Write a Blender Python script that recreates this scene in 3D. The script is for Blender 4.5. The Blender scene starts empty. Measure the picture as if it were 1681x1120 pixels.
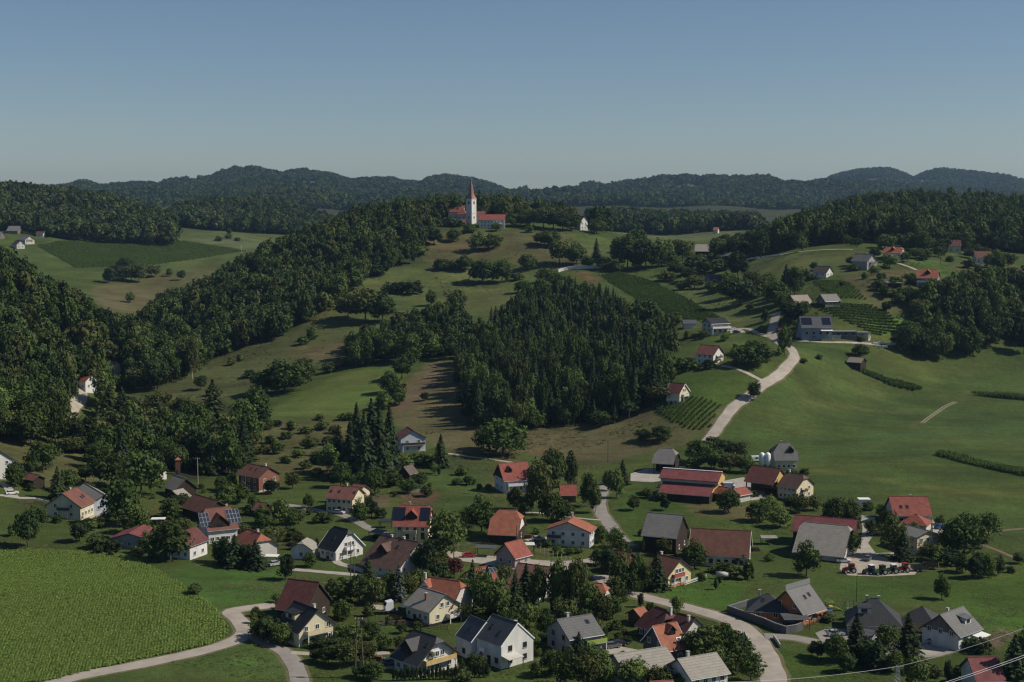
import bpy, bmesh, math, random
import numpy as np
from mathutils import Vector, Matrix, geometry

# ---------------------------------------------------------------- camera, sky, sun, exposure
SC = bpy.context.scene
COL = SC.collection
CAM_H = 105.0
PITCH = math.atan(230 / 2400.0)
FPX = 2400.0                       # focal length in pixels of the 1681 px wide photograph
cam_d = bpy.data.cameras.new('camera')
cam_d.sensor_width = 36.0
cam_d.lens = FPX / 1681.0 * 36.0
cam_d.clip_start = 1.0
cam_d.clip_end = 30000.0
cam = bpy.data.objects.new('camera', cam_d)
COL.objects.link(cam)
cam.location = (0, 0, CAM_H)
cam.rotation_euler = (math.pi / 2 - PITCH, 0, 0)
SC.camera = cam

SUN_EL = math.radians(42)
SUN_AZ = math.radians(-3)          # direction to the sun, measured from +X (right) towards +Y (away)
world = bpy.data.worlds.new('World')
SC.world = world
world.use_nodes = True
wn = world.node_tree.nodes
wl = world.node_tree.links
bg = wn['Background']
sky = wn.new('ShaderNodeTexSky')
sky.sky_type = 'NISHITA'
sky.sun_disc = False
sky.sun_elevation = SUN_EL
sky.sun_rotation = math.radians(90) - SUN_AZ
sky.altitude = 1500
sky.air_density = 1.0
sky.dust_density = 0.9
sky.ozone_density = 3.4
wl.new(sky.outputs['Color'], bg.inputs['Color'])
bg.inputs['Strength'].default_value = 0.066

sun_d = bpy.data.lights.new('sun', 'SUN')
sun_d.energy = 4.4
sun_d.angle = math.radians(0.5)
sun_d.color = (1.0, 0.92, 0.79)
sun = bpy.data.objects.new('sun', sun_d)
COL.objects.link(sun)
sdir = Vector((math.cos(SUN_AZ) * math.cos(SUN_EL), math.sin(SUN_AZ) * math.cos(SUN_EL), math.sin(SUN_EL)))
sun.rotation_euler = sdir.to_track_quat('Z', 'Y').to_euler()
sun.location = (600, 300, 700)

SC.view_settings.view_transform = 'Standard'
SC.view_settings.look = 'None'
SC.view_settings.exposure = 0.03
SC.view_settings.gamma = 1.0
SC.view_settings.use_curve_mapping = False
SC.render.engine = 'CYCLES'
cy = SC.cycles
cy.use_denoising = True
try:
    cy.denoiser = 'OPENIMAGEDENOISE'
    cy.denoising_input_passes = 'RGB_ALBEDO_NORMAL'
except Exception:
    pass
cy.max_bounces = 4
cy.diffuse_bounces = 2
cy.glossy_bounces = 2
cy.transmission_bounces = 2
cy.transparent_max_bounces = 4
cy.volume_bounces = 0
cy.use_adaptive_sampling = True
cy.adaptive_threshold = 0.02
cy.sample_clamp_indirect = 4.0
cy.filter_width = 1.3

RNG = random.Random(7)
HAZE = 0.000046
NPR = np.random.default_rng(7)

# ---------------------------------------------------------------- where a viewing ray meets the land
CP, SP = math.cos(PITCH), math.sin(PITCH)


def ray(px, py):
    a = (px - 840.5) / FPX
    b = (py - 560.0) / FPX
    return (a, CP - b * SP, -SP - b * CP)      # dx, dy, dz


def proj(x, y, z):
    """world -> photograph pixel (arrays welcome)"""
    zz = z - CAM_H
    d = y * CP - zz * SP
    u = y * SP + zz * CP
    d = np.maximum(d, 1e-3)
    return 840.5 + FPX * x / d, 560.0 - FPX * u / d


def vnoise(x, y, seed=0):
    xi = np.floor(x).astype(np.int64)
    yi = np.floor(y).astype(np.int64)
    fx = x - xi
    fy = y - yi
    fx = fx * fx * (3 - 2 * fx)
    fy = fy * fy * (3 - 2 * fy)

    def h(a, b):
        n = (a * 374761393 + b * 668265263 + seed * 974711) & 0x7fffffff
        n = ((n ^ (n >> 13)) * 1274126177) & 0x7fffffff
        return ((n ^ (n >> 16)) & 0xffff) / 65535.0
    return (h(xi, yi) * (1 - fx) + h(xi + 1, yi) * fx) * (1 - fy) + (h(xi, yi + 1) * (1 - fx) + h(xi + 1, yi + 1) * fx) * fy


# surveyed points of the land: pixel, pixel, distance ahead, (height of the trees seen there)
CTRL = '''
-200 1120 312; 0 1120 312; 420 1120 312; 840 1120 312; 1260 1120 312; 1681 1120 312; 1900 1120 312
0 1000 362; 100 975 374; 200 1060 335; 420 1000 370; 840 1000 370; 1260 1000 370; 1681 1000 370
-150 900 425; 0 905 428; 200 905 430; 420 900 436; 630 900 436; 840 900 436; 1050 900 436; 1260 900 437; 1470 900 438; 1681 900 438; 1850 900 438
-100 800 480; 0 800 500; 150 800 515; 300 800 527; 560 800 530; 840 800 527; 1050 800 525; 1260 800 522; 1470 800 524; 1681 800 525; 1850 800 525
-100 740 520; 0 740 545; 150 740 585; 300 740 605; 480 740 605; 700 740 600; 850 740 600; 1000 740 600; 1180 735 595; 1350 750 577; 1500 740 585; 1681 740 585
50 700 595; 120 690 680; 250 720 650; 400 700 650; 560 700 655; 840 700 640; 1000 700 630; 1150 700 612; 1280 700 620; 1400 690 640; 1560 690 648; 1681 690 650
450 675 690; 700 650 705; 600 640 730; 1200 650 640; 1115 648 640; 1330 640 670; 1450 640 692; 1681 640 705; 1850 640 705
640 590 800; 1240 622 655; 1300 580 690; 1160 592 690; 1405 600 705; 1500 580 745; 1681 570 765; 1850 565 770; 1360 557 735; 1440 570 735
1180 548 765; 1110 560 770; 1525 466 815; 1350 492 780; 1310 500 775; 1420 440 890; 1465 418 940; 1565 414 990; 1300 420 955; 1620 430 960; 1681 450 900; 1440 530 765; 1600 500 830
1350 400 1030; 1240 395 1110; 1450 320 1300 20; 1600 325 1300 20; 1350 340 1350 20; 1280 372 1350 20; 1740 330 1300 20; 1500 312 1450 20
620 500 965; 750 500 955; 750 450 1065; 850 455 1055; 700 400 1145; 640 452 1060; 770 372 1200; 720 374 1200; 830 376 1200; 953 378 1195; 850 400 1135; 1000 395 1180; 960 446 1040; 900 430 1080; 1150 520 835; 1100 470 985; 1050 430 1085; 1200 460 965; 1200 500 865; 1150 412 1135; 1270 520 795; 1260 560 745
800 600 765; 900 600 765; 1000 570 795; 900 520 885; 930 480 955; 1060 560 780; 1090 640 652; 780 560 840; 850 660 680; 960 680 655; 1060 660 650
560 540 905; 420 570 885; 300 640 775; 300 570 930; 230 600 890; 190 610 865; 130 640 785; 500 600 820
770 330 1260 12; 650 361 1195; 540 398 1165; 440 438 1105; 300 512 1005; 230 560 955; 600 420 1100; 500 480 1020; 400 520 960; 850 330 1250 14; 930 340 1250 14
0 690 610; 60 600 705; 0 450 860; 150 530 840; 205 610 800; 0 550 750; -150 400 870; -150 550 740; -150 690 590
230 442 1500; 80 445 1470; 230 395 1700; 400 412 1650; 220 490 1350; 150 480 1350; 80 402 1600; 30 400 1580; 35 378 1700; 380 388 1800; 450 400 1800; 300 450 1480; 400 440 1560
1090 388 1700; 1145 382 1720; 1240 380 1800; 1000 380 1700; 1100 350 2300 18; 1000 345 2300 18; 1230 352 2300 18
0 300 2050 20; 130 312 2050 20; 250 338 2000 20; -150 295 2050 20; 390 320 2500 20; 320 328 2450 20; 470 328 2500 20; 520 345 2450 20; 580 362 2500 18; 0 340 1850 20; 150 350 1850 18; 330 360 2100 18; 430 360 2150 18; 700 380 2300; 850 385 2300
'''
RIDGE = '-300 312;-100 305;60 308;112 305;130 298;143 297;155 302;170 306;215 300;262 302;272 296;300 294;350 290;368 280;388 275;400 278;413 275;440 279;466 285;475 281;500 279;545 287;560 292;580 297;600 294;645 292;655 298;690 300;705 293;735 288;770 293;805 302;830 312;845 315;862 307;880 312;900 305;930 302;975 301;995 305;1015 300;1050 296;1085 289;1110 291;1122 287;1145 291;1170 289;1185 291;1220 290;1260 289;1283 300;1300 299;1318 302;1350 296;1365 290;1400 281;1445 276;1465 279;1500 293;1515 285;1540 277;1580 281;1640 287;1681 296;1800 300;2000 305'
EXTRA = []          # (theta, r, z) far off the frame so that the land goes on all round
CX, CY_, CZ = [], [], []
for line in CTRL.replace('\n', ';').split(';'):
    v = [float(k) for k in line.split()]
    if len(v) < 3:
        continue
    dx, dy, dz = ray(v[0], v[1])
    t = v[2] / dy
    CX.append(dx * t)
    CY_.append(v[2])
    CZ.append(CAM_H + dz * t - (v[3] if len(v) > 3 else 0))
for px, Y, z in ((150, 1000, 22), (215, 1010, 10), (180, 1150, 9), (250, 1150, 9), (110, 1150, 22), (310, 1230, 14), (260, 1060, 12), (210, 1250, 10), (60, 1150, 34), (-60, 1150, 45), (380, 1300, 20)):
    dx, dy, dz = ray(px, 560)
    CX.append(dx * Y / dy); CY_.append(Y); CZ.append(z)
for s in RIDGE.split(';'):
    px, py = [float(k) for k in s.split()]
    far = 5600 if px < 850 else (5200 if px < 1330 else 6600)
    dx, dy, dz = ray(px, py)
    t = far / dy
    zc = CAM_H + dz * t - 14
    CX.append(dx * t); CY_.append(far); CZ.append(zc)
    t2 = far * 0.80 / dy
    CX.append(dx * t2); CY_.append(far * 0.80); CZ.append(zc * 0.62)
    t2 = far * 0.62 / dy
    CX.append(dx * t2); CY_.append(far * 0.62); CZ.append(50 + 0.22 * (zc - 50))
    t2 = far * 1.35 / dy
    CX.append(dx * t2); CY_.append(far * 1.35); CZ.append(zc * 0.45)
for px in range(-250, 2000, 250):
    dx, dy, dz = ray(px, 560)
    CX.append(dx / dy * 12000); CY_.append(12000); CZ.append(40)
    CX.append(dx / dy * 220); CY_.append(220); CZ.append(0)
    CX.append(dx / dy * 60); CY_.append(60); CZ.append(0)
for th, zs in ((38, (0, 3, 40, 80, 150)), (-38, (0, 20, 50, 80, 150)), (65, (0, 8, 45, 70, 140)), (-65, (0, 10, 50, 70, 140)),
               (110, (0, 3, 30, 60, 120)), (-110, (0, 3, 30, 60, 120)), (160, (0, 2, 25, 60, 120)), (-160, (0, 2, 25, 60, 120))):
    for r, z in zip((180, 500, 1100, 2300, 5500), zs):
        CX.append(r * math.sin(math.radians(th))); CY_.append(r * math.cos(math.radians(th))); CZ.append(z)
CX, CY_, CZ = np.array(CX), np.array(CY_), np.array(CZ)


def uv(x, y):
    return np.arctan2(x, y), np.log(np.maximum(np.hypot(x, y), 1.0))


cu, cv = uv(CX, CY_)
KC = 0.035
D = np.sqrt((cu[:, None] - cu[None]) ** 2 + (cv[:, None] - cv[None]) ** 2 + KC * KC)
n = len(cu)
A = np.zeros((n + 1, n + 1))
A[:n, :n] = D - np.eye(n) * 0.0012
A[:n, n] = 1
A[n, :n] = 1
sol = np.linalg.solve(A, np.append(CZ, 0))

# one grid of the land in directions and (log) distances, fine where the photograph looks
TH = np.concatenate([np.linspace(-180, -40, 30)[:-1], np.linspace(-40, -24, 40)[:-1], np.linspace(-24, 24, 540)[:-1], np.linspace(24, 40, 40)[:-1], np.linspace(40, 180, 30)])
RR = np.concatenate([np.array([3.0, 30, 80, 140, 200]), np.exp(np.linspace(math.log(240), math.log(1500), 520)), np.exp(np.linspace(math.log(1510), math.log(9900), 140))])
THr = np.radians(TH)
LR = np.log(RR)
NT, NR = len(TH), len(RR)
gu = np.repeat(THr[:, None], NR, 1).ravel()
gv = np.repeat(LR[None], NT, 0).ravel()
HZ = np.full(gu.shape, sol[n])
for i in range(n):
    HZ += sol[i] * np.sqrt((gu - cu[i]) ** 2 + (gv - cv[i]) ** 2 + KC * KC)
GX = np.sin(gu) * np.exp(gv)
GY = np.cos(gu) * np.exp(gv)
rr_ = np.exp(gv)
HZ += (vnoise(GX / 34, GY / 34, 1) - .5) * .7 + (vnoise(GX / 11, GY / 11, 2) - .5) * 0.22
HZ += np.clip((rr_ - 700) / 2500, 0, 1) * ((vnoise(GX / 160, GY / 160, 3) - .5) * 16 + (vnoise(GX / 60, GY / 60, 4) - .5) * 7)
far_ = np.clip((rr_ - 2700) / 900, 0, 1) * np.clip((5100 - rr_) / 700, 0.12, 1)
HZ += far_ * ((np.abs(vnoise(GX / 420, GY / 620, 8) - .5) * -2 + .5) * 46 + (vnoise(GX / 130, GY / 200, 9) - .5) * 20)
HZ2 = HZ.reshape(NT, NR)
# sharpen the surveyed skyline of the far range (the smooth survey rounds off its notches)
RD = np.array([[float(k) for k in q.split()] for q in RIDGE.split(';')])
rth = np.arctan2((RD[:, 0] - 840.5) / FPX, 1.0)
fari = np.where(np.abs(THr) < .45)[0]
farj = np.where((RR > 3000) & (RR < 8500))[0]
for _ in range(4):
    for i in fari:
        px_ = 840.5 + FPX * math.tan(THr[i]) / CP
        want = np.interp(px_, RD[:, 0], RD[:, 1])
        yy = RR[farj] * math.cos(THr[i])
        _, pyy = proj(RR[farj] * math.sin(THr[i]), yy, HZ2[i, farj] + 14)
        k = int(np.argmin(pyy))
        dz_ = (pyy[k] - want) / FPX * yy[k]
        HZ2[i, farj] += dz_ * np.exp(-((LR[farj] - LR[farj[k]]) / .10) ** 2)
HZ = HZ2.ravel()


def H(x, y):
    """height of the land mesh at x, y"""
    scalar = np.isscalar(x)
    x = np.atleast_1d(np.asarray(x, float))
    y = np.atleast_1d(np.asarray(y, float))
    u, v = uv(x, y)
    i = np.clip(np.searchsorted(THr, u) - 1, 0, NT - 2)
    j = np.clip(np.searchsorted(LR, v) - 1, 0, NR - 2)
    a = np.clip((u - THr[i]) / (THr[i + 1] - THr[i]), 0, 1)
    b = np.clip((np.exp(v) - RR[j]) / (RR[j + 1] - RR[j]), 0, 1)
    z = (HZ2[i, j] * (1 - a) + HZ2[i + 1, j] * a) * (1 - b) + (HZ2[i, j + 1] * (1 - a) + HZ2[i + 1, j + 1] * a) * b
    return float(z[0]) if scalar else z


TS = np.exp(np.linspace(math.log(240), math.log(9000), 2600))


def ground(px, py, up=0.0, ymin=240.0, ymax=9000.0):
    """the point of the land (or the point `up` metres above it) met first by a sight line"""
    dx, dy, dz = ray(px, py)
    t = TS[(TS >= ymin) & (TS <= ymax)] / dy
    g = CAM_H + dz * t - H(dx * t, dy * t) - up
    k = np.argmax(g <= 0)
    if g[k] > 0:
        k = int(np.argmin(g))
        tt = t[k]
    elif k == 0:
        tt = t[0]
    else:
        tt = t[k - 1] + (t[k] - t[k - 1]) * g[k - 1] / (g[k - 1] - g[k])
    x, y = dx * tt, dy * tt
    return x, y, H(x, y)


def inpoly(px, py, poly):
    px = np.asarray(px, float)
    py = np.asarray(py, float)
    r = np.zeros(px.shape, bool)
    j = len(poly) - 1
    for i in range(len(poly)):
        xi, yi = poly[i]
        xj, yj = poly[j]
        c = ((yi > py) != (yj > py))
        with np.errstate(divide='ignore', invalid='ignore'):
            r ^= c & (px < (xj - xi) * (py - yi) / ((yj - yi) if yj != yi else 1e-9) + xi)
        j = i
    return r


def P(s):
    v = [float(k) for k in s.replace(',', ' ').split()]
    return list(zip(v[::2], v[1::2]))


# ---------------------------------------------------------------- materials
MATS = {}


def newmat(name):
    m = bpy.data.materials.new(name)
    m.use_nodes = True
    MATS[name] = m
    nt = m.node_tree
    b = nt.nodes['Principled BSDF']
    return m, nt, b


def nd(nt, typ, **kw):
    nn = nt.nodes.new(typ)
    for k, v in kw.items():
        setattr(nn, k, v)
    return nn


def mixrgb(nt, typ, fac, a, b):
    m = nd(nt, 'ShaderNodeMixRGB', blend_type=typ)
    for s, v in ((m.inputs[0], fac), (m.inputs[1], a), (m.inputs[2], b)):
        if hasattr(v, 'is_output') or isinstance(v, bpy.types.NodeSocket):
            nt.links.new(v, s)
        elif isinstance(v, (tuple, list)):
            s.default_value = (*v[:3], 1)
        else:
            s.default_value = v
    return m.outputs[0]


def noise(nt, scale, detail=3, vec=None, rough=.6):
    t = nd(nt, 'ShaderNodeTexNoise')
    t.inputs['Scale'].default_value = scale
    t.inputs['Detail'].default_value = detail
    t.inputs['Roughness'].default_value = rough
    if vec is not None:
        nt.links.new(vec, t.inputs['Vector'])
    return t.outputs[0]


def ramp(nt, f, a, b, va=0.0, vb=1.0):
    m = nd(nt, 'ShaderNodeMapRange')
    m.inputs[1].default_value = a
    m.inputs[2].default_value = b
    m.inputs[3].default_value = va
    m.inputs[4].default_value = vb
    nt.links.new(f, m.inputs[0])
    return m.outputs[0]


def bump(nt, b, h, strength, dist):
    bp = nd(nt, 'ShaderNodeBump')
    bp.inputs['Strength'].default_value = strength
    bp.inputs['Distance'].default_value = dist
    nt.links.new(h, bp.inputs['Height'])
    nt.links.new(bp.outputs[0], b.inputs['Normal'])


def plain(name, col, rough=.7, var=.12, scale=1.2, spec=.3, metal=0.0, rand=0.0, streak=False):
    m, nt, b = newmat(name)
    tc = nd(nt, 'ShaderNodeTexCoord').outputs['Object']
    vec = tc
    if streak:
        mp = nd(nt, 'ShaderNodeMapping')
        mp.inputs['Scale'].default_value = (1, 1, .22)
        nt.links.new(tc, mp.inputs[0])
        vec = mp.outputs[0]
    f = ramp(nt, noise(nt, scale, 4, vec), .25, .75, 1 - var, 1 + var)
    c = mixrgb(nt, 'MULTIPLY', 1.0, col, f)
    if rand:
        oi = nd(nt, 'ShaderNodeObjectInfo')
        c = mixrgb(nt, 'MULTIPLY', 1.0, c, ramp(nt, oi.outputs['Random'], 0, 1, 1 - rand, 1 + rand))
    nt.links.new(c, b.inputs['Base Color'])
    b.inputs['Roughness'].default_value = rough
    b.inputs['Specular IOR Level'].default_value = spec
    b.inputs['Metallic'].default_value = metal
    return m


def roofmat(name, col, var=.30, tile=.34, rough=.75):
    """rows of tiles or sheets running up the slope, with patches of lichen and faded pieces"""
    m, nt, b = newmat(name)
    tc = nd(nt, 'ShaderNodeTexCoord').outputs['Object']
    sp = nd(nt, 'ShaderNodeSeparateXYZ')
    nt.links.new(tc, sp.inputs[0])
    w1 = nd(nt, 'ShaderNodeMath', operation='SINE')
    k = nd(nt, 'ShaderNodeMath', operation='MULTIPLY')
    nt.links.new(sp.outputs['X'], k.inputs[0])
    k.inputs[1].default_value = 6.2832 / tile
    nt.links.new(k.outputs[0], w1.inputs[0])
    w2 = nd(nt, 'ShaderNodeMath', operation='FRACT')
    k2 = nd(nt, 'ShaderNodeMath', operation='MULTIPLY')
    nt.links.new(sp.outputs['Z'], k2.inputs[0])
    k2.inputs[1].default_value = 1 / (tile * .7)
    nt.links.new(k2.outputs[0], w2.inputs[0])
    add = nd(nt, 'ShaderNodeMath', operation='ADD')
    nt.links.new(ramp(nt, w1.outputs[0], -1, 1, 0, .4), add.inputs[0])
    nt.links.new(w2.outputs[0], add.inputs[1])
    vor = nd(nt, 'ShaderNodeTexVoronoi')
    vor.inputs['Scale'].default_value = 2.4
    nt.links.new(tc, vor.inputs['Vector'])
    f = ramp(nt, noise(nt, .55, 6, tc, .7), .28, .72, 1 - var, 1 + var)
    c = mixrgb(nt, 'MULTIPLY', 1.0, col, f)
    c = mixrgb(nt, 'MULTIPLY', .6, c, mixrgb(nt, 'MIX', .75, vor.outputs['Color'], (1, 1, 1)))
    lich = ramp(nt, noise(nt, 1.7, 6, tc), .58, .78, 0, .30)
    c = mixrgb(nt, 'MIX', lich, c, (.11, .105, .085))
    c = mixrgb(nt, 'MULTIPLY', 1.0, c, ramp(nt, w2.outputs[0], 0, .3, .68, 1.0))
    nt.links.new(c, b.inputs['Base Color'])
    b.inputs['Roughness'].default_value = rough
    b.inputs['Specular IOR Level'].default_value = .25
    bump(nt, b, add.outputs[0], .5, .06)
    return m


def leafmat(name, c1, c2, rand=.35, trans=.16):
    m, nt, b = newmat(name)
    oi = nd(nt, 'ShaderNodeObjectInfo')
    at = nd(nt, 'ShaderNodeAttribute', attribute_name='tone')
    c = mixrgb(nt, 'MIX', oi.outputs['Random'], c1, c2)
    wn_ = nd(nt, 'ShaderNodeTexWhiteNoise', noise_dimensions='1D')
    nt.links.new(oi.outputs['Random'], wn_.inputs['W'])
    c = mixrgb(nt, 'MULTIPLY', 1.0, c, ramp(nt, wn_.outputs[0], 0, 1, 1 - rand, 1 + rand))
    c = mixrgb(nt, 'MULTIPLY', 1.0, c, at.outputs['Fac'])
    nt.links.new(c, b.inputs['Base Color'])
    b.inputs['Roughness'].default_value = .75
    b.inputs['Specular IOR Level'].default_value = .12
    if trans:
        out = nt.nodes['Material Output']
        tr = nd(nt, 'ShaderNodeBsdfTranslucent')
        nt.links.new(mixrgb(nt, 'MULTIPLY', 1.0, c, (1.1, 1.25, .55)), tr.inputs['Color'])
        mx = nd(nt, 'ShaderNodeMixShader')
        mx.inputs[0].default_value = trans
        nt.links.new(b.outputs[0], mx.inputs[1])
        nt.links.new(tr.outputs[0], mx.inputs[2])
        nt.links.new(mx.outputs[0], out.inputs['Surface'])
    return m


# ---------------------------------------------------------------- mesh and object helpers
def tag(o, label=None, cat=None, group=None, kind=None):
    if label:
        o['label'] = label
    if cat:
        o['category'] = cat
    if group:
        o['group'] = group
    if kind:
        o['kind'] = kind
    return o


def link(name, data, parent=None, mat=None):
    o = bpy.data.objects.new(name, data)
    COL.objects.link(o)
    if parent is not None:
        o.parent = parent
    if mat is not None and data is not None and not data.materials:
        data.materials.append(MATS[mat])
    return o


def empty(name, loc, rz=0.0):
    o = link(name, None)
    o.location = loc
    o.rotation_euler = (0, 0, rz)
    o.empty_display_size = .5
    return o


def npmesh(name, V, F4=None, F3=None, smooth=False):
    me = bpy.data.meshes.new(name)
    V = np.asarray(V, np.float32)
    me.vertices.add(len(V))
    me.vertices.foreach_set('co', V.ravel())
    idx, start, tot = [], [], []
    p = 0
    for F, k in ((F4, 4), (F3, 3)):
        if F is None or len(F) == 0:
            continue
        F = np.asarray(F, np.int32)
        idx.append(F.ravel())
        start.append(np.arange(len(F)) * k + p)
        p += F.size
    idx = np.concatenate(idx)
    start = np.concatenate(start).astype(np.int32)
    me.loops.add(len(idx))
    me.loops.foreach_set('vertex_index', idx.astype(np.int32))
    me.polygons.add(len(start))
    me.polygons.foreach_set('loop_start', start)
    if smooth:
        me.polygons.foreach_set('use_smooth', np.ones(len(start), bool))
    me.update(calc_edges=True)
    me.validate()
    return me


class MB:
    """collects boxes, slabs, tubes; build() links them as one mesh"""

    def __init__(s):
        s.v, s.f = [], []

    def poly(s, pts, faces):
        k = len(s.v)
        s.v += [tuple(p) for p in pts]
        s.f += [tuple(i + k for i in f) for f in faces]
        return s

    def box(s, c, d, rz=0.0, rx=0.0, ry=0.0):
        M = Matrix.Translation(c) @ Matrix.Rotation(rz, 4, 'Z') @ Matrix.Rotation(ry, 4, 'Y') @ Matrix.Rotation(rx, 4, 'X')
        x, y, z = d[0] / 2, d[1] / 2, d[2] / 2
        pts = [M @ Vector(q) for q in ((-x, -y, -z), (x, -y, -z), (x, y, -z), (-x, y, -z), (-x, -y, z), (x, -y, z), (x, y, z), (-x, y, z))]
        return s.poly(pts, ((0, 3, 2, 1), (4, 5, 6, 7), (0, 1, 5, 4), (1, 2, 6, 5), (2, 3, 7, 6), (3, 0, 4, 7)))

    def tube(s, a, b, r0, r1=None, n=8, caps=True):
        r1 = r0 if r1 is None else r1
        a, b = Vector(a), Vector(b)
        q = (b - a).to_track_quat('Z', 'Y')
        pts = []
        for p, r in ((a, r0), (b, r1)):
            pts += [p + q @ Vector((r * math.cos(6.28319 * i / n), r * math.sin(6.28319 * i / n), 0)) for i in range(n)]
        fs = [(i, (i + 1) % n, n + (i + 1) % n, n + i) for i in range(n)]
        if caps:
            fs += [tuple(range(n - 1, -1, -1)), tuple(range(n, 2 * n))]
        return s.poly(pts, fs)

    def lathe(s, prof, n=12, c=(0, 0, 0)):
        pts = [(c[0] + r * math.cos(6.28319 * i / n), c[1] + r * math.sin(6.28319 * i / n), c[2] + z) for r, z in prof for i in range(n)]
        fs = [(k * n + i, k * n + (i + 1) % n, (k + 1) * n + (i + 1) % n, (k + 1) * n + i) for k in range(len(prof) - 1) for i in range(n)]
        fs += [tuple(range(n - 1, -1, -1)), tuple(range((len(prof) - 1) * n, len(prof) * n))]
        return s.poly(pts, fs)

    def shell(s, pts, faces, t):
        """an open surface given a vertical thickness t below it"""
        n_ = len(pts)
        low = [(p[0], p[1], p[2] - t) for p in pts]
        ed = {}
        for f in faces:
            for i in range(len(f)):
                ed[(f[i], f[(i + 1) % len(f)])] = 1
        side = [(a, b) for (a, b) in ed if (b, a) not in ed]
        fs = list(faces) + [tuple(i + n_ for i in reversed(f)) for f in faces] + [(b, a, a + n_, b + n_) for a, b in side]
        return s.poly(list(pts) + low, fs)

    def mesh(s, name='mesh'):
        me = bpy.data.meshes.new(name)
        me.from_pydata(s.v, [], s.f)
        me.update()
        return me

    def build(s, name, mat, parent=None, smooth=False):
        me = s.mesh(name)
        me.materials.append(MATS[mat])
        if smooth:
            for p in me.polygons:
                p.use_smooth = True
        return link(name, me, parent)

# ---------------------------------------------------------------- the land, its fields and meadows
GRASS = (.062, .088, .023)
cols = np.tile(np.array(GRASS, np.float32), (NT * NR, 1))
gpx, gpy = proj(GX, GY, HZ)
gpx[GY < 50] = -9999
wob = (vnoise(GX / 9, GY / 9, 21) - .5) * 2 + (vnoise(GX / 30, GY / 30, 22) - .5) * 4


def paint(poly, y0, y1, col, wobble=2.0):
    poly = P(poly)
    m = inpoly(gpx + wob * wobble, gpy + wob * wobble * .4, poly) & (GY > y0) & (GY < y1)
    cols[m] = np.array(col, np.float32)


DRY = (.108, .098, .047)
DRY2 = (.092, .092, .038)
PALE = (.082, .104, .034)
LUSH = (.060, .100, .022)
DARKG = (.045, .070, .026)
SOIL = (.125, .098, .062)
FLOOR = (.045, .052, .022)
cols[(GY > 1900) | (np.abs(GX) > GY * .8)] = FLOOR
# woodland floor
paint('-60 380 20 390 130 445 205 515 225 545 215 590 120 640 115 690 60 700 -60 690', 560, 960, FLOOR)
paint('225 530 300 480 400 430 480 395 560 350 620 330 735 340 690 430 640 450 600 480 530 530 420 570 330 610 240 640 200 610', 780, 1290, FLOOR)
paint('755 560 850 480 920 455 1030 500 1095 560 1095 650 1040 665 980 693 870 697 790 680', 620, 980, FLOOR)
paint('1240 405 1400 400 1740 420 1740 320 1240 320', 1000, 1800, FLOOR)
paint('1485 500 1640 440 1740 440 1740 565 1600 565 1500 585', 700, 930, FLOOR)
paint('110 700 200 650 330 640 430 690 410 770 300 790 240 750', 540, 790, FLOOR)
# hill meadows
paint('600 440 900 440 890 520 700 545 560 560 500 590 480 560', 880, 1130, PALE)
paint('690 380 940 380 960 440 860 440 830 420 700 440', 1060, 1210, DRY2)
paint('740 395 790 390 800 410 720 412', 1080, 1210, DRY)
paint('850 390 888 382 885 408 855 412', 1080, 1210, DRY2)
paint('900 390 990 395 1010 415 940 425', 1060, 1210, PALE)
paint('250 640 420 560 560 530 580 590 500 620 450 650 300 690', 740, 960, (.078, .088, .034))
paint('490 570 570 560 575 590 500 590', 780, 960, DRY)
paint('440 672 540 625 650 588 690 590 640 640 600 680 520 682 450 682', 640, 850, (.088, .128, .034))
paint('640 660 680 610 720 590 760 600 790 690 870 700 860 745 740 745 670 710 645 690', 590, 860, DRY)
paint('720 590 700 610 650 665 665 675 720 620', 600, 860, SOIL)
paint('850 705 980 695 1060 660 1090 690 1150 710 1100 735 1000 760 900 755 840 740', 560, 700, DRY)
paint('1050 690 1150 700 1130 730 1060 725', 560, 700, DRY2)
paint('400 690 540 690 600 690 560 780 420 770 390 720', 560, 760, DRY2)
paint('1100 610 1240 622 1190 665 1110 650', 600, 740, LUSH)
paint('1190 665 1180 700 1165 715 1150 705', 560, 720, DRY)
paint('-60 690 60 700 160 745 180 800 60 800 -60 760', 480, 680, DRY2)
paint('943 448 962 447 982 461 974 466 958 453 944 453', 980, 1100, (.16, .092, .055), .3)

# right-hand slopes
paint('1230 425 1480 408 1440 445 1380 450 1240 450', 850, 1040, PALE)
paint('1380 450 1640 430 1740 450 1560 500 1440 520 1400 480', 740, 1020, DRY2)
paint('1480 420 1560 440 1590 455 1540 455', 820, 1020, LUSH)
paint('1080 450 1260 440 1270 520 1200 545 1150 520', 760, 1060, PALE)
paint('1420 530 1490 520 1485 545 1430 545', 720, 830, (.085, .17, .03))
paint('1200 655 1320 560 1500 585 1740 560 1740 830 1640 800 1350 760 1200 730', 560, 800, (.058, .088, .024))
paint('1240 800 1380 790 1740 870 1740 800 1350 755', 480, 620, (.062, .090, .023))
for k, (x0, y0_, x1, y1_, w) in enumerate(((1330, 770, 1560, 805, 1.6), (1560, 805, 1700, 815, 1.6), (1500, 700, 1600, 640, 1.5), (1430, 735, 1510, 690, 1.2), (1300, 660, 1500, 680, 4), (1420, 720, 1681, 700, 4), (1350, 620, 1450, 650, 3))):
    d_ = ((.115, .135, .04), (.115, .135, .04), DRY, DRY2, (.080, .108, .034), (.050, .088, .026), (.080, .108, .034))[k]
    paint(f'{x0} {y0_-w} {x1} {y1_-w} {x1} {y1_+w} {x0} {y0_+w}', 480, 800, d_, 1.0)
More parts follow.
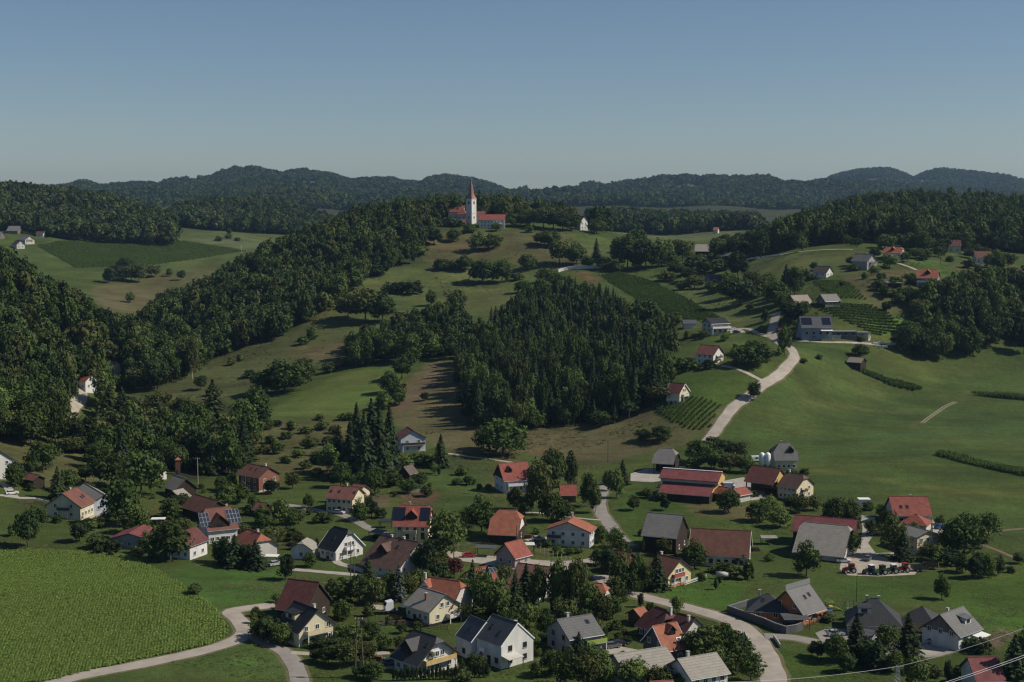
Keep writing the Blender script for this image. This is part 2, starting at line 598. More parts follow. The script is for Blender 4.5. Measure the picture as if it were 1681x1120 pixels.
# village greens
paint('1050 965 1170 945 1230 960 1200 1000 1120 990', 340, 440, (.058, .112, .020))
paint('1350 955 1681 930 1740 1060 1640 1060 1560 990 1400 985', 320, 440, LUSH)
paint('1540 985 1681 925 1740 930 1740 1060 1640 1030', 320, 440, (.060, .110, .020))
paint('1265 1060 1340 1080 1420 1120 1290 1120', 290, 360, (.060, .102, .020))
paint('-60 915 0 906 150 907 215 915 270 945 352 1000 372 1030 366 1048 240 1080 80 1118 -60 1130', 280, 450, (.105, .135, .034))
paint('330 910 480 930 470 990 370 1000 250 960', 340, 450, (.062, .110, .026))
paint('100 1120 300 1080 400 1050 480 1080 500 1120', 280, 370, (.066, .102, .028))
paint('1010 820 1060 800 1130 830 1240 850 1240 865 1060 845 1060 900 1035 895', 430, 560, LUSH)
paint('1110 820 1250 830 1240 860 1140 845', 440, 560, DRY2)
paint('780 880 880 895 870 905 780 905 760 895', 410, 480, LUSH)
paint('590 815 640 812 640 832 580 832', 470, 540, SOIL)
paint('650 810 720 808 715 828 660 828', 470, 540, (.11, .075, .05))
paint('700 745 830 765 780 840 730 820', 480, 620, (.058, .088, .024))
paint('820 740 900 780 880 830 800 800', 480, 620, DRY2)
paint('1640 1030 1670 1040 1640 1065 1610 1060', 330, 400, SOIL)
# far meadows
paint('60 405 130 385 260 390 410 405 460 395 440 415 250 440 120 440', 1380, 1950, (.070, .095, .03))
paint('150 470 300 445 420 430 330 470 250 515 180 510', 1100, 1620, DRY2)
paint('150 480 270 470 230 515 170 510', 1100, 1600, DRY)
paint('270 385 460 395 440 412 330 400', 1600, 2000, (.10, .115, .055))
paint('340 380 420 375 470 385 460 398 360 395', 1650, 2100, PALE)
paint('1000 375 1210 378 1240 395 1050 400', 1450, 2000, (.092, .112, .045))
paint('860 312 960 302 950 314 870 322', 3500, 6000, (.12, .14, .07))
paint('1090 300 1180 300 1180 315 1100 312', 3500, 6000, (.09, .11, .05))
paint('1340 297 1460 291 1450 302 1350 304', 3500, 7000, (.13, .14, .07))
paint('455 295 560 298 540 307 460 306', 3500, 6000, (.09, .11, .05))
paint('310 293 350 290 345 296 310 298', 3500, 6000, (.17, .15, .09))

cg = cols.reshape(NT, NR, 3)
for _ in range(3):
    cg = .5 * cg + .25 * (np.roll(cg, 1, 0) + np.roll(cg, -1, 0))
    cg[:, 1:-1] = .5 * cg[:, 1:-1] + .25 * (cg[:, :-2] + cg[:, 2:])
cols = cg.reshape(-1, 3)
ii = np.arange(NT * NR).reshape(NT, NR)
F4 = np.stack([ii[:-1, :-1], ii[:-1, 1:], ii[1:, 1:], ii[1:, :-1]], -1).reshape(-1, 4)
me = npmesh('terrain', np.stack([GX, GY, HZ], 1), F4, smooth=True)
ca = me.color_attributes.new('ground', 'FLOAT_COLOR', 'POINT')
ca.data.foreach_set('color', np.concatenate([cols, np.ones((len(cols), 1), np.float32)], 1).astype(np.float32).ravel())
m, nt, b = newmat('meadow')
at = nd(nt, 'ShaderNodeAttribute', attribute_name='ground')
tc = nd(nt, 'ShaderNodeTexCoord').outputs['Object']
c = mixrgb(nt, 'MULTIPLY', 1.0, at.outputs['Color'], ramp(nt, noise(nt, .03, 7, tc, .62), .28, .72, .62, 1.38))
mp = nd(nt, 'ShaderNodeMapping')                   # mowing and trampling run in long streaks
mp.inputs['Rotation'].default_value = (0, 0, .35)
mp.inputs['Scale'].default_value = (.02, .16, .05)
nt.links.new(tc, mp.inputs[0])
c = mixrgb(nt, 'MULTIPLY', 1.0, c, ramp(nt, noise(nt, 1.0, 6, mp.outputs[0], .6), .3, .7, .84, 1.16))
hue = ramp(nt, noise(nt, .018, 6, tc, .65), .48, .70, 0, .55)
c = mixrgb(nt, 'MIX', hue, c, mixrgb(nt, 'MULTIPLY', 1.0, c, (1.6, 1.10, 1.15)))
hue2 = ramp(nt, noise(nt, .06, 5, tc, .65), .55, .75, 0, .5)
c = mixrgb(nt, 'MIX', hue2, c, mixrgb(nt, 'MULTIPLY', 1.0, c, (.75, 1.12, .7)))
c = mixrgb(nt, 'MULTIPLY', 1.0, c, ramp(nt, noise(nt, .45, 5, tc, .7), .25, .75, .74, 1.26))
c = mixrgb(nt, 'MULTIPLY', 1.0, c, ramp(nt, noise(nt, 2.6, 3, tc, .8), .2, .8, .66, 1.34))
nt.links.new(c, b.inputs['Base Color'])
b.inputs['Roughness'].default_value = .9
b.inputs['Specular IOR Level'].default_value = .08
bump(nt, b, noise(nt, 1.6, 5, tc, .75), .9, .5)
land = link('terrain', me, mat='meadow')
tag(land, kind='structure')

# ---------------------------------------------------------------- roads, paths and yards
plain('asphalt_pale', (.34, .30, .255), .85, .22, .22)
plain('asphalt_grey', (.25, .23, .205), .85, .24, .22)
plain('gravel', (.36, .32, .255), .9, .25, .5)
plain('concrete', (.36, .33, .285), .85, .24, .35)
plain('bare_soil', (.17, .12, .08), .95, .2, 1.2)


def smooth_line(pts, step):
    pts = [np.array(p) for p in pts]
    out = []
    for i in range(len(pts) - 1):
        p0, p1, p2, p3 = pts[max(i - 1, 0)], pts[i], pts[i + 1], pts[min(i + 2, len(pts) - 1)]
        k = max(2, int(np.linalg.norm(p2 - p1) / step))
        for q in range(k):
            t = q / k
            out.append(.5 * (2 * p1 + (p2 - p0) * t + (2 * p0 - 5 * p1 + 4 * p2 - p3) * t * t + (3 * p1 - p0 - 3 * p2 + p3) * t ** 3))
    out.append(pts[-1])
    return np.array(out)


def strip(name, line, width, mat, lift=.10, w2=None, kind='structure', ymax=1500):
    pts = [ground(x, y, ymax=ymax)[:2] for x, y in P(line)]
    c = smooth_line(pts, 1.6)
    t = np.gradient(c, axis=0)
    t /= np.linalg.norm(t, axis=1)[:, None] + 1e-9
    nrm = np.stack([-t[:, 1], t[:, 0]], 1)
    ws = np.linspace(width, w2 or width, len(c)) * (1 + .05 * np.sin(np.arange(len(c)) * .9))
    V = []
    K = (-.5, -.25, 0, .25, .5)
    for k in K:
        q = c + nrm * (ws * k)[:, None]
        z = H(q[:, 0], q[:, 1]) + lift - (.05 if abs(k) == .5 else 0)
        V.append(np.column_stack([q, z]))
    n_ = len(c)
    V = np.concatenate(V)
    F = [(a * n_ + i, (a + 1) * n_ + i, (a + 1) * n_ + i + 1, a * n_ + i + 1) for a in range(4) for i in range(n_ - 1)]
    F = [f[::-1] for f in F]
    me = npmesh(name, V, F, smooth=True)
    o = link(name, me, mat=mat)
    return tag(o, kind=kind)


def verge(line, width, lift=.05, w2=None):
    o = strip('verge', line, width, 'verge_grass', lift, w2)
    return o


plain('verge_grass', (.115, .105, .05), .95, .45, 1.1)


def yard(name, poly, mat, lift=.07, kind='structure'):
    w = [ground(x, y)[:2] for x, y in P(poly)]
    xs = [p[0] for p in w]
    ys = [p[1] for p in w]
    pts = [Vector(p) for p in w]
    nb = len(pts)
    gx = np.arange(min(xs), max(xs), 2.5)
    gy = np.arange(min(ys), max(ys), 2.5)
    for x in gx:
        for y in gy:
            if inpoly([x], [y], w)[0]:
                pts.append(Vector((x, y)))
    r = geometry.delaunay_2d_cdt(pts, [(i, (i + 1) % nb) for i in range(nb)], [], 1, 1e-4)
    V = [(p.x, p.y, H(p.x, p.y) + lift) for p in r[0]]
    F = []
    for f in r[2]:
        a, b_, c_ = [Vector(V[i]) for i in f]
        F.append(tuple(f) if (b_ - a).cross(c_ - a).z > 0 else tuple(reversed(f)))
    me = bpy.data.meshes.new(name)
    me.from_pydata(V, [], F)
    o = link(name, me, mat=mat)
    return tag(o, kind=kind)


verge('40 1135 130 1110 220 1093 310 1074 360 1061 392 1048 403 1034 392 1018 380 1006 392 1001 428 996 462 993', 6.1)
strip('road', '40 1135 130 1110 220 1093 310 1074 360 1061 392 1048 403 1034 392 1018 380 1006 392 1001 428 996 462 993', 4.6, 'asphalt_pale')
verge('398 1036 425 1050 460 1066 483 1090 494 1125', 5.5)
strip('road', '398 1036 425 1050 460 1066 483 1090 494 1125', 4.0, 'asphalt_grey', .11)
strip('lane', '478 1072 546 1075 600 1074 640 1072', 2.6, 'gravel', .12)
verge('1275 1140 1262 1090 1240 1050 1205 1022 1160 1006 1110 993 1050 978 1005 962 985 945', 7.7)
strip('road', '1275 1140 1262 1090 1240 1050 1205 1022 1160 1006 1110 993 1050 978 1005 962 985 945', 6.2, 'asphalt_pale', .10, 4.6)
verge('1255 1045 1300 1047 1345 1056 1400 1066 1460 1072 1520 1074 1560 1064', 6.1)
strip('road', '1255 1045 1300 1047 1345 1056 1400 1066 1460 1072 1520 1074 1560 1064', 4.6, 'asphalt_grey', .12)
verge('1032 896 1018 884 1000 860 987 842 984 822 992 802 1010 790', 6.1)
strip('road', '1032 896 1018 884 1000 860 987 842 984 822 992 802 1010 790', 4.6, 'asphalt_grey', .10)
verge('1032 893 1000 912 960 922 900 924 830 918 760 912 720 905', 5.9)
strip('road', '1032 893 1000 912 960 922 900 924 830 918 760 912 720 905', 4.4, 'asphalt_pale', .11)
verge('1150 735 1172 712 1186 692 1205 668 1230 650 1262 626 1290 604 1304 587 1300 574 1280 562 1267 550 1270 532 1276 514', 6.1)
strip('road', '1150 735 1172 712 1186 692 1205 668 1230 650 1262 626 1290 604 1304 587 1300 574 1280 562 1267 550 1270 532 1276 514', 4.6, 'asphalt_pale', .14)
strip('lane', '1184 601 1210 606 1235 617 1252 626', 2.6, 'gravel', .16)
strip('lane', '1200 541 1225 540 1245 548 1262 553', 2.4, 'gravel', .16)
verge('104 694 118 672 131 655 133 644 122 628', 7.5)
strip('road', '104 694 118 672 131 655 133 644 122 628', 6.0, 'gravel', .15)
strip('lane', '480 935 528 939 596 945 643 949 665 952', 2.8, 'concrete', .10)
strip('lane', '535 908 548 915 556 925 580 932 610 944', 2.6, 'concrete', .115)
strip('lane', '470 829 500 834 531 840 560 845 585 856 612 870 650 880 690 886', 3.4, 'asphalt_grey', .10)
strip('path', '735 745 770 750 809 755 842 760', 2.2, 'gravel', .15)
strip('path', '1472 432 1488 437 1505 444', 2.5, 'gravel', .2)
strip('path', '1225 427 1255 423 1290 417 1330 412 1400 410', 2.2, 'gravel', .2)
strip('lane', '0 813 20 816 38 818 60 818 82 822', 2.6, 'concrete', .10)
strip('lane', '-10 790 8 796 16 806 24 817', 3.2, 'concrete', .115)
strip('lane', '1560 905 1490 908 1440 910 1410 914', 2.0, 'gravel', .115)
strip('path', '186 690 190 676 195 664 193 655', 2.4, 'gravel', .15)
strip('lane', '1680 868 1640 872 1600 878', 1.6, 'bare_soil', .10)
strip('lane', '1608 893 1640 905 1665 916', 1.6, 'bare_soil', .10)
strip('track', '1512 694 1525 684 1545 670 1566 660', .4, 'gravel', .07)
strip('track', '1516 695 1529 685 1549 671 1570 661', .35, 'gravel', .07)
strip('lane', '985 872 1004 873 1012 878', 2.0, 'gravel', .10)
strip('lane', '855 843 880 842 910 846 960 852 985 854', 1.5, 'concrete', .12)
strip('path', '1300 560 1350 562 1400 563 1440 566', 2.0, 'concrete', .14)
yard('farm_yard', '1035 778 1066 768 1090 772 1085 790 1070 792 1035 790', 'concrete')
yard('farm_yard', '1175 792 1220 784 1250 800 1262 818 1235 822 1190 812', 'concrete', .08)
yard('gravel_yard', '1383 912 1400 906 1440 912 1475 922 1508 934 1502 944 1440 947 1392 945 1378 935', 'gravel', .08)
yard('driveway', '1412 846 1436 850 1440 870 1425 892 1440 912 1405 908 1414 885 1416 868', 'concrete', .09)
yard('driveway', '1530 853 1552 860 1560 876 1532 880', 'concrete', .09)
yard('gravel_yard', '730 908 745 905 790 914 862 924 940 928 930 938 850 936 790 926 745 920', 'concrete', .085)
yard('parking_area', '986 1060 1000 1058 1050 1068 1045 1076 990 1074', 'concrete', .08)
yard('courtyard', '1250 1018 1300 1014 1316 1030 1290 1038 1262 1030', 'concrete', .08)
yard('parking_area', '1338 1040 1360 1031 1392 1034 1395 1050 1350 1056', 'asphalt_grey', .09)
yard('driveway', '1510 1056 1560 1060 1556 1070 1530 1078 1505 1074', 'concrete', .15)
yard('driveway', '768 1072 800 1078 812 1088 790 1090', 'concrete', .08)
yard('driveway', '860 886 904 881 904 888 868 889', 'concrete', .08)
yard('driveway', '655 875 700 874 715 884 690 890 650 884', 'concrete', .085)
yard('driveway', '630 1080 655 1085 660 1100 628 1098', 'concrete', .08)
yard('terrace', '1092 896 1125 890 1122 904 1096 910', 'concrete', .08)
yard('terrace', '1165 922 1178 920 1190 928 1176 934', 'concrete', .08)
yard('terrace', '365 888 388 880 392 888 372 896', 'concrete', .08)
yard('terrace', '140 840 168 842 166 850 148 852', 'concrete', .08)
yard('driveway', '610 992 640 996 640 1004 612 1000', 'concrete', .09)
yard('gravel_yard', '1308 545 1345 548 1430 553 1428 560 1330 560 1306 553', 'concrete', .12)
yard('gravel_yard', '1195 541 1215 540 1225 546 1200 549', 'concrete', .12)

# ---------------------------------------------------------------- trees: prototypes of crowns and trunks (height 1)
leafmat('leaves', (0.052, 0.084, 0.020), (0.078, 0.109, 0.029))
leafmat('leaves_olive', (0.072, 0.090, 0.027), (0.087, 0.099, 0.030))
leafmat('leaves_dark', (0.034, 0.056, 0.019), (0.046, 0.069, 0.021))
leafmat('leaves_light', (0.088, 0.130, 0.034), (0.109, 0.142, 0.039))
leafmat('needles', (0.028, 0.045, 0.019), (0.043, 0.062, 0.021), .3, .12)
leafmat('needles_blue', (0.064, 0.086, 0.063), (0.078, 0.099, 0.073), .15, .12)
leafmat('leaves_copper', (0.121, 0.048, 0.030), (0.092, 0.041, 0.032), .15)
leafmat('corn_leaves', (.155, .222, .054), (.185, .248, .062), .15, .3)
leafmat('maize_leaves', (0.085, 0.135, 0.034), (0.102, 0.149, 0.041), .15, .25)
leafmat('vine_leaves', (.085, .140, .034), (.108, .160, .042), .25, .3)
plain('bark', (.085, .065, .048), .9, .3, 6)
plain('birch_bark', (.42, .40, .36), .8, .35, 5)


def leaf_quads(C, N, S, tone, rng):
    """one quad per leaf clump, centre C, facing N, half size S"""
    k = len(C)
    N = N / (np.linalg.norm(N, axis=1)[:, None] + 1e-9)
    R = rng.normal(size=(k, 3))
    U = np.cross(N, R)
    U /= np.linalg.norm(U, axis=1)[:, None] + 1e-9
    W = np.cross(N, U)
    a = S[:, None]
    V = np.stack([C - U * a - W * a * .7, C + U * a - W * a * .5, C + U * a * .8 + W * a * .7, C - U * a * .9 + W * a * .6], 1).reshape(-1, 3)
    F = np.arange(k * 4).reshape(k, 4)
    return V, F, np.repeat(tone, 4)


def ico(sub):
    bm = bmesh.new()
    bmesh.ops.create_icosphere(bm, subdivisions=sub, radius=1)
    V = np.array([v.co[:] for v in bm.verts])
    F = np.array([[v.index for v in f.verts] for f in bm.faces])
    bm.free()
    return V, F


def add_tone(me, tone):
    a = me.attributes.new('tone', 'FLOAT', 'POINT')
    a.data.foreach_set('value', np.asarray(tone, np.float32))


def crown(seed, ncl, nlf, leaf, rad=(.42, .42, .40), zc=.58, low=.12, mat='leaves', droop=0.0, core=.60):
    """leaf clumps gathered in boughs round an uneven heart; gaps between the boughs stay open"""
    rng = np.random.default_rng(seed)
    rad = np.array(rad)
    k = np.arange(ncl) + .5
    ph = np.arccos(1 - 1.75 * k / ncl)
    th = 2.39996 * k + rng.normal(0, .35, ncl)
    d = np.stack([np.cos(th) * np.sin(ph), np.sin(th) * np.sin(ph), np.cos(ph)], 1) + rng.normal(0, .16, (ncl, 3))
    q = rng.uniform(.52, .86, ncl)
    cc = d * q[:, None] * rad + np.array([0, 0, zc])
    cr = rng.uniform(.26, .50, ncl) * rad[0]
    ctone = rng.uniform(.74, 1.22, ncl)
    idx = np.repeat(np.arange(ncl), nlf)
    e = rng.normal(size=(len(idx), 3))
    e /= np.linalg.norm(e, axis=1)[:, None]
    C = cc[idx] + e * cr[idx][:, None] * rng.uniform(.62, 1.15, len(idx))[:, None] * np.array([1, 1, .8])
    if droop:
        C[:, 2] -= droop * rng.random(len(C)) * np.hypot(C[:, 0], C[:, 1])
    out = (C - np.array([0, 0, zc])) / rad
    keep = (np.linalg.norm(out, axis=1) > .50) & (C[:, 2] > low)
    N = e * 1.0 + rng.normal(size=e.shape) * .42 + np.array([0, 0, .2])
    S = leaf * rng.uniform(.6, 1.5, len(C))
    V, F, T = leaf_quads(C[keep], N[keep], S[keep], (ctone[idx] * rng.uniform(.88, 1.12, len(idx)))[keep], rng)
    bv, bf = ico(2)  # darker inner core, added to block light through the crown
    bv = bv * core * rng.uniform(.75, 1.2, (len(bv), 1)) * rad + np.array([0, 0, zc])
    k = len(V)
    me = npmesh('crown', np.concatenate([V, bv]), F, bf + k)
    add_tone(me, np.concatenate([T, np.full(len(bv), .8)]))
    me.materials.append(MATS[mat])
    return me


def spruce_crown(seed, levels, arms, width=.19, low=.06, mat='needles'):
    """tiers of drooping boughs, wide below and ragged at the edge"""
    rng = np.random.default_rng(seed)
    C, N, S, T = [], [], [], []
    for i in range(levels):
        f = i / (levels - 1)
        z = low + (.985 - low) * f
        r = width * (1 - f) ** .78 * rng.uniform(.86, 1.14) + .012
        na = max(4, int(arms * (1 - f * .65)))
        a0 = rng.random() * 6.28
        tt = rng.uniform(.75, 1.2)
        for k in range(na):
            a = a0 + 6.28319 * k / na + rng.normal() * .16
            rr = r * rng.uniform(.66, 1.22)
            for t in (.42, .66, .86, 1.04):
                p = np.array([math.cos(a) * rr * t, math.sin(a) * rr * t, z - rr * t * .20 + rng.normal() * .008])
                C.append(p)
                N.append(np.array([math.cos(a) * .8, math.sin(a) * .8, .75]) + rng.normal(size=3) * .35)
                S.append((.066 * (1 - f * .6) + .010) * rng.uniform(.7, 1.35))
                T.append(tt * rng.uniform(.7, 1.3))
    C, N, S = np.array(C), np.array(N), np.array(S)
    V, F, T = leaf_quads(C, N, S, np.array(T), rng)
    V = V.reshape(-1, 4, 3)
    V[:, :, 2] = C[:, None, 2] + (V[:, :, 2] - C[:, None, 2]) * .42
    V = V.reshape(-1, 3)
    cone, cf = [], []  # darker inner cone, added to block light between the boughs
    for i, (zz, rr) in enumerate(((low - .01, width * .55), (.35, width * .40), (.7, width * .20), (.97, .003))):
        for k in range(9):
            a = 6.28319 * k / 9
            w = rr * rng.uniform(.75, 1.15)
            cone.append((math.cos(a) * w, math.sin(a) * w, zz))
            if i:
                cf.append(((i - 1) * 9 + k, (i - 1) * 9 + (k + 1) % 9, i * 9 + (k + 1) % 9, i * 9 + k))
    k = len(V)
    me = npmesh('crown', np.concatenate([V, np.array(cone)]), np.concatenate([F, np.array(cf) + k]))
    add_tone(me, np.concatenate([T, np.full(len(cone), .75)]))
    me.materials.append(MATS[mat])
    return me


def trunk_mesh(seed, top=.5, r=.022, limbs=4, mat='bark'):
    rng = random.Random(seed)
    mb = MB()
    x = y = 0.0
    prev = (0, 0, -.06)
    pr = r * 1.25
    for k in range(1, 4):
        x += rng.uniform(-.02, .02)
        y += rng.uniform(-.02, .02)
        p = (x, y, top * k / 3)
        q = r * (1 - .22 * k)
        mb.tube(prev, p, pr, q, 7, caps=False)
        prev, pr = p, q
    for k in range(limbs):
        a = 6.283 * k / max(limbs, 1) + rng.uniform(-.4, .4)
        z0 = top * rng.uniform(.45, .85)
        mb.tube((x * .6, y * .6, z0), (math.cos(a) * .22, math.sin(a) * .22, z0 + rng.uniform(.15, .28)), r * .55, r * .18, 5, caps=False)
    me = mb.mesh('trunk')
    me.materials.append(MATS[mat])
    return me


PROTO = {}
for i in range(7):
    s = (.45, .45, .46) if i % 3 == 0 else ((.48, .44, .43) if i % 3 == 1 else (.42, .42, .47))
    PROTO['b', i] = crown(100 + i, 34, 64, .030, s, .52, .06, ('leaves', 'leaves', 'leaves_dark', 'leaves', 'leaves_olive', 'leaves', 'leaves_light')[i])
for i in range(3):
    PROTO['t', i] = crown(130 + i, 38, 60, .025, (.42, .42, .46), .53, .07, ('leaves', 'leaves_olive', 'leaves')[i])
for i in range(4):
    PROTO['u', i] = crown(140 + i, 20, 56, .042, (.46, .46, .50), .46, -.05, ('leaves', 'leaves_dark', 'leaves_olive', 'leaves_light')[i])
for i in range(2):
    PROTO['c', i] = crown(150 + i, 40, 46, .030, (.40, .40, .50), .49, -.02, ('needles', 'leaves_dark')[i])
for i in range(4):
    PROTO['s', i] = spruce_crown(160 + i, 24, 16, .48)
PROTO['z', 0] = spruce_crown(170, 24, 16, .48, mat='needles_blue')
PROTO['r', 0] = crown(171, 40, 40, .034, mat='leaves_copper')
PROTO['w', 0] = crown(172, 44, 44, .030, (.45, .45, .38), .60, .05, 'leaves', .45)
TRUNK = {k: trunk_mesh(200 + i, *v) for i, (k, v) in enumerate({'b': (.5, .026, 5, 'bark'), 't': (.75, .020, 4, 'birch_bark'), 'u': (.3, .022, 4, 'bark'), 'c': (.5, .03, 0, 'bark'), 's': (.85, .022, 0, 'bark'), 'z': (.85, .022, 0, 'bark'), 'r': (.5, .026, 4, 'bark'), 'w': (.5, .035, 5, 'bark')}.items())}
NVAR = {'b': 7, 't': 3, 'u': 4, 'c': 2, 's': 4, 'z': 1, 'r': 1, 'w': 1}
NAMES = {'b': ('broadleaf_tree', 'tree'), 't': ('birch_tree', 'tree'), 'u': ('bush', 'bush'), 'c': ('columnar_conifer', 'conifer'), 's': ('spruce_tree', 'spruce'), 'z': ('blue_spruce_tree', 'spruce'), 'r': ('copper_tree', 'tree'), 'w': ('willow_tree', 'willow')}
TREES = []          # (root object, kind, px, py, height m) for naming and keeping clear


def tree(kind, x, y, h, w, label=None, group=None, var=None, px=None, py=None):
    z = H(x, y)
    i = RNG.randrange(NVAR[kind]) if var is None else var % NVAR[kind]
    r = empty(NAMES[kind][0], (x, y, z), RNG.uniform(0, 6.28))
    r.scale = (w, w * RNG.uniform(.9, 1.1), h)
    link('trunk', TRUNK[kind], r)
    link('crown', PROTO[kind, i], r)
    tag(r, label, NAMES[kind][1], group)
    if label is None:
        TREES.append((r, kind, i, px, py, h, w))
    return r


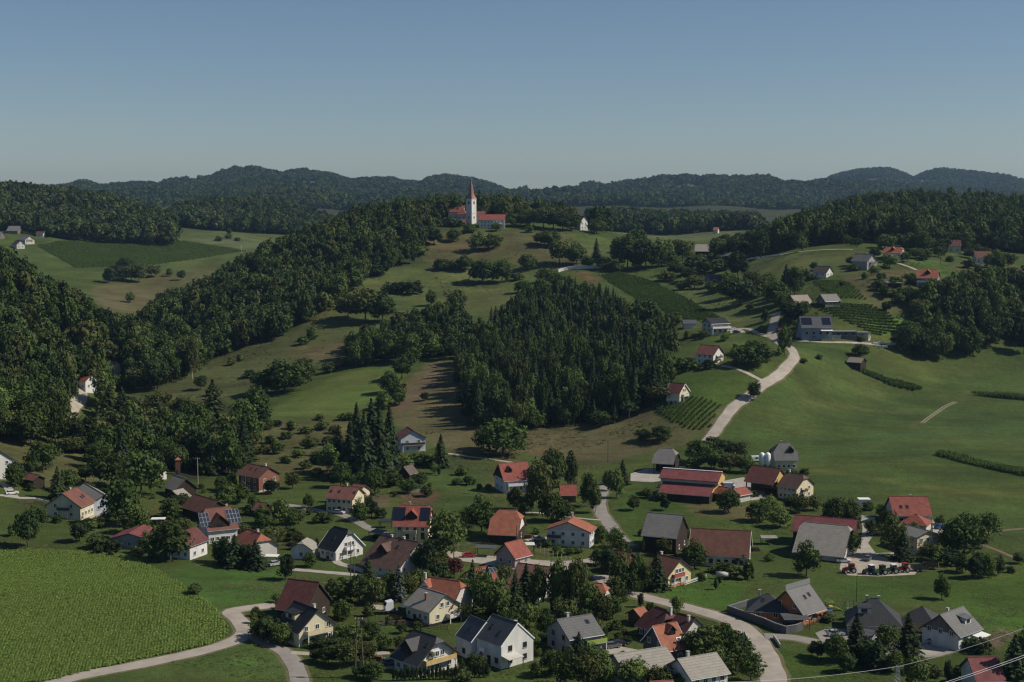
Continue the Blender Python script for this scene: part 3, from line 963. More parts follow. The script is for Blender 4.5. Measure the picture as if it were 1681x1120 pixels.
# individually placed trees and bushes: kind x y(base) height width, in pixels of the photograph
SPOTS = '''
u 678 483 22 30; u 655 482 20 28; u 640 480 16 22; b 708 502 24 18; b 750 512 36 30; b 792 466 42 48; b 824 464 38 32; b 762 444 22 30; u 724 443 18 24; u 744 443 16 22
b 712 402 30 26; b 745 397 22 20; b 786 412 28 34; b 808 409 26 30; u 690 420 18 26; u 690 400 16 22; b 600 528 54 50; b 572 524 40 40; b 628 528 44 40; b 866 443 26 26; b 902 405 28 34; b 888 402 20 24; u 868 382 12 14; b 840 372 22 22; b 815 380 14 16; u 770 382 14 22; u 750 372 12 20; u 738 372 16 24
b 1030 442 58 44; b 1060 443 52 44; b 1086 438 44 36; b 1016 432 42 30; b 1046 420 44 36; b 918 433 38 32; b 946 434 32 32; s 979 428 36 14; u 992 442 20 30; u 1012 446 20 30; b 965 440 20 24; b 872 495 30 30; b 858 480 20 24; u 850 460 12 20; b 895 462 22 26; b 915 470 22 22
b 1120 428 32 28; u 1137 442 22 30; u 1156 446 20 26; b 1108 452 24 24; u 1095 462 18 26; b 1132 462 24 26; u 1180 446 20 30; b 1222 428 36 30; b 1203 422 32 30; b 1242 418 32 30; b 1262 414 26 26; b 1180 424 28 28; b 1210 458 48 36; b 1214 502 50 48; b 1195 490 30 30; s 1290 482 46 22; b 1304 484 46 28; b 1274 502 40 42; b 1300 528 38 40; b 1318 520 28 26; u 1256 528 20 12; b 1317 412 20 18; b 1288 584 48 22; b 1238 657 30 20; b 1240 601 42 52; b 1212 602 32 32; u 1132 608 20 26; u 1165 605 16 22; u 1116 606 18 22; b 1390 402 16 14; u 1405 404 14 18
b 1085 725 26 30; b 1056 724 20 24; b 697 658 15 13; b 826 748 62 66; b 794 738 34 34; b 468 645 56 62; b 438 645 38 44; b 498 630 40 36; s 350 708 82 42; b 420 690 52 44; b 398 700 46 40; u 433 692 22 26; u 512 558 20 18; u 497 566 14 16; t 316 622 74 22; b 330 640 26 20; s 200 665 30 20
s 575 780 96 34; s 598 788 118 38; s 624 784 124 38; s 640 772 108 28; s 586 748 84 32; s 610 762 104 34; s 556 760 60 30; b 538 776 50 40; b 616 812 50 34; b 560 800 46 36; b 590 810 40 36; b 660 622 42 32; b 640 645 36 28; b 652 662 34 26; u 630 672 26 26; u 672 600 20 20; s 724 768 54 24; u 700 764 20 34; u 680 762 16 26; u 664 768 18 30
t 886 844 100 50; b 908 805 76 44; c 937 800 62 30; b 966 832 62 30; b 905 856 54 42; b 846 836 40 26; b 977 842 52 22; b 862 846 34 32; b 926 856 36 36; b 790 876 62 58; b 770 866 40 34; s 1022 796 44 22; b 1012 818 52 28; b 1000 806 40 24; b 1040 838 26 22; b 1092 838 24 18; b 1196 842 42 38; u 1085 822 16 22; u 1062 818 18 20; u 1105 822 14 18; u 1238 816 12 12; u 1228 818 14 16
b 732 912 80 66; c 700 944 62 38; b 684 938 46 36; b 712 940 40 36; s 605 958 46 24; b 590 990 54 54; b 618 992 44 34; b 566 988 40 40; z 655 986 64 32; b 672 982 46 30; r 746 950 40 36; b 716 962 48 46; b 640 984 50 36; b 690 970 40 36
s 776 994 80 30; b 792 1006 72 44; b 818 1016 74 46; s 846 1010 80 32; t 884 1004 88 36; t 916 1004 98 42; t 946 1006 104 44; b 968 1016 66 40; b 988 1026 58 34; b 1006 1016 42 32; s 800 982 56 28; b 870 1034 46 40; b 896 1046 46 34; b 838 1040 42 46; b 760 1000 60 34; b 930 1030 50 38; s 864 990 70 34; b 955 1034 40 34; b 1000 950 62 40; b 1020 966 64 34; b 1046 966 56 34; s 1078 968 66 36; b 1060 970 46 28; b 1036 976 40 30; b 1010 982 40 36; u 982 1040 26 24; u 1008 1034 18 26
b 1140 934 48 46; u 1216 930 26 32; u 1192 942 20 34; u 1205 950 24 30; u 1180 940 16 30; u 1228 952 34 20; b 1160 1088 66 66; b 1208 1102 66 64; b 1232 1120 56 44; b 1130 1080 46 50; b 1182 1110 54 60; b 930 1128 66 52; b 962 1130 66 50; b 992 1128 54 42; b 908 1108 46 42; b 1040 1132 56 54; b 1082 1136 46 52; b 970 1090 34 40; b 1120 1136 40 40; u 950 1072 28 30; s 950 1080 46 24
s 1406 1084 84 38; s 1490 1088 88 40; b 1456 1066 46 36; b 1432 1094 48 42; b 1372 1088 52 42; b 1342 1080 34 36; s 1664 1134 100 48; b 1684 1104 76 44; c 1556 1122 44 16; b 1502 1128 54 44; u 1612 1072 28 30; u 1592 1068 24 30; b 1390 1104 40 36; b 1470 1104 40 32; s 1440 1100 60 30; u 1530 1112 24 30; u 1576 1112 24 30; b 1520 1024 20 26; u 1360 1020 14 30; u 1400 1018 16 26
b 1546 984 42 28; b 1600 950 44 32; b 1622 948 42 28; b 1640 944 32 22; b 1580 940 34 32; b 1584 910 74 62; b 1558 906 52 40; w 1622 884 48 40; t 1468 914 76 48; s 1482 920 54 30; b 1456 878 46 32; b 1400 910 40 28; b 1370 866 56 44; b 1396 866 46 36; b 1324 946 58 46; b 1430 880 30 24; b 1280 866 34 42; b 1246 856 36 40; b 1312 842 34 30; b 1262 838 26 30; b 1335 838 28 26; b 1298 838 26 26; u 1540 924 26 30; u 1562 928 24 30; b 1526 920 30 34; b 1608 930 26 28; u 1500 876 20 24; b 1450 850 26 28; u 1660 940 12 16; b 1672 925 20 20; u 1425 838 16 22; u 1542 862 16 20; b 1612 900 30 26
b 1148 760 38 40; b 1172 770 36 40; b 1198 774 32 38; b 1226 776 28 36; b 1170 742 26 26; b 1210 752 26 30; b 1190 748 28 30; u 1300 786 16 26; u 1320 780 12 18; u 1140 770 22 24
b 280 920 74 64; b 262 902 40 40; s 386 930 56 34; c 362 924 46 34; s 420 934 52 30; c 402 930 44 30; s 372 926 48 26; c 470 952 46 30; b 46 898 74 44; b 130 890 40 36; b 60 868 40 34; u 165 900 26 44; u 185 906 22 32; u 150 870 18 24; s 95 820 58 26; b 70 772 54 46; b 112 806 42 32; b 25 800 46 40; u 50 806 14 16; b 202 862 84 68; b 232 815 84 70; b 182 800 64 60; b 252 790 60 54; b 160 770 48 44; b 220 876 50 50; b 140 790 30 26; u 160 866 20 26; u 20 880 22 16; b 145 815 24 24; b 320 978 23 23
b 460 862 46 34; b 432 868 28 28; b 506 834 24 18; b 480 862 30 26; b 450 896 36 36; u 476 888 26 30; b 490 860 24 24; b 370 830 40 36; b 395 826 34 32; b 280 850 36 36; b 300 836 28 30; u 340 780 26 30; b 362 805 26 22; s 308 770 44 26; b 340 775 50 40; b 270 770 40 34; b 330 760 50 40; b 372 772 50 40; s 350 778 62 32; b 390 780 46 36; u 410 845 20 24; b 440 905 34 34; u 415 905 24 26
b 440 1052 48 50; b 462 1060 42 40; b 422 1046 30 30; r 432 1054 34 28; u 478 1050 16 24; b 565 1052 30 34; b 582 1056 36 36; b 608 1050 34 34; b 560 985 30 34; u 545 978 30 24; u 606 1012 22 20; b 600 1090 40 36; b 570 1094 44 44; b 540 1090 36 40; b 630 1066 30 28; b 520 1086 24 30; b 615 1116 36 34; b 590 1112 26 30; u 505 1060 14 36; u 530 1064 18 40; u 556 1066 20 40; b 420 1012 18 14; u 416 1024 20 14; b 455 990 18 18; u 460 1000 14 18; u 672 1014 20 26; u 660 1018 14 20; u 690 1024 12 20; b 700 1104 44 30; b 780 1104 36 36; b 660 1040 20 20; u 1030 960 22 26; b 560 970 26 28
u 600 830 20 24; b 610 850 34 32; b 590 854 32 30; b 560 838 24 26; b 545 836 20 24; u 625 850 18 22; u 530 858 20 30; b 580 838 26 24; u 648 798 24 30; b 690 800 30 30; b 670 810 26 30; b 640 800 26 26; u 700 815 22 24; u 760 780 16 24; u 770 796 16 24; u 750 796 12 18; b 1010 900 36 34; b 1020 912 30 30; u 900 898 12 16; u 935 910 14 20; u 950 908 12 18; u 920 912 12 18
s 180 690 56 36; b 172 672 62 34; b 205 690 44 38; b 225 700 44 40; r 133 722 34 22; b 105 720 44 40; b 75 712 40 36; b 150 735 46 40; b 185 745 46 40; b 120 745 30 30; b 245 730 46 40; b 270 720 50 40; b 300 735 60 44; b 330 722 60 40; b 380 735 60 44; b 410 730 50 40; s 400 758 70 34; b 290 760 44 40; b 260 690 46 40; b 300 690 40 36; b 30 712 36 36
u 455 700 11 16;u 480 705 14 19;u 500 712 12 19;u 530 706 15 20;u 525 690 10 14;u 470 720 12 19;u 445 728 14 20;u 510 735 18 24;u 540 730 15 20;u 490 750 15 24;u 520 760 18 25;u 550 712 14 19;u 500 770 15 20;u 470 760 12 20;u 545 790 15 20;u 575 690 12 17;u 430 745 15 20;u 560 690 11 16;b 455 745 21 22;b 520 784 18 20;b 440 705 17 17
b 655 665 26 22; u 380 600 12 14; u 395 592 10 14; u 350 650 16 22; u 410 620 14 20; b 500 612 24 24; u 540 612 18 22; u 560 602 16 20; b 180 465 28 20; b 196 462 24 20; b 215 462 26 28; b 228 464 30 24; b 205 440 18 22; b 250 455 20 24; b 278 454 14 10; b 298 460 18 14; b 214 497 16 14; u 375 392 8 10; u 360 396 8 12; u 390 396 6 10; b 376 386 12 8
u 1590 440 14 20; u 1470 470 16 24; u 1455 486 16 26; u 1480 486 14 20; b 1500 500 26 26; u 1440 470 10 16; b 1495 466 18 20; b 1475 500 18 18; b 1455 512 18 16; u 1420 458 10 12; u 1430 440 14 16; b 1460 440 22 26; b 1484 430 16 20; u 1500 420 14 18; b 1505 425 18 20; b 1540 422 18 22; b 1520 425 16 18; b 1585 412 22 20; b 1550 412 18 18; b 1600 420 20 20; b 1640 446 30 24; b 1625 440 24 20; b 1655 436 20 22; u 1560 430 10 14; b 1412 588 24 24; u 1470 560 10 14; u 1415 560 10 14; u 1405 558 8 10; b 1340 535 18 16; u 1335 556 8 12
b 1112 424 30 30; b 1100 436 26 28; b 1178 412 22 24; b 1190 408 24 24; b 1214 408 26 26; b 1232 404 26 26; b 1250 402 24 24; b 1268 400 22 22; u 1165 428 14 24; u 1150 432 14 22; u 1185 434 14 24; u 1205 438 14 22; u 1125 452 14 20; b 1140 474 22 26; u 1120 476 14 22; u 1168 478 18 22; u 1178 480 16 24; b 1196 472 26 24; b 1232 470 24 24; b 1250 486 30 28; b 1262 472 24 24; u 1236 492 16 20; b 1284 508 26 24; u 1230 508 10 14; u 1330 460 10 16; u 1322 452 10 14; b 1336 444 14 14; u 1400 445 12 16; b 1396 436 16 14; u 1372 502 10 16; u 1385 470 8 12; u 1250 545 8 10; b 1310 540 16 16; b 938 379 30 28; b 924 379 32 28; b 908 376 34 30; b 892 374 32 28; b 968 376 38 22; b 980 384 24 26; b 876 372 28 26; b 862 372 24 24; u 1345 590 8 10; b 1435 452 16 18; u 1446 458 10 16; b 1446 476 16 20; u 1492 482 12 18; u 1468 486 10 16; b 1436 424 18 20; u 1515 428 10 14; b 1532 404 18 18; b 1548 400 18 20; b 1580 398 20 20; u 1618 418 12 18; b 1636 430 20 20; b 1592 424 16 18; b 1610 462 22 26; b 1560 478 26 28; b 1530 484 24 28; b 1512 520 30 30; u 1320 596 8 10; u 1210 580 14 18; b 1155 556 14 14; b 1190 560 12 14; u 1110 532 18 20; u 1130 556 12 16; b 1098 536 22 20; u 1255 595 10 14
'''
for s in SPOTS.replace('\n', ';').split(';'):
    v = s.split()
    if len(v) < 5:
        continue
    k = v[0]
    px, py, hp, wp = map(float, v[1:])
    x, y, z = ground(px, py, ymax=2200)
    m_ = (y * CP + (CAM_H - z) * SP) / FPX
    RNG.seed(int(px * 7 + py))
    t_ = tree(k, x, y, hp * m_ * (.95 if y < 560 else 1.04), wp * m_ * (1.35 if k == 's' else (1.02 if y < 560 else 1.18)), px=px, py=py - hp * .5)
    if k == 'b' and hp * m_ < 7.5:
        t_.name = 'small_tree'
# thuja hedge in front of the charcoal house: every column a plant of its own
for i in range(25):
    px, py = 646 + i * 6.4, 1118 - i * .15 - (2 if i > 18 else 0)
    x, y, z = ground(px, py)
    t_ = tree('c', x, y, RNG.uniform(2.6, 3.5), RNG.uniform(.95, 1.15), 'clipped thuja column in the long hedge before the charcoal-roofed house', 'thuja hedge columns', var=0)
    t_.name = 'thuja_column'

# ---------------------------------------------------------------- woods: the trees that show largest one by one, the rest as one mass
LOW = {}
for i in range(4):
    LOW['b', i] = crown(300 + i, 12, 24, .080, (.46, .46, .42), .56, .05, ('leaves', 'leaves_dark', 'leaves_olive', 'leaves')[i])
for i in range(3):
    LOW['m', i] = crown(310 + i, 24, 44, .044, (.45, .45, .44), .54, .03, ('leaves', 'leaves_dark', 'leaves_olive')[i])
for i in range(2):
    LOW['s', i] = spruce_crown(320 + i, 18, 13, .48)
pc = bpy.data.collections.new('forest_kinds')
LIDX = {}
for n_, (k, me) in enumerate(LOW.items()):
    o = bpy.data.objects.new('%02d_%s' % (n_, 'forest_tree'), me)
    pc.objects.link(o)
    LIDX[k] = n_


def scatter_object(name, pts, rots, scls, idxs, collection, label, cat):
    me = bpy.data.meshes.new(name)
    me.vertices.add(len(pts))
    me.vertices.foreach_set('co', np.asarray(pts, np.float32).ravel())
    a = me.attributes.new('rot', 'FLOAT_VECTOR', 'POINT')
    a.data.foreach_set('vector', np.asarray(rots, np.float32).ravel())
    a = me.attributes.new('scl', 'FLOAT_VECTOR', 'POINT')
    a.data.foreach_set('vector', np.asarray(scls, np.float32).ravel())
    a = me.attributes.new('pick', 'INT', 'POINT')
    a.data.foreach_set('value', np.asarray(idxs, np.int32))
    o = link(name, me)
    ng = bpy.data.node_groups.new(name, 'GeometryNodeTree')
    ng.interface.new_socket('Geometry', in_out='INPUT', socket_type='NodeSocketGeometry')
    ng.interface.new_socket('Geometry', in_out='OUTPUT', socket_type='NodeSocketGeometry')
    gi, go = ng.nodes.new('NodeGroupInput'), ng.nodes.new('NodeGroupOutput')
    ci = ng.nodes.new('GeometryNodeCollectionInfo')
    ci.inputs['Collection'].default_value = collection
    ci.inputs['Separate Children'].default_value = True
    ci.inputs['Reset Children'].default_value = True
    ip = ng.nodes.new('GeometryNodeInstanceOnPoints')
    ip.inputs['Pick Instance'].default_value = True
    ng.links.new(gi.outputs[0], ip.inputs['Points'])
    ng.links.new(ci.outputs[0], ip.inputs['Instance'])
    for nm, ty, sk in (('pick', 'INT', 'Instance Index'), ('rot', 'FLOAT_VECTOR', 'Rotation'), ('scl', 'FLOAT_VECTOR', 'Scale')):
        na = ng.nodes.new('GeometryNodeInputNamedAttribute')
        na.data_type = ty
        na.inputs['Name'].default_value = nm
        ng.links.new(na.outputs[0], ip.inputs[sk])
    ng.links.new(ip.outputs[0], go.inputs[0])
    md = o.modifiers.new('scatter', 'NODES')
    md.node_group = ng
    return tag(o, label, cat, kind='stuff')


CHURCH_Y = ground(772, 364, 0, 1100, 1300)[1]
print('CHURCH', CHURCH_Y, ground(808, 378, 0)[1], H(0, CHURCH_Y), H(-30., CHURCH_Y + 40))
WOODS = [
    # polygon of the crowns' middles, nearest, farthest, spacing m, height m, share of spruces, name, label of single trees, how many single
    ('-80 380 -20 383 40 395 80 420 130 447 160 482 205 512 228 548 218 592 190 602 150 612 110 640 105 690 60 700 -80 690', 560, 960, 8.4, 15.5, .05, 'left_wood', 'broadleaf tree in the wooded slope at the left edge', 25),
    ('222 535 260 495 300 470 400 420 480 385 560 345 620 325 700 322 735 335 722 345 700 385 680 415 640 428 610 446 570 468 530 500 490 522 420 545 350 570 310 592 260 612 205 605', 780, 1290, 8.8, 15.5, .04, 'church_hill_wood', 'broadleaf tree in the dark wood climbing to the church', 22),
    ('690 322 740 326 800 318 850 322 950 345 1000 352 1000 372 975 368 930 372 880 368 845 366 780 358 690 352', CHURCH_Y + 13, 1330, 8.5, 17, .06, 'hilltop_wood', 'broadleaf tree in the row behind the hilltop church', 10),
    ('768 560 805 528 850 500 890 476 930 466 1000 486 1028 512 1040 532 1082 570 1092 612 1090 640 1040 650 985 680 870 686 800 676 765 640 752 590', 640, 985, 5.8, 16, .66, 'spruce_wood', 'spruce in the dense plantation above the brown meadow', 190),
    ('1040 500 1060 500 1100 550 1104 600 1096 645 1060 655 1040 640 1080 600 1060 545', 640, 900, 8, 13, .05, 'plantation_fringe', 'broadleaf tree on the right-hand fringe of the spruce plantation', 10),
    ('790 655 860 670 940 690 990 680 1050 655 1050 668 990 697 930 703 850 695 790 680', 635, 690, 7.5, 11, .1, 'plantation_front', 'broadleaf tree along the lower edge of the spruce plantation', 12),
    ('572 562 600 545 640 538 700 516 760 505 765 535 755 568 700 572 650 566 600 580 575 580', 770, 940, 8.5, 14, .05, 'hedgerow_wood', 'broadleaf tree in the hedgerow above the sloping green field', 12),
    ('1240 392 1300 368 1400 336 1500 322 1600 326 1760 332 1760 425 1680 415 1630 405 1560 396 1490 402 1400 402 1320 405 1240 402', 1010, 1560, 9.2, 17, .15, 'right_wood', 'broadleaf tree in the long dark wood below the right skyline', 8),
    ('1485 520 1510 480 1560 468 1640 448 1760 445 1760 552 1650 552 1600 560 1530 570 1490 565', 690, 950, 8.4, 14.5, .06, 'lower_right_wood', 'broadleaf tree in the wood at the right edge of the big meadow', 16),
    ('120 712 170 690 240 690 300 704 340 700 385 706 400 722 390 752 300 768 240 745 170 732', 560, 720, 8.5, 14, .15, 'stream_wood', 'broadleaf tree in the stream wood below the church hill', 8),
    ('200 575 235 590 225 630 200 645 190 625', 780, 960, 8.5, 14, .05, 'gully_wood', 'broadleaf tree in the shaded gully left of the church hill', 4),
    ('-80 298 0 303 130 316 250 342 290 378 275 398 150 394 90 384 40 365 -80 380', 1660, 2350, 10.5, 19, .06, 'far_left_wood', None, 0),
    ('255 352 330 330 400 323 460 330 520 350 560 368 500 376 440 393 300 384', 1950, 2900, 11, 19, .06, 'far_knoll_wood', None, 0),
    ('985 348 1240 354 1260 378 1200 376 1000 374 960 370', 1720, 2600, 10.5, 18, .05, 'far_valley_wood', None, 0),
    ('560 352 720 352 720 392 500 400', 1900, 2900, 12, 18, .05, 'far_hidden_wood', None, 0),
    ('1440 395 1540 388 1560 402 1470 408', 960, 1040, 9, 13, .02, 'right_orchard_wood', 'broadleaf tree in the grove behind the orange-roofed hill houses', 4),
]
FARH = ((468, 296), (502, 299), (514, 301), (538, 300), (731, 304), (702, 306), (692, 305), (658, 305), (964, 317), (977, 317), (1108, 307), (1121, 305), (1368, 296), (1398, 294), (1530, 296), (1512, 296), (318, 294))
FAR_CLEAR = [[(x - 7, y + 1), (x + 7, y + 1), (x + 7, y + 9), (x - 7, y + 9)] for x, y in FARH] + [P(s) for s in ('860 315 960 304 950 314 870 322', '1095 302 1150 304 1175 318 1110 312', '1345 298 1450 292 1450 302 1350 304', '458 297 550 299 540 306 460 305', '310 294 350 291 345 297 310 299')]
HOLES = [(139, 620, 16), (185, 598, 11), (126, 650, 16), (250, 760, 10), (954, 362, 11), (190, 672, 10), (292, 765, 8)]   # clearings round valley houses and road
single = {'b': 0, 's': 0}
MASS = {'near': [[], [], [], []], 'far': [[], [], [], []]}
for poly, y0, y1, sp, ht, sh, nm, lab, nsing in WOODS:
    poly = P(poly)
    rng = np.random.default_rng(len(nm) * 31 + int(y0))
    xr = [p[0] for p in poly]
    xa = min((min(xr) - 840.5) / FPX * y1, (min(xr) - 840.5) / FPX * y0) - 30
    xb = max((max(xr) - 840.5) / FPX * y1, (max(xr) - 840.5) / FPX * y0) + 30
    gx, gy = np.meshgrid(np.arange(xa, xb, sp), np.arange(y0, y1, sp))
    gx = (gx + rng.uniform(-.42, .42, gx.shape) * sp).ravel()
    gy = (gy + rng.uniform(-.42, .42, gy.shape) * sp).ravel()
    gz = H(gx, gy)
    hh = ht * rng.uniform(.62, 1.28, gx.shape)
    px, py = proj(gx, gy, gz + hh * .55)
    ok = inpoly(px, py, poly)
    for hx, hy, hr_ in HOLES:
        ok &= ~((np.abs(px - hx) < hr_) & (py > hy - 14) & (py < hy + 26))
    gx, gy, gz, hh, px, py = (a[ok] for a in (gx, gy, gz, hh, px, py))
    spr = rng.random(len(gx)) < sh
    rad_ = np.where(spr, hh * rng.uniform(.36, .50, len(gx)), sp * rng.uniform(1.05, 1.75, len(gx)))
    # those nearest the viewer (and so largest) are single trees
    order = np.argsort(gy)
    # keep the ones with a clear view: nothing of the same wood close in front
    front = []
    if lab:
        cellmin = {}
        for i in order:
            c_ = int(px[i] // 14)
            if py[i] < cellmin.get(c_, 1e9) - 5:
                cellmin[c_] = py[i]
                front.append(i)
    singles = set(front[:nsing])
    for i in range(len(gx)):
        kk = 's' if spr[i] else 'b'
        if i in singles:
            RNG.seed(int(gx[i] * 13 + gy[i]))
            l_ = lab if (kk == 's') == (sh > .5) else (lab.replace('broadleaf tree', 'spruce') if kk == 's' else lab.replace('spruce in', 'broadleaf tree in'))
            tree(kk, gx[i], gy[i], hh[i], rad_[i], l_, 'trees of the ' + nm.replace('_', ' '))
            single[kk] += 1
        else:
            q = MASS['near' if y1 < 1600 else 'far']
            q[0].append((gx[i], gy[i], gz[i]))
            q[1].append((0, 0, rng.uniform(0, 6.28)))
            q[2].append((rad_[i], rad_[i], hh[i]))
            if kk == 's':
                q[3].append(LIDX['s', int(rng.integers(2))])
            elif y1 < 1600:
                q[3].append(LIDX['m', int(rng.integers(3))])
            else:
                q[3].append(LIDX['b', int(rng.integers(4))])
# the far range
rng = np.random.default_rng(99)
sp = 15.0
gx, gy = np.meshgrid(np.arange(-2700, 2700, sp), np.arange(3300, 7000, sp))
gx = (gx + rng.uniform(-.45, .45, gx.shape) * sp).ravel()
gy = (gy + rng.uniform(-.45, .45, gy.shape) * sp).ravel()
keep = (np.abs(gx) < gy * .385)
gx, gy = gx[keep], gy[keep]
gz = H(gx, gy)
px, py = proj(gx, gy, gz)
# drop those hidden behind the nearer land
vis = np.ones(len(gx), bool)
hmax = np.full(len(gx), -9.0)
for f in np.linspace(.05, .985, 90):
    sl = (H(gx * f, gy * f) - CAM_H) / (gy * f)
    hmax = np.maximum(hmax, sl)
vis = (gz + 22 - CAM_H) / gy > hmax
for cl in FAR_CLEAR:
    vis &= ~inpoly(px, py, cl)
gx, gy, gz = gx[vis], gy[vis], gz[vis]
nf = len(gx)
q = MASS['far']
hh = 19 * rng.uniform(.55, 1.35, nf)
ww = sp * rng.uniform(1.15, 1.6, nf)
q[0] += list(zip(gx, gy, gz))
q[1] += [(0, 0, a) for a in rng.uniform(0, 6.28, nf)]
q[2] += list(zip(ww, ww, hh))
q[3] += [LIDX['b', int(a)] for a in rng.integers(0, 4, nf)]
scatter_object('hill_forest', *MASS['near'], pc, 'deep dark woods covering the slopes round the church hill', 'forest')
scatter_object('distant_forest', *MASS['far'], pc, 'hazy forest over the distant ridges along the skyline', 'forest')
print('FOREST', len(MASS['near'][0]), len(MASS['far'][0]), single, len(TREES))

# ---------------------------------------------------------------- building materials
for nm, c_ in {'orange': (.34, .125, .075), 'red': (.27, .080, .058), 'redbrown': (.185, .078, .060), 'darkred': (.125, .045, .040), 'maroon': (.20, .062, .062),
               'brown': (.125, .075, .060), 'rustbrown': (.150, .068, .048), 'pinkbrown': (.20, .105, .085)}.items():
    roofmat('tiles_' + nm, c_)
for nm, c_ in {'grey': (.21, .20, .185), 'palegrey': (.32, .295, .255), 'beige': (.30, .25, .20), 'charcoal': (.050, .052, .056), 'slate': (.095, .098, .105), 'black': (.028, .030, .034), 'midgrey': (.14, .138, .135), 'umber': (.11, .085, .070)}.items():
    roofmat('sheet_' + nm, c_, .16, .55, .6)
for nm, c_ in {'white': (0.622, 0.613, 0.580), 'cream': (0.605, 0.521, 0.353), 'yellow': (0.600, 0.515, 0.300), 'paleyellow': (0.588, 0.538, 0.378), 'grey': (0.302, 0.302, 0.302), 'offwhite': (0.521, 0.504, 0.462), 'pink': (0.420, 0.319, 0.302), 'orange': (0.462, 0.176, 0.071),
               'green': (0.084, 0.168, 0.050), 'lime': (0.319, 0.420, 0.084), 'bluewhite': (0.462, 0.504, 0.554), 'bluegrey': (0.218, 0.252, 0.311), 'darkgrey': (0.101, 0.101, 0.105), 'olive': (0.336, 0.319, 0.185)}.items():
    plain('plaster_' + nm, c_, .85, .17, .6, .2, streak=True)
plain('planks_dark', (.045, .033, .025), .9, .3, 1.5, .1, streak=True)
plain('planks_brown', (.13, .080, .048), .85, .3, 1.5, .15, streak=True)
plain('planks_grey', (.16, .145, .125), .9, .3, 1.5, .1, streak=True)
plain('planks_yellow', (.52, .36, .14), .8, .2, 1.5, .2, streak=True)
plain('frame_white', (.78, .78, .76), .5, .04)
plain('frame_dark', (.06, .055, .05), .5, .1)
plain('brick', (.21, .090, .062), .9, .3, 2.5)
roofmat('tiles_spire', (.33, .165, .145))
plain('concrete_wall', (.42, .40, .37), .9, .15, .8, streak=True)
plain('metal_grey', (.42, .43, .44), .4, .08, 1, .5, .6)
plain('white_metal', (.80, .81, .82), .35, .05, 1, .5)
plain('dark_metal', (.035, .036, .04), .45, .1)
plain('wood_pole', (.12, .095, .07), .9, .25, 3)
plain('red_paint', (.26, .025, .02), .35, .06, 1, .5)
plain('green_paint', (.035, .12, .035), .35, .06, 1, .5)
plain('rubber', (.02, .02, .02), .85, .1)
plain('tarp_blue', (.06, .12, .26), .5, .15)
plain('flowers', (.35, .08, .06), .9, .5, 6)
plain('terracotta', (.42, .16, .08), .85, .2, 3)
for nm, c_ in {'white': (.78, .78, .78), 'silver': (.42, .43, .45), 'black': (.018, .018, .02), 'grey': (.12, .125, .13), 'red': (.36, .025, .02), 'blue': (.03, .07, .2)}.items():
    plain('paint_' + nm, c_, .25, .02, 1, .6)
m, nt, b = newmat('glass')
b.inputs['Base Color'].default_value = (.022, .026, .032, 1)
b.inputs['Roughness'].default_value = .06
b.inputs['Specular IOR Level'].default_value = .6
m, nt, b = newmat('solar')
b.inputs['Base Color'].default_value = (.012, .015, .028, 1)
b.inputs['Roughness'].default_value = .18
m, nt, b = newmat('collector')
b.inputs['Base Color'].default_value = (.035, .045, .065, 1)
b.inputs['Roughness'].default_value = .12

WINMESH = {}
BLD = []            # (label ref, px, py) of buildings, for describing what stands beside them


def window(parent, M, w, h, frame='frame_white', door=False, sill=True, bars=True):
    key = (round(w, 2), round(h, 2), frame, door)
    if key not in WINMESH:
        f = MB()
        t = .09
        f.box((-w / 2 + t / 2, -.02, 0), (t, .16, h)).box((w / 2 - t / 2, -.02, 0), (t, .16, h))
        f.box((0, -.02, h / 2 - t / 2), (w - 2 * t, .16, t)).box((0, -.02, -h / 2 + t / 2), (w - 2 * t, .16, t))
        if w > .9 and bars:
            f.box((0, -.015, 0), (.06, .12, h - 2 * t))
        fm = f.mesh('window')
        fm.materials.append(MATS[frame])
        p = MB().box((0, 0, 0), (w - 2 * t + .01, .10, h - 2 * t + .01)).mesh('pane')
        p.materials.append(MATS['glass'])
        s_ = MB().box((0, -.06, -h / 2 - .05), (w + .2, .26, .07)).mesh('sill')
        s_.materials.append(MATS['concrete_wall'])
        WINMESH[key] = (fm, p, s_)
    fm, p, s_ = WINMESH[key]
    o = link('door' if door else 'window', fm, parent)
    o.matrix_local = M
    link('pane', p, o)
    if sill and not door:
        link('sill', s_, o)
    return o


def wall_frame(side, u, z, L, W):
    """placement on a wall: F faces local -y, B +y, L -x, R +x; u runs along the wall"""
    if side == 'F':
        return Matrix.Translation((u, -W / 2, z))
    if side == 'B':
        return Matrix.Translation((-u, W / 2, z)) @ Matrix.Rotation(math.pi, 4, 'Z')
    if side == 'R':
        return Matrix.Translation((L / 2, u, z)) @ Matrix.Rotation(math.pi / 2, 4, 'Z')
    return Matrix.Translation((-L / 2, -u, z)) @ Matrix.Rotation(-math.pi / 2, 4, 'Z')


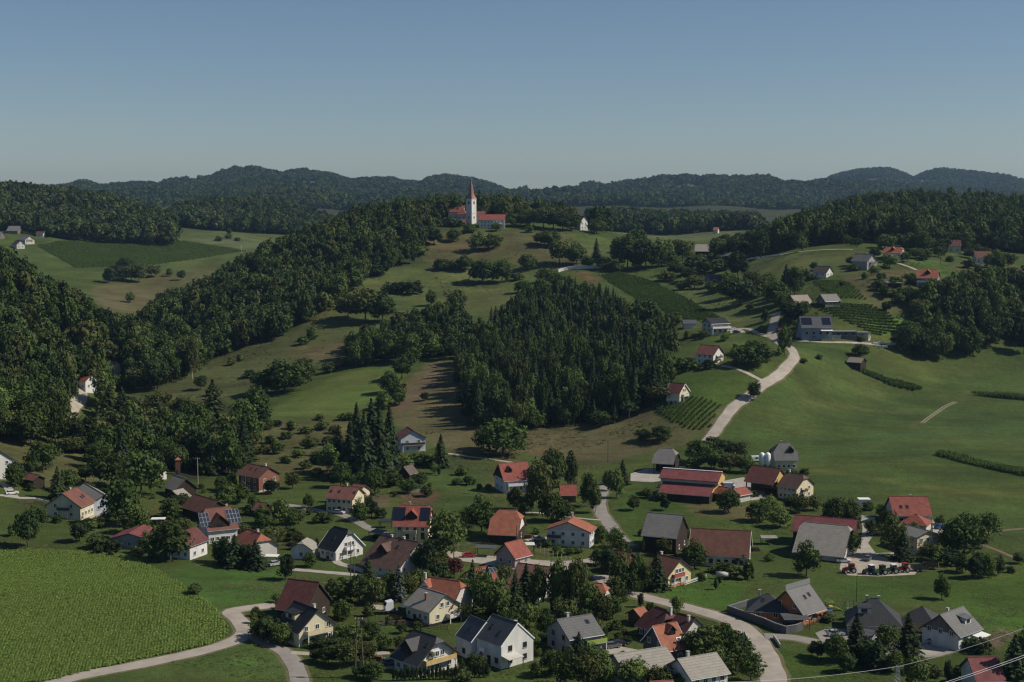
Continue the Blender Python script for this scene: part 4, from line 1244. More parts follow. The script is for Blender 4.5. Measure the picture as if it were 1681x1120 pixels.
def roof_surface(L, W, E, pitch, oe, og, hip, t):
    """top surface of a gabled (hip 0), half-hipped (0-1) or hipped (1) roof; ridge along x"""
    tp = math.tan(pitch)
    zr = E + t + W / 2 * tp
    hl, hw = L / 2 + og, W / 2 + oe
    ze = zr - hw * tp
    if hip <= 0:
        pts = [(-hl, -hw, ze), (hl, -hw, ze), (hl, 0, zr), (-hl, 0, zr), (-hl, hw, ze), (hl, hw, ze)]
        return pts, [(0, 1, 2, 3), (3, 2, 5, 4)], zr
    if hip >= 1:
        ir = max(hl - hw, .01)
        pts = [(-hl, -hw, ze), (hl, -hw, ze), (hl, hw, ze), (-hl, hw, ze), (-ir, 0, zr), (ir, 0, zr)]
        return pts, [(0, 1, 5, 4), (2, 3, 4, 5), (1, 2, 5), (3, 0, 4)], zr
    d = hw * hip                       # half width of the clipped end
    zc = zr - d * tp
    ir = hl - d * .75
    pts = [(-hl, -hw, ze), (hl, -hw, ze), (hl, -d, zc), (ir, 0, zr), (-ir, 0, zr), (-hl, -d, zc),
           (-hl, hw, ze), (hl, hw, ze), (hl, d, zc), (-hl, d, zc)]
    return pts, [(0, 1, 2, 3, 4, 5), (7, 6, 9, 4, 3, 8), (2, 8, 3), (9, 5, 4)], zr


def house(label, ref, ridge, W, E, pitch, roof, wall, cat='house', name='house', rot=None, hip=0.0, oe=.6, og=.5, win='', fr='frame_white', chim='', sky='', dorm='', pv='', bal='', gable=None, base=None, open_front=False, L=None, fascia='frame_dark', doors='', ymax=6500, group=None, awn='', wz=None, far=False, up=0.0):
    """ridge: the two ends of the roof ridge as seen; the footprint follows from the height of the ridge over the land"""
    x1, y1, x2, y2 = ridge
    t = .20
    p = math.radians(pitch)
    tp = math.tan(p)
    hr = E + t + W / 2 * tp + up
    cx, cy_, gz = ground((x1 + x2) / 2, (y1 + y2) / 2, hr, ymax=ymax)
    zr = gz + hr

    def at(px, py):
        dx, dy, dz = ray(px, py)
        k = (zr - CAM_H) / dz if abs(dz) > 1e-5 else cy_ / dy
        if k < 0 or abs(dy * k - cy_) > 60:
            k = cy_ / dy
        return Vector((dx * k, dy * k))
    if rot is None:
        a, b_ = at(x1, y1), at(x2, y2)
        d = b_ - a
        ll = d.length
        rz = math.atan2(d.y, d.x)
    else:
        rz = math.radians(rot)
        dep = cy_ * CP + (CAM_H - zr) * SP
        ll = abs(x2 - x1) * dep / FPX / max(abs(math.cos(rz)), .25)
    if L is None:
        L = max(ll - 2 * og, 2.5)
    while rz > math.pi / 2:
        rz -= math.pi
    while rz <= -math.pi / 2:
        rz += math.pi
    r = empty(name, (cx, cy_, gz + up), rz)
    tag(r, label, cat, group)
    BLD.append((ref, (x1 + x2) / 2, (y1 + y2) / 2))
    hl, hw = L / 2, W / 2
    # walls
    fd = 3.0 + up
    zp = E + hw * tp
    g = MB()
    if hip >= 1:
        g.box((0, 0, (E - fd) / 2), (L, W, E + fd))
        r_w = g.build('wall', wall, r)
    else:
        d = (hw + oe) * hip
        zc = E + hw * tp - d * tp if hip > 0 else zp
        if open_front:                # barn on posts: back and end walls only, gables boarded
            g.box((0, hw - .1, (E - fd) / 2), (L, .2, E + fd))
            for s in (-1, 1):
                g.box((s * (hl - .1), hw * .35, (E - fd) / 2), (.2, W * .62, E + fd))
            g.box((0, -hw + .15, E - .35), (L, .25, .7))
            for k in range(4):
                pb = MB().box((-hl + .2 + k * (L - .4) / 3, -hw + .2, (E - fd) / 2 - .2), (.3, .3, E + fd - .4))
                pb.build('post', 'planks_dark', r)
        else:
            g.box((0, 0, (E - fd) / 2), (L, W, E + fd))
        r_w = g.build('wall', wall, r)
        for s in (-1, 1):
            gb = MB()
            x0, x1_ = s * (hl - .25), s * hl
            pr = [(-hw, E), (hw, E), (d, zc), (-d, zc)] if hip > 0 else [(-hw, E), (hw, E), (0, zp)]
            k = len(pr)
            pts = [(x0, a, b2) for a, b2 in pr] + [(x1_, a, b2) for a, b2 in pr]
            fs = [tuple(range(k)), tuple(range(2 * k - 1, k - 1, -1))] + [(i, i + k, (i + 1) % k + k, (i + 1) % k) for i in range(k)]
            gb.poly(pts, fs)
            gb.build('gable', gable or wall, r)
    if base:
        MB().box((0, 0, .2), (L + .06, W + .06, .9)).build('plinth', base, r)
    # roof
    pts, fs, zt = roof_surface(L, W, E, p, oe, og, hip, t)
    rf = MB().shell(pts, fs, t).build('roof', roof, r)
    if far:
        return r
    ir = L / 2 + og if hip <= 0 else (max(L / 2 + og - (W / 2 + oe), .2) if hip >= 1 else L / 2 + og - (hw + oe) * hip * .75)
    MB().tube((-ir, 0, zt + .02), (ir, 0, zt + .02), .13, n=6).build('ridge_cap', roof, rf)
    if hip < 1:
        he = W / 2 + oe
        ze = zt - he * tp
        dd = he * hip
        for s in (-1, 1):
            for q in (-1, 1):
                a = Vector((s * (L / 2 + og + .03), q * he, ze - .12))
                e = Vector((s * (L / 2 + og + .03), q * dd, zt - dd * tp - .12))
                c_ = (a + e) / 2
                MB().box(c_, (.05, (e - a).length, .26), rx=math.atan2(e.z - a.z, e.y - a.y) if q < 0 else math.atan2(e.z - a.z, e.y - a.y)).build('verge_board', fascia, r)
    for s in (-1, 1):
        MB().tube((-L / 2 - og, s * (W / 2 + oe + .05), zt - (W / 2 + oe) * tp - .12), (L / 2 + og, s * (W / 2 + oe + .05), zt - (W / 2 + oe) * tp - .12), .07, n=6).build('gutter', 'metal_grey', r)
    # windows: side, columns x rows
    H2 = wz or (1.55, 4.25)
    for spec in win.split():
        side = spec[0]
        nc, nr = [int(q) for q in spec[1:].split('x')]
        span = L if side in 'FB' else W
        for rr in range(nr):
            for c2 in range(nc):
                u = (-span / 2 + span * (c2 + .5) / nc) * .92
                z = H2[rr] if rr < len(H2) else H2[-1] + 2.6
                if side in 'LR':
                    top = E + (hw - abs(u) - .6) * tp
                    if z + .7 > top:
                        if rr and nc > 1:
                            u *= .42
                            if z + .7 > E + (hw - abs(u) - .6) * tp:
                                continue
                        else:
                            continue
                elif z + .7 > E - .05:
                    continue
                dr = side + str(rr) + str(c2) in doors.split()
                if dr:
                    window(r, wall_frame(side, u, 1.05, L, W), 1.15, 2.1, 'frame_dark' if fr == 'frame_white' else fr, True)
                else:
                    window(r, wall_frame(side, u, z, L, W), 1.15, 1.25, fr)
    # chimneys: x along ridge, y offset, height
    for spec in chim.split():
        a = [float(q) for q in spec.replace(',b', ',1').split(',')]
        zz = zt - abs(a[1]) * tp
        cm = MB().box((a[0], a[1], zz + a[2] / 2 - .4), (.55, .55, a[2] + .8)).build('chimney', 'brick' if len(a) > 3 else 'plaster_offwhite', rf)
        MB().box((a[0], a[1], zz + a[2] + .05), (.75, .75, .1)).build('chimney_cap', 'concrete_wall', cm)
    # skylights on the slope facing -y (or +y with b): x, fraction down the slope
    for spec in sky.split():
        sd = 1 if spec[0] == 'b' else -1
        a = [float(q) for q in spec.strip('b').split(',')]
        yy = sd * a[1] * hw
        zz = zt - abs(yy) * tp
        fm = MB().box((0, 0, .05), (.95, 1.35, .12)).build('skylight', 'frame_dark', rf)
        fm.matrix_local = Matrix.Translation((a[0], yy, zz)) @ Matrix.Rotation(-sd * p, 4, 'X')
        MB().box((0, 0, .075), (.78, 1.15, .10)).build('pane', 'glass', fm)
    # solar panels in a grid on the front slope: x0, x1, f0, f1 (fractions down the slope), material
    for spec in pv.split():
        a = spec.split(',')
        x0, x1_, f0, f1 = [float(q) for q in a[:4]]
        mt = a[4] if len(a) > 4 else 'solar'
        pw, ph = 1.05, 1.75
        sl = hw / math.cos(p)
        nx = max(1, int((x1_ - x0) / pw))
        ny = max(1, int(abs(f1 - f0) * sl / ph))
        for i in range(nx):
            for j in range(ny):
                f = f0 + (j + .5) * ph / sl
                yy = -f * hw
                o = MB().box((0, 0, .10), (pw - .06, ph - .06, .06)).build('solar_panel', mt, rf)
                o.matrix_local = Matrix.Translation((x0 + (i + .5) * pw, yy, zt - abs(yy) * tp)) @ Matrix.Rotation(p, 4, 'X')
                if mt != 'solar':
                    ob = MB()
                    ob.box((-pw / 2 + .03, 0, .11), (.05, ph, .06)).box((pw / 2 - .03, 0, .11), (.05, ph, .06)).box((0, -ph / 2 + .03, .11), (pw, .05, .06)).box((0, ph / 2 - .03, .11), (pw, .05, .06))
                    ob.build('panel_frame', 'metal_grey', o)
    # dormers: x, width, kind (g gabled, s shed), side, fraction, wall
    for spec in dorm.split():
        a = spec.split(',')
        x0, dw, kd = float(a[0]), float(a[1]), a[2]
        sd = 1 if (len(a) > 3 and a[3] == 'b') else -1
        f = float(a[4]) if len(a) > 4 else .72
        dm = a[5] if len(a) > 5 else wall
        yf = sd * f * hw
        zf = zt - f * hw * tp
        hh = 1.5
        g = MB()
        if kd == 'g':
            za = zf + hh + dw / 2 * .8
            back = sd * max(0.0, hw - (za - E - t) / tp)
            g.poly([(x0 - dw / 2, yf, zf - .3), (x0 + dw / 2, yf, zf - .3), (x0 + dw / 2, yf, zf + hh * .75), (x0, yf, za - .12), (x0 - dw / 2, yf, zf + hh * .75),
                    (x0 - dw / 2, 0, zf - .3), (x0 + dw / 2, 0, zf - .3), (x0 + dw / 2, 0, zf + hh * .75), (x0, 0, za - .12), (x0 - dw / 2, 0, zf + hh * .75)],
                   [(0, 1, 2, 3, 4), (1, 6, 7, 2), (5, 0, 4, 9)])
            do = g.build('dormer', dm, rf)
            ov = .35
            zl = zf + hh * .75 - .25
            yo = yf + sd * .4
            MB().shell([(x0 - dw / 2 - ov, yo, zl), (x0, yo, za), (x0, 0, za), (x0 - dw / 2 - ov, 0, zl), (x0 + dw / 2 + ov, yo, zl), (x0 + dw / 2 + ov, 0, zl)],
                       [(0, 1, 2, 3), (1, 4, 5, 2)] if sd < 0 else [(3, 2, 1, 0), (2, 5, 4, 1)], .12).build('dormer_roof', roof, do)
        else:
            g.box((x0, yf - sd * .9, zf + .45), (dw, 1.8, 1.9))
            do = g.build('dormer', dm, rf)
            zs = zf + 1.45
            MB().shell([(x0 - dw / 2 - .3, yf + sd * .4, zs), (x0 + dw / 2 + .3, yf + sd * .4, zs), (x0 + dw / 2 + .3, sd * .2 * hw, zs + .5), (x0 - dw / 2 - .3, sd * .2 * hw, zs + .5)],
                       [(0, 1, 2, 3)] if sd < 0 else [(3, 2, 1, 0)], .14).build('dormer_roof', roof, do)
        wd = MB().box((x0, yf + sd * .03, zf + .62), (min(dw * .6, 1.4), .12, .9)).build('dormer_window', 'glass', do)
    # balconies: side, u, z, width, depth, railing material
    for spec in bal.split():
        a = spec.split(',')
        u, z, bw, bd = [float(q) for q in a[1:5]]
        mt = a[5] if len(a) > 5 else 'planks_brown'
        o = MB().box((0, -bd / 2, 0), (bw, bd, .18)).build('balcony', 'concrete_wall', r)
        o.matrix_local = wall_frame(a[0], u, z, L, W)
        MB().box((0, -bd + .05, .55), (bw, .08, .95)).box((-bw / 2 + .04, -bd / 2, .55), (.08, bd, .95)).box((bw / 2 - .04, -bd / 2, .55), (.08, bd, .95)).build('railing', mt, o)
        for s in (-1, 1):
            MB().box((s * (bw / 2 - .2), -bd + .15, -z / 2 - .3), (.18, .18, z + .4)).build('post', 'frame_white', o)
    # awnings / porches: side, u, z, width, depth, material
    for spec in awn.split():
        a = spec.split(',')
        u, z, bw, bd = [float(q) for q in a[1:5]]
        o = MB().box((0, -bd / 2, 0), (bw, bd, .14), rx=.12).build('porch_roof', a[5], r)
        o.matrix_local = wall_frame(a[0], u, z, L, W)
        for s in (-1, 1):
            MB().box((s * (bw / 2 - .15), -bd + .15, -z / 2 - .3), (.14, .14, z + .1)).build('post', 'frame_dark', o)
    return r


HP = dict
# ---------------------------------------------------------------- the village, nearest rows first
house('big white modern house with slate roof, right half of the joined pair', 'white modern double house', (808, 1008, 850, 1022), 9.6, 5.3, 42, 'sheet_slate', 'plaster_white', og=.15, oe=.25, win='R2x2 F3x1', fascia='frame_white', sky='-2,.45 1.5,.6', awn='R-2.5,2.7,4.5,2.6,plaster_offwhite'.replace('R-', 'R,-'), fr='frame_dark', doors='F01', chim='2,1.5,.9')
house('narrow white modern house with slate roof, left half of the joined pair', 'narrow white modern house', (772, 1010, 798, 1021), 8.0, 4.4, 44, 'sheet_slate', 'plaster_white', og=.12, oe=.2, win='F1x1 R1x1', fascia='frame_white', sky='0,.5', fr='frame_dark')
house('white house with charcoal roof and long wooden balcony behind the thuja hedge', 'charcoal-roofed house by the hedge', (676, 1032, 722, 1047), 12.0, 3.2, 38, 'sheet_charcoal', 'plaster_white', hip=.22, win='F3x1 R3x2', dorm='-1,4,g,f,.8,planks_dark', bal='R,0,2.7,9,1.6,planks_yellow', sky='3,.35', doors='F01', og=1.0)
house('beige house with pale grey roof and brick chimney near the white truck', 'beige grey-roofed house', (689, 963, 732, 976), 10, 4.0, 33, 'sheet_palegrey', 'plaster_paleyellow', win='F4x1 R2x2', chim='.5,-2.6,1.6,b', doors='F01', base='planks_dark', bal='R,2.4,1.4,4,1.6,plaster_white', wz=(2.1, 4.9))
house('yellow house with black roof, shed dormer and yellow balcony', 'yellow black-roofed house', (483, 986, 522, 1001), 10.2, 4.0, 40, 'sheet_black', 'plaster_paleyellow', win='R3x2 F2x1', dorm='-1.5,4,s,f,.7,plaster_cream', bal='R,0,2.9,7,1.5,plaster_yellow', chim='3,.4,1.1', wz=(1.5, 4.3))
house('dark red roofed wooden barn above the yellow black-roofed house', 'dark red barn', (473, 950, 524, 956), 12, 3.6, 43, 'tiles_darkred', 'planks_dark', cat='barn', name='barn', win='R2x1', gable='planks_dark')
house('house under a long orange tile roof behind the beige house', 'long orange-roofed house', (697, 946, 761, 955), 11, 3.8, 42, 'tiles_orange', 'plaster_offwhite', hip=.25, win='F4x1 R2x1', dorm='-4,2.6,g,f,.55', chim='-6,.6,1.2')
house('big house under a broad brown roof with two skylights and triangular dormer', 'broad brown-roofed house', (634, 882, 677, 887), 17, 2.8, 34, 'tiles_brown', 'plaster_white', win='F3x1 R3x2', sky='-1.5,.28 1.5,.3', dorm='-2,3.4,g,f,.62,planks_dark', chim='-3,.3,.9 1.5,.3,.9', oe=1.0, og=1.1, rot=-35, L=12)
house('white house with black half-hip roof beside the grey-roofed hut', 'white black-roofed house', (545, 863, 575, 870), 10.5, 3.2, 44, 'sheet_black', 'plaster_white', hip=.22, win='F3x1 R3x2', fascia='frame_white', sky='0,.5', bal='R,0,2.6,4,1.2,frame_white', doors='F01')
house('little white hut with pale grey hipped roof', 'little white hut', (492, 885, 508, 886), 6.4, 3.2, 32, 'sheet_palegrey', 'plaster_white', cat='hut', name='garden_hut', rot=75, L=5.2, hip=.3, win='L1x1 F1x1 R1x1')
house('cream house with bright red roof carrying dark solar panels', 'cream house with solar roof', (649, 829, 709, 830), 11.5, 4.4, 40, 'tiles_red', 'plaster_cream', hip=.25, win='F4x2 R2x2', pv='-6.4,-2.2,.12,.85 2.4,6.4,.12,.85', dorm='0,3.2,g,f,.72,planks_dark', chim='-1.2,.4,1.2', doors='F01 F03', wz=(.2, 3.2), bal='F,-.2,2.0,4,1.4,plaster_cream', up=1.0)
house('cream house with dusty red two-part roof and skylights', 'dusty red-roofed house', (543, 797, 590, 800), 10, 5.0, 30, 'tiles_redbrown', 'plaster_cream', win='F5x2 R2x2', sky='-4,.5 -1,.5 4.5,.5', chim='.5,.4,1.2', doors='F02', wz=(1.3, 3.9))
house('small wing with red roof behind the dusty red-roofed house', 'small red-roofed wing', (580, 794, 600, 796), 7, 4.6, 30, 'tiles_redbrown', 'plaster_cream', sky='0,.5 1.6,.5', win='R1x1', rot=-28)
house('house with collector panels on its red roof and big front gable', 'red house with collectors', (331, 836, 383, 831), 11.5, 4.6, 42, 'tiles_redbrown', 'plaster_white', hip=.22, win='F5x1 R3x2', pv='-6.5,-3.2,.2,.9,collector 2.0,6.3,.15,.85,collector', dorm='-.8,6,g,f,.96,planks_dark', chim='3,.4,1.0', doors='F02')
house('brown-roofed farm shed right behind the red house with collectors', 'brown-roofed farm shed', (320, 811, 358, 822), 10, 3.0, 33, 'tiles_rustbrown', 'planks_dark', cat='shed', name='farm_shed')
house('house with orange hipped roof half hidden by dark conifers', 'half-hidden orange-roofed house', (404, 866, 433, 878), 9, 3.0, 36, 'tiles_orange', 'plaster_offwhite', hip=.5, win='F3x1', chim='1,.5,1')
house('white house with dark red roof peeping out beside the big round tree', 'white house beside the round tree', (300, 872, 314, 868), 8, 4.4, 38, 'tiles_darkred', 'plaster_white', rot=66, L=8.5, win='L3x2 R2x2 F2x2 B2x2')
house('two-storey unplastered red brick house on the slope', 'brick house', (407, 761, 443, 767), 10, 5.6, 30, 'tiles_rustbrown', 'brick', win='F3x2 R2x2', base='concrete_wall', chim='3,.6,1.2', sky='-2,.4 1,.4', bal='R,0,2.8,4,1.6,plaster_offwhite', wz=(1.4, 4.1), gable='brick')
house('small red wooden shed between brick house and garden trees', 'small red wooden shed', (422, 824, 439, 826), 5.5, 2.3, 32, 'tiles_rustbrown', 'planks_dark', cat='shed', name='shed')
house('yellow house with red roof at the left side of the village', 'yellow red-roofed house', (102, 810, 127, 800), 12, 4.2, 34, 'tiles_redbrown', 'plaster_paleyellow', win='L2x2 F4x1 R2x1', chim='1,.4,1.0', sky='1,.6 2.6,.55', bal='L,0,2.7,4,.8,frame_dark', wz=(1.5, 4.2))
house('pale grey-roofed outbuilding joined behind the yellow red-roofed house', 'pale grey outbuilding', (139, 793, 171, 812), 7.5, 3.4, 30, 'sheet_palegrey', 'plaster_bluewhite', win='R2x1')
house('long low woodshed with curved red roof by the left drive', 'low red woodshed', (33, 769, 63, 784), 4.5, 2.6, 28, 'tiles_redbrown', 'planks_dark', cat='shed', name='woodshed', rot=-40, L=12)
house('white house with orange roof cut by the left picture edge', 'house at the left edge', (-26, 732, 2, 741), 9, 5.0, 36, 'tiles_orange', 'plaster_white', win='R2x2 F3x2')
house('low grey garage hall with maroon roof below the big tree', 'low maroon-roofed hall', (222, 874, 226, 863), 12, 3.0, 16, 'tiles_maroon', 'plaster_grey', cat='garage', name='garage', win='L1x1 F2x1', rot=82, L=11)
house('grey barn roof above the red-brown farm shed at left', 'grey barn at left', (288, 779, 304, 786), 8, 3.2, 40, 'sheet_palegrey', 'planks_dark', cat='barn', name='barn', rot=-50, L=8)
house('open shed with pale sheet roof in front of the left grey barn', 'open pale shed', (283, 806, 301, 802), 6.5, 2.6, 28, 'sheet_palegrey', 'planks_dark', cat='shed', name='shed')
house('white house with brown roof, dark balcony and white base above the meadow', 'white house above the meadow', (668, 701, 679, 706), 10.5, 5.6, 30, 'tiles_redbrown', 'plaster_bluewhite', rot=-72, L=9.5, win='R2x2 F2x2 L2x2', bal='R,0,2.7,9.5,1.2,planks_dark', base='plaster_white', wz=(1.3, 4.1))  # bluish wall colour holds the shade on a white gable
house('tiny dark wooden hay hut among orchard bushes', 'tiny hay hut', (666, 766, 673, 763), 4.5, 2.2, 45, 'sheet_umber', 'planks_dark', cat='hut', name='hay_hut', rot=60, L=5)
house('house with bright red roof and tiny dormer left of the birches', 'bright red-roofed house', (818, 761, 866, 758), 11, 4.8, 42, 'tiles_red', 'plaster_white', win='F4x2 R2x2 L2x2', dorm='-2.5,1.8,g,f,.6,planks_dark', bal='F,0,2.6,8,1.2,frame_white', gable='planks_dark')
house('small red-roofed shed behind the birches', 'red shed behind the birches', (919, 796, 947, 796), 8, 2.6, 32, 'tiles_red', 'planks_brown', cat='shed', name='shed')
house('long dark barn under a bright orange half-hip roof', 'orange-roofed barn', (808, 836, 858, 838), 13, 3.6, 40, 'tiles_orange', 'planks_dark', cat='barn', name='barn', hip=.38, win='R1x1', gable='plaster_white', oe=1.0)
house('big white house with low orange roof beside the village road', 'white house with low orange roof', (932, 857, 943, 848), 13.5, 4.9, 21, 'tiles_orange', 'plaster_white', win='L4x2 F3x2', chim='3.2,.5,1.6', bal='L,-4.3,2.5,4,1.2,frame_dark', fascia='tiles_redbrown', wz=(1.3, 3.9), gable='plaster_offwhite')
house('little mauve chapel-like house with red roof in the middle of the village', 'little mauve house', (828, 892, 857, 885), 7.5, 3.2, 42, 'tiles_red', 'plaster_pink', win='L2x1 R1x1 F2x1')
house('old grey-roofed wooden hay barn beside the meadow road', 'old grey hay barn', (1063, 841, 1122, 846), 12.5, 5.2, 40, 'sheet_grey', 'planks_dark', cat='barn', name='barn', win='R2x1')
house('long white stable under a big rust-brown roof', 'long rust-brown stable', (1134, 867, 1233, 872), 13, 3.8, 40, 'tiles_rustbrown', 'plaster_white', cat='stable', name='stable', win='F7x1 R2x1', fr='frame_dark', fascia='frame_white', doors='F03', oe=.8)
house('yellow house with brown-red roof and flower balcony by the lush lawn', 'yellow house by the lawn', (1078, 909, 1118, 918), 9.8, 3.8, 35, 'tiles_redbrown', 'plaster_yellow', win='R3x2 F4x1', bal='R,-1,2.6,4.5,1.0,flowers', base='terracotta', chim='-3,.4,1', wz=(1.5, 4.2))
house('low house with dark maroon roof left of the yellow house by the lawn', 'low dark maroon house', (1005, 902, 1037, 907), 9, 2.8, 32, 'tiles_darkred', 'planks_brown', win='R2x1')
house('house with red roof and collectors hidden behind the village conifers', 'hidden collector house', (770, 934, 806, 928), 9.5, 4.2, 34, 'tiles_red', 'plaster_offwhite', hip=.3, pv='0,4.5,.15,.75,collector', win='F3x1')
house('large pink-brown roofed house in the village middle behind birches', 'pink-brown roofed house', (850, 924, 906, 931), 14, 3.2, 33, 'tiles_pinkbrown', 'plaster_offwhite', win='F4x1 R2x1', oe=.9)
house('dark grey-roofed house with green wall and lime balcony', 'green-walled house', (914, 1017, 972, 1008), 10.5, 4.6, 30, 'sheet_midgrey', 'plaster_grey', win='F3x1 L2x2', chim='-1.5,.6,1.3', sky='2.4,.35', bal='F,2.4,2.7,5.5,1.2,plaster_lime', fr='frame_dark', wz=(1.4, 4.0))
house('grey house with steep orange-red roof and a leaning white panel', 'steep orange-red house', (1071, 1028, 1111, 1021), 8.5, 3.6, 45, 'tiles_orange', 'plaster_darkgrey', win='L2x2 F2x1', dorm='.5,2.2,g,f,.5,planks_dark', pv='1.2,4.5,.65,1.0,collector', fascia='frame_white')
house('old house with dark brown mossy roof beside the main road', 'mossy brown-roofed house', (1069, 993, 1102, 1004), 9.5, 3.0, 38, 'tiles_darkred', 'planks_dark', hip=.4, chim='3,.4,1.2', win='F3x1')
house('red-brown roofed house squeezed against the main road bend', 'red-brown house at the road', (1112, 1006, 1142, 1014), 10, 3.2, 38, 'tiles_darkred', 'plaster_offwhite', chim='1.5,-1,1.2', win='F2x1 R2x1')
house('small orange-roofed shed at the tip of the mossy brown-roofed house', 'small orange shed', (1044, 999, 1053, 997), 5, 2.4, 30, 'tiles_orange', 'planks_brown', cat='shed', name='shed')
house('house with orange roof deep among the trees left of the main road', 'orange-roofed house in the trees', (966, 956, 998, 959), 8.5, 3.4, 36, 'tiles_orange', 'plaster_offwhite', hip=.4, win='F2x1 R2x1')
house('long pale grey sheet-roofed barn at the bottom edge', 'long pale grey barn', (1007, 1074, 1094, 1061), 9, 3.8, 27, 'sheet_palegrey', 'plaster_grey', cat='barn', name='barn', win='L2x1 F4x1')
house('white house with pale brown-grey roof at the bottom edge by the road', 'white house at the bottom edge', (1112, 1082, 1177, 1071), 9.5, 4.4, 30, 'sheet_palegrey', 'plaster_white', win='F4x2 L2x2', chim='-2,.6,1.4', wz=(1.0, 3.3))
house('orange roof just showing at the bottom edge', 'orange roof at the bottom edge', (1066, 1119, 1106, 1117), 8, 3.5, 35, 'tiles_orange', 'plaster_offwhite', win='F2x1')
house('white house with grey roof, white dormer and four tall gable windows', 'white house with grey roof', (1543, 1009, 1582, 995), 9.6, 3.9, 39, 'sheet_midgrey', 'plaster_white', win='L3x1 F3x1', dorm='1.6,2.6,s,f,.72,plaster_white', chim='-1,.5,1.0', gable='planks_grey', awn='F,3,2.7,4.5,2.6,frame_white', wz=(4.0, 4.4))
house('house with plain maroon roof in the bottom right corner', 'maroon-roofed corner house', (1588, 1079, 1638, 1078), 9, 3.4, 36, 'tiles_maroon', 'plaster_white', win='F3x1')
house('dark grey villa with tall hipped roof and dormer windows', 'dark hipped villa', (1424, 982, 1445, 983), 10.5, 3.0, 42, 'sheet_charcoal', 'plaster_cream', hip=1.0, win='F4x1 R3x1 L3x1', dorm='-2.4,2.8,s,f,.62,plaster_white', chim='-1.6,.6,1.0 1.2,.6,1.0', L=12.5)
house('small pavilion with dark pyramid roof beside the dark hipped villa', 'dark pyramid pavilion', (1510, 996, 1518, 996), 7, 2.6, 36, 'sheet_charcoal', 'plaster_cream', cat='pavilion', name='garden_pavilion', hip=1.0, L=7.6, win='F2x1', rot=-30)
house('grey steel shed with small canopy roof in front of the dark hipped villa', 'grey steel shed', (1416, 1030, 1440, 1034), 6, 2.6, 14, 'sheet_slate', 'plaster_grey', cat='garage', name='garage')
house('house with light red roof and two skylights at the edge of the big meadow', 'red house at the big meadow', (1459, 815, 1523, 815), 11, 4.2, 39, 'tiles_red', 'plaster_offwhite', win='F3x1 R2x2', sky='-3.2,.62 -1.2,.62', chim='.8,.4,.8', fr='frame_dark', wz=(2.2, 4.5), oe=.8)
house('red hipped porch building in front of the red house at the big meadow', 'red hipped porch', (1499, 844, 1509, 845), 7, 2.6, 32, 'tiles_red', 'plaster_offwhite', cat='porch', name='porch_building', hip=1.0, L=8)
house('cream house with low grey roof and window flowers', 'cream house with low grey roof', (1491, 858, 1519, 874), 8.5, 4.8, 18, 'sheet_grey', 'plaster_cream', win='R3x2 F3x2 B3x2', bal='B,-1,2.5,3,.8,flowers', wz=(1.2, 3.7), rot=-62, L=9.5)
house('large old barn with sweeping pale grey roof beside the tractors', 'sweeping grey barn', (1314, 856, 1398, 864), 17, 2.4, 37, 'sheet_palegrey', 'plaster_offwhite', cat='barn', name='barn', hip=.16, win='R2x1', gable='planks_dark', oe=1.2, og=1.0)
house('long stable with maroon roof behind the sweeping grey barn', 'long maroon stable', (1304, 845, 1408, 853), 9.5, 4.4, 36, 'tiles_maroon', 'planks_dark', cat='stable', name='stable', gable='planks_dark')
house('grey half-hip hay barn standing open on posts by the farm yard', 'open grey hay barn', (1076, 735, 1112, 737), 11, 4.6, 38, 'sheet_grey', 'planks_dark', cat='barn', name='hay_barn', hip=.4, open_front=True, oe=.9)
house('dark red open barn joined to the brown-roofed farmhouse', 'dark red open barn', (1234, 764, 1282, 769), 12.5, 4.6, 34, 'tiles_darkred', 'planks_yellow', cat='barn', name='barn', open_front=True)
house('cream farmhouse with brown half-hip roof beside the dark red open barn', 'cream brown-roofed farmhouse', (1290, 775, 1324, 780), 11, 4.4, 34, 'tiles_brown', 'plaster_cream', hip=.3, win='R2x2 F4x2', chim='-3,.5,1.2', bal='R,-1.2,2.5,3,1,planks_brown', wz=(1.3, 3.6))
house('cream house with grey hipped roof behind the white silos', 'grey house behind the silos', (1267, 727, 1307, 727), 12, 4.4, 40, 'sheet_midgrey', 'plaster_cream', hip=.55, win='F4x1 R2x1', dorm='2,2.2,g,f,.65,planks_dark', chim='-1,.5,1.1', oe=.8)
# dairy barn with a raised upper roof and a pale slot below it
r = house('long dairy barn with two-tier red roof and pale slot', 'two-tier dairy barn', (1094, 779, 1178, 785), 20, 2.8, 22, 'tiles_maroon', 'planks_dark', cat='barn', name='dairy_barn', gable='planks_yellow', oe=1.0, fr='frame_white')
zt = 2.8 + .2 + 10 * math.tan(math.radians(22))
Ld = 21.5
pr = MB().shell([(-Ld / 2, -5.2, zt - .35), (Ld / 2, -5.2, zt - .35), (Ld / 2, .6, zt + 2.2), (-Ld / 2, .6, zt + 2.2), (-Ld / 2, 5.5, zt + .1), (Ld / 2, 5.5, zt + .1)], [(0, 1, 2, 3), (3, 2, 5, 4)], .2).build('upper_roof', 'tiles_maroon', r)
MB().box((0, -4.0, zt - 1.1), (Ld - 1, .3, 1.0)).build('pale_band', 'plaster_offwhite', r)
MB().poly([(Ld / 2 - .2, -4.8, zt - 1.5), (Ld / 2 - .2, 5.2, zt - 1.5), (Ld / 2 - .2, 5.2, zt), (Ld / 2 - .2, .6, zt + 1.9), (Ld / 2 - .2, -4.8, zt - .4)], [(0, 1, 2, 3, 4)]).build('upper_gable', 'planks_yellow', r)
MB().box((0, .6, zt + 2.25), (Ld, .8, .12)).build('ridge_vent', 'white_metal', r)
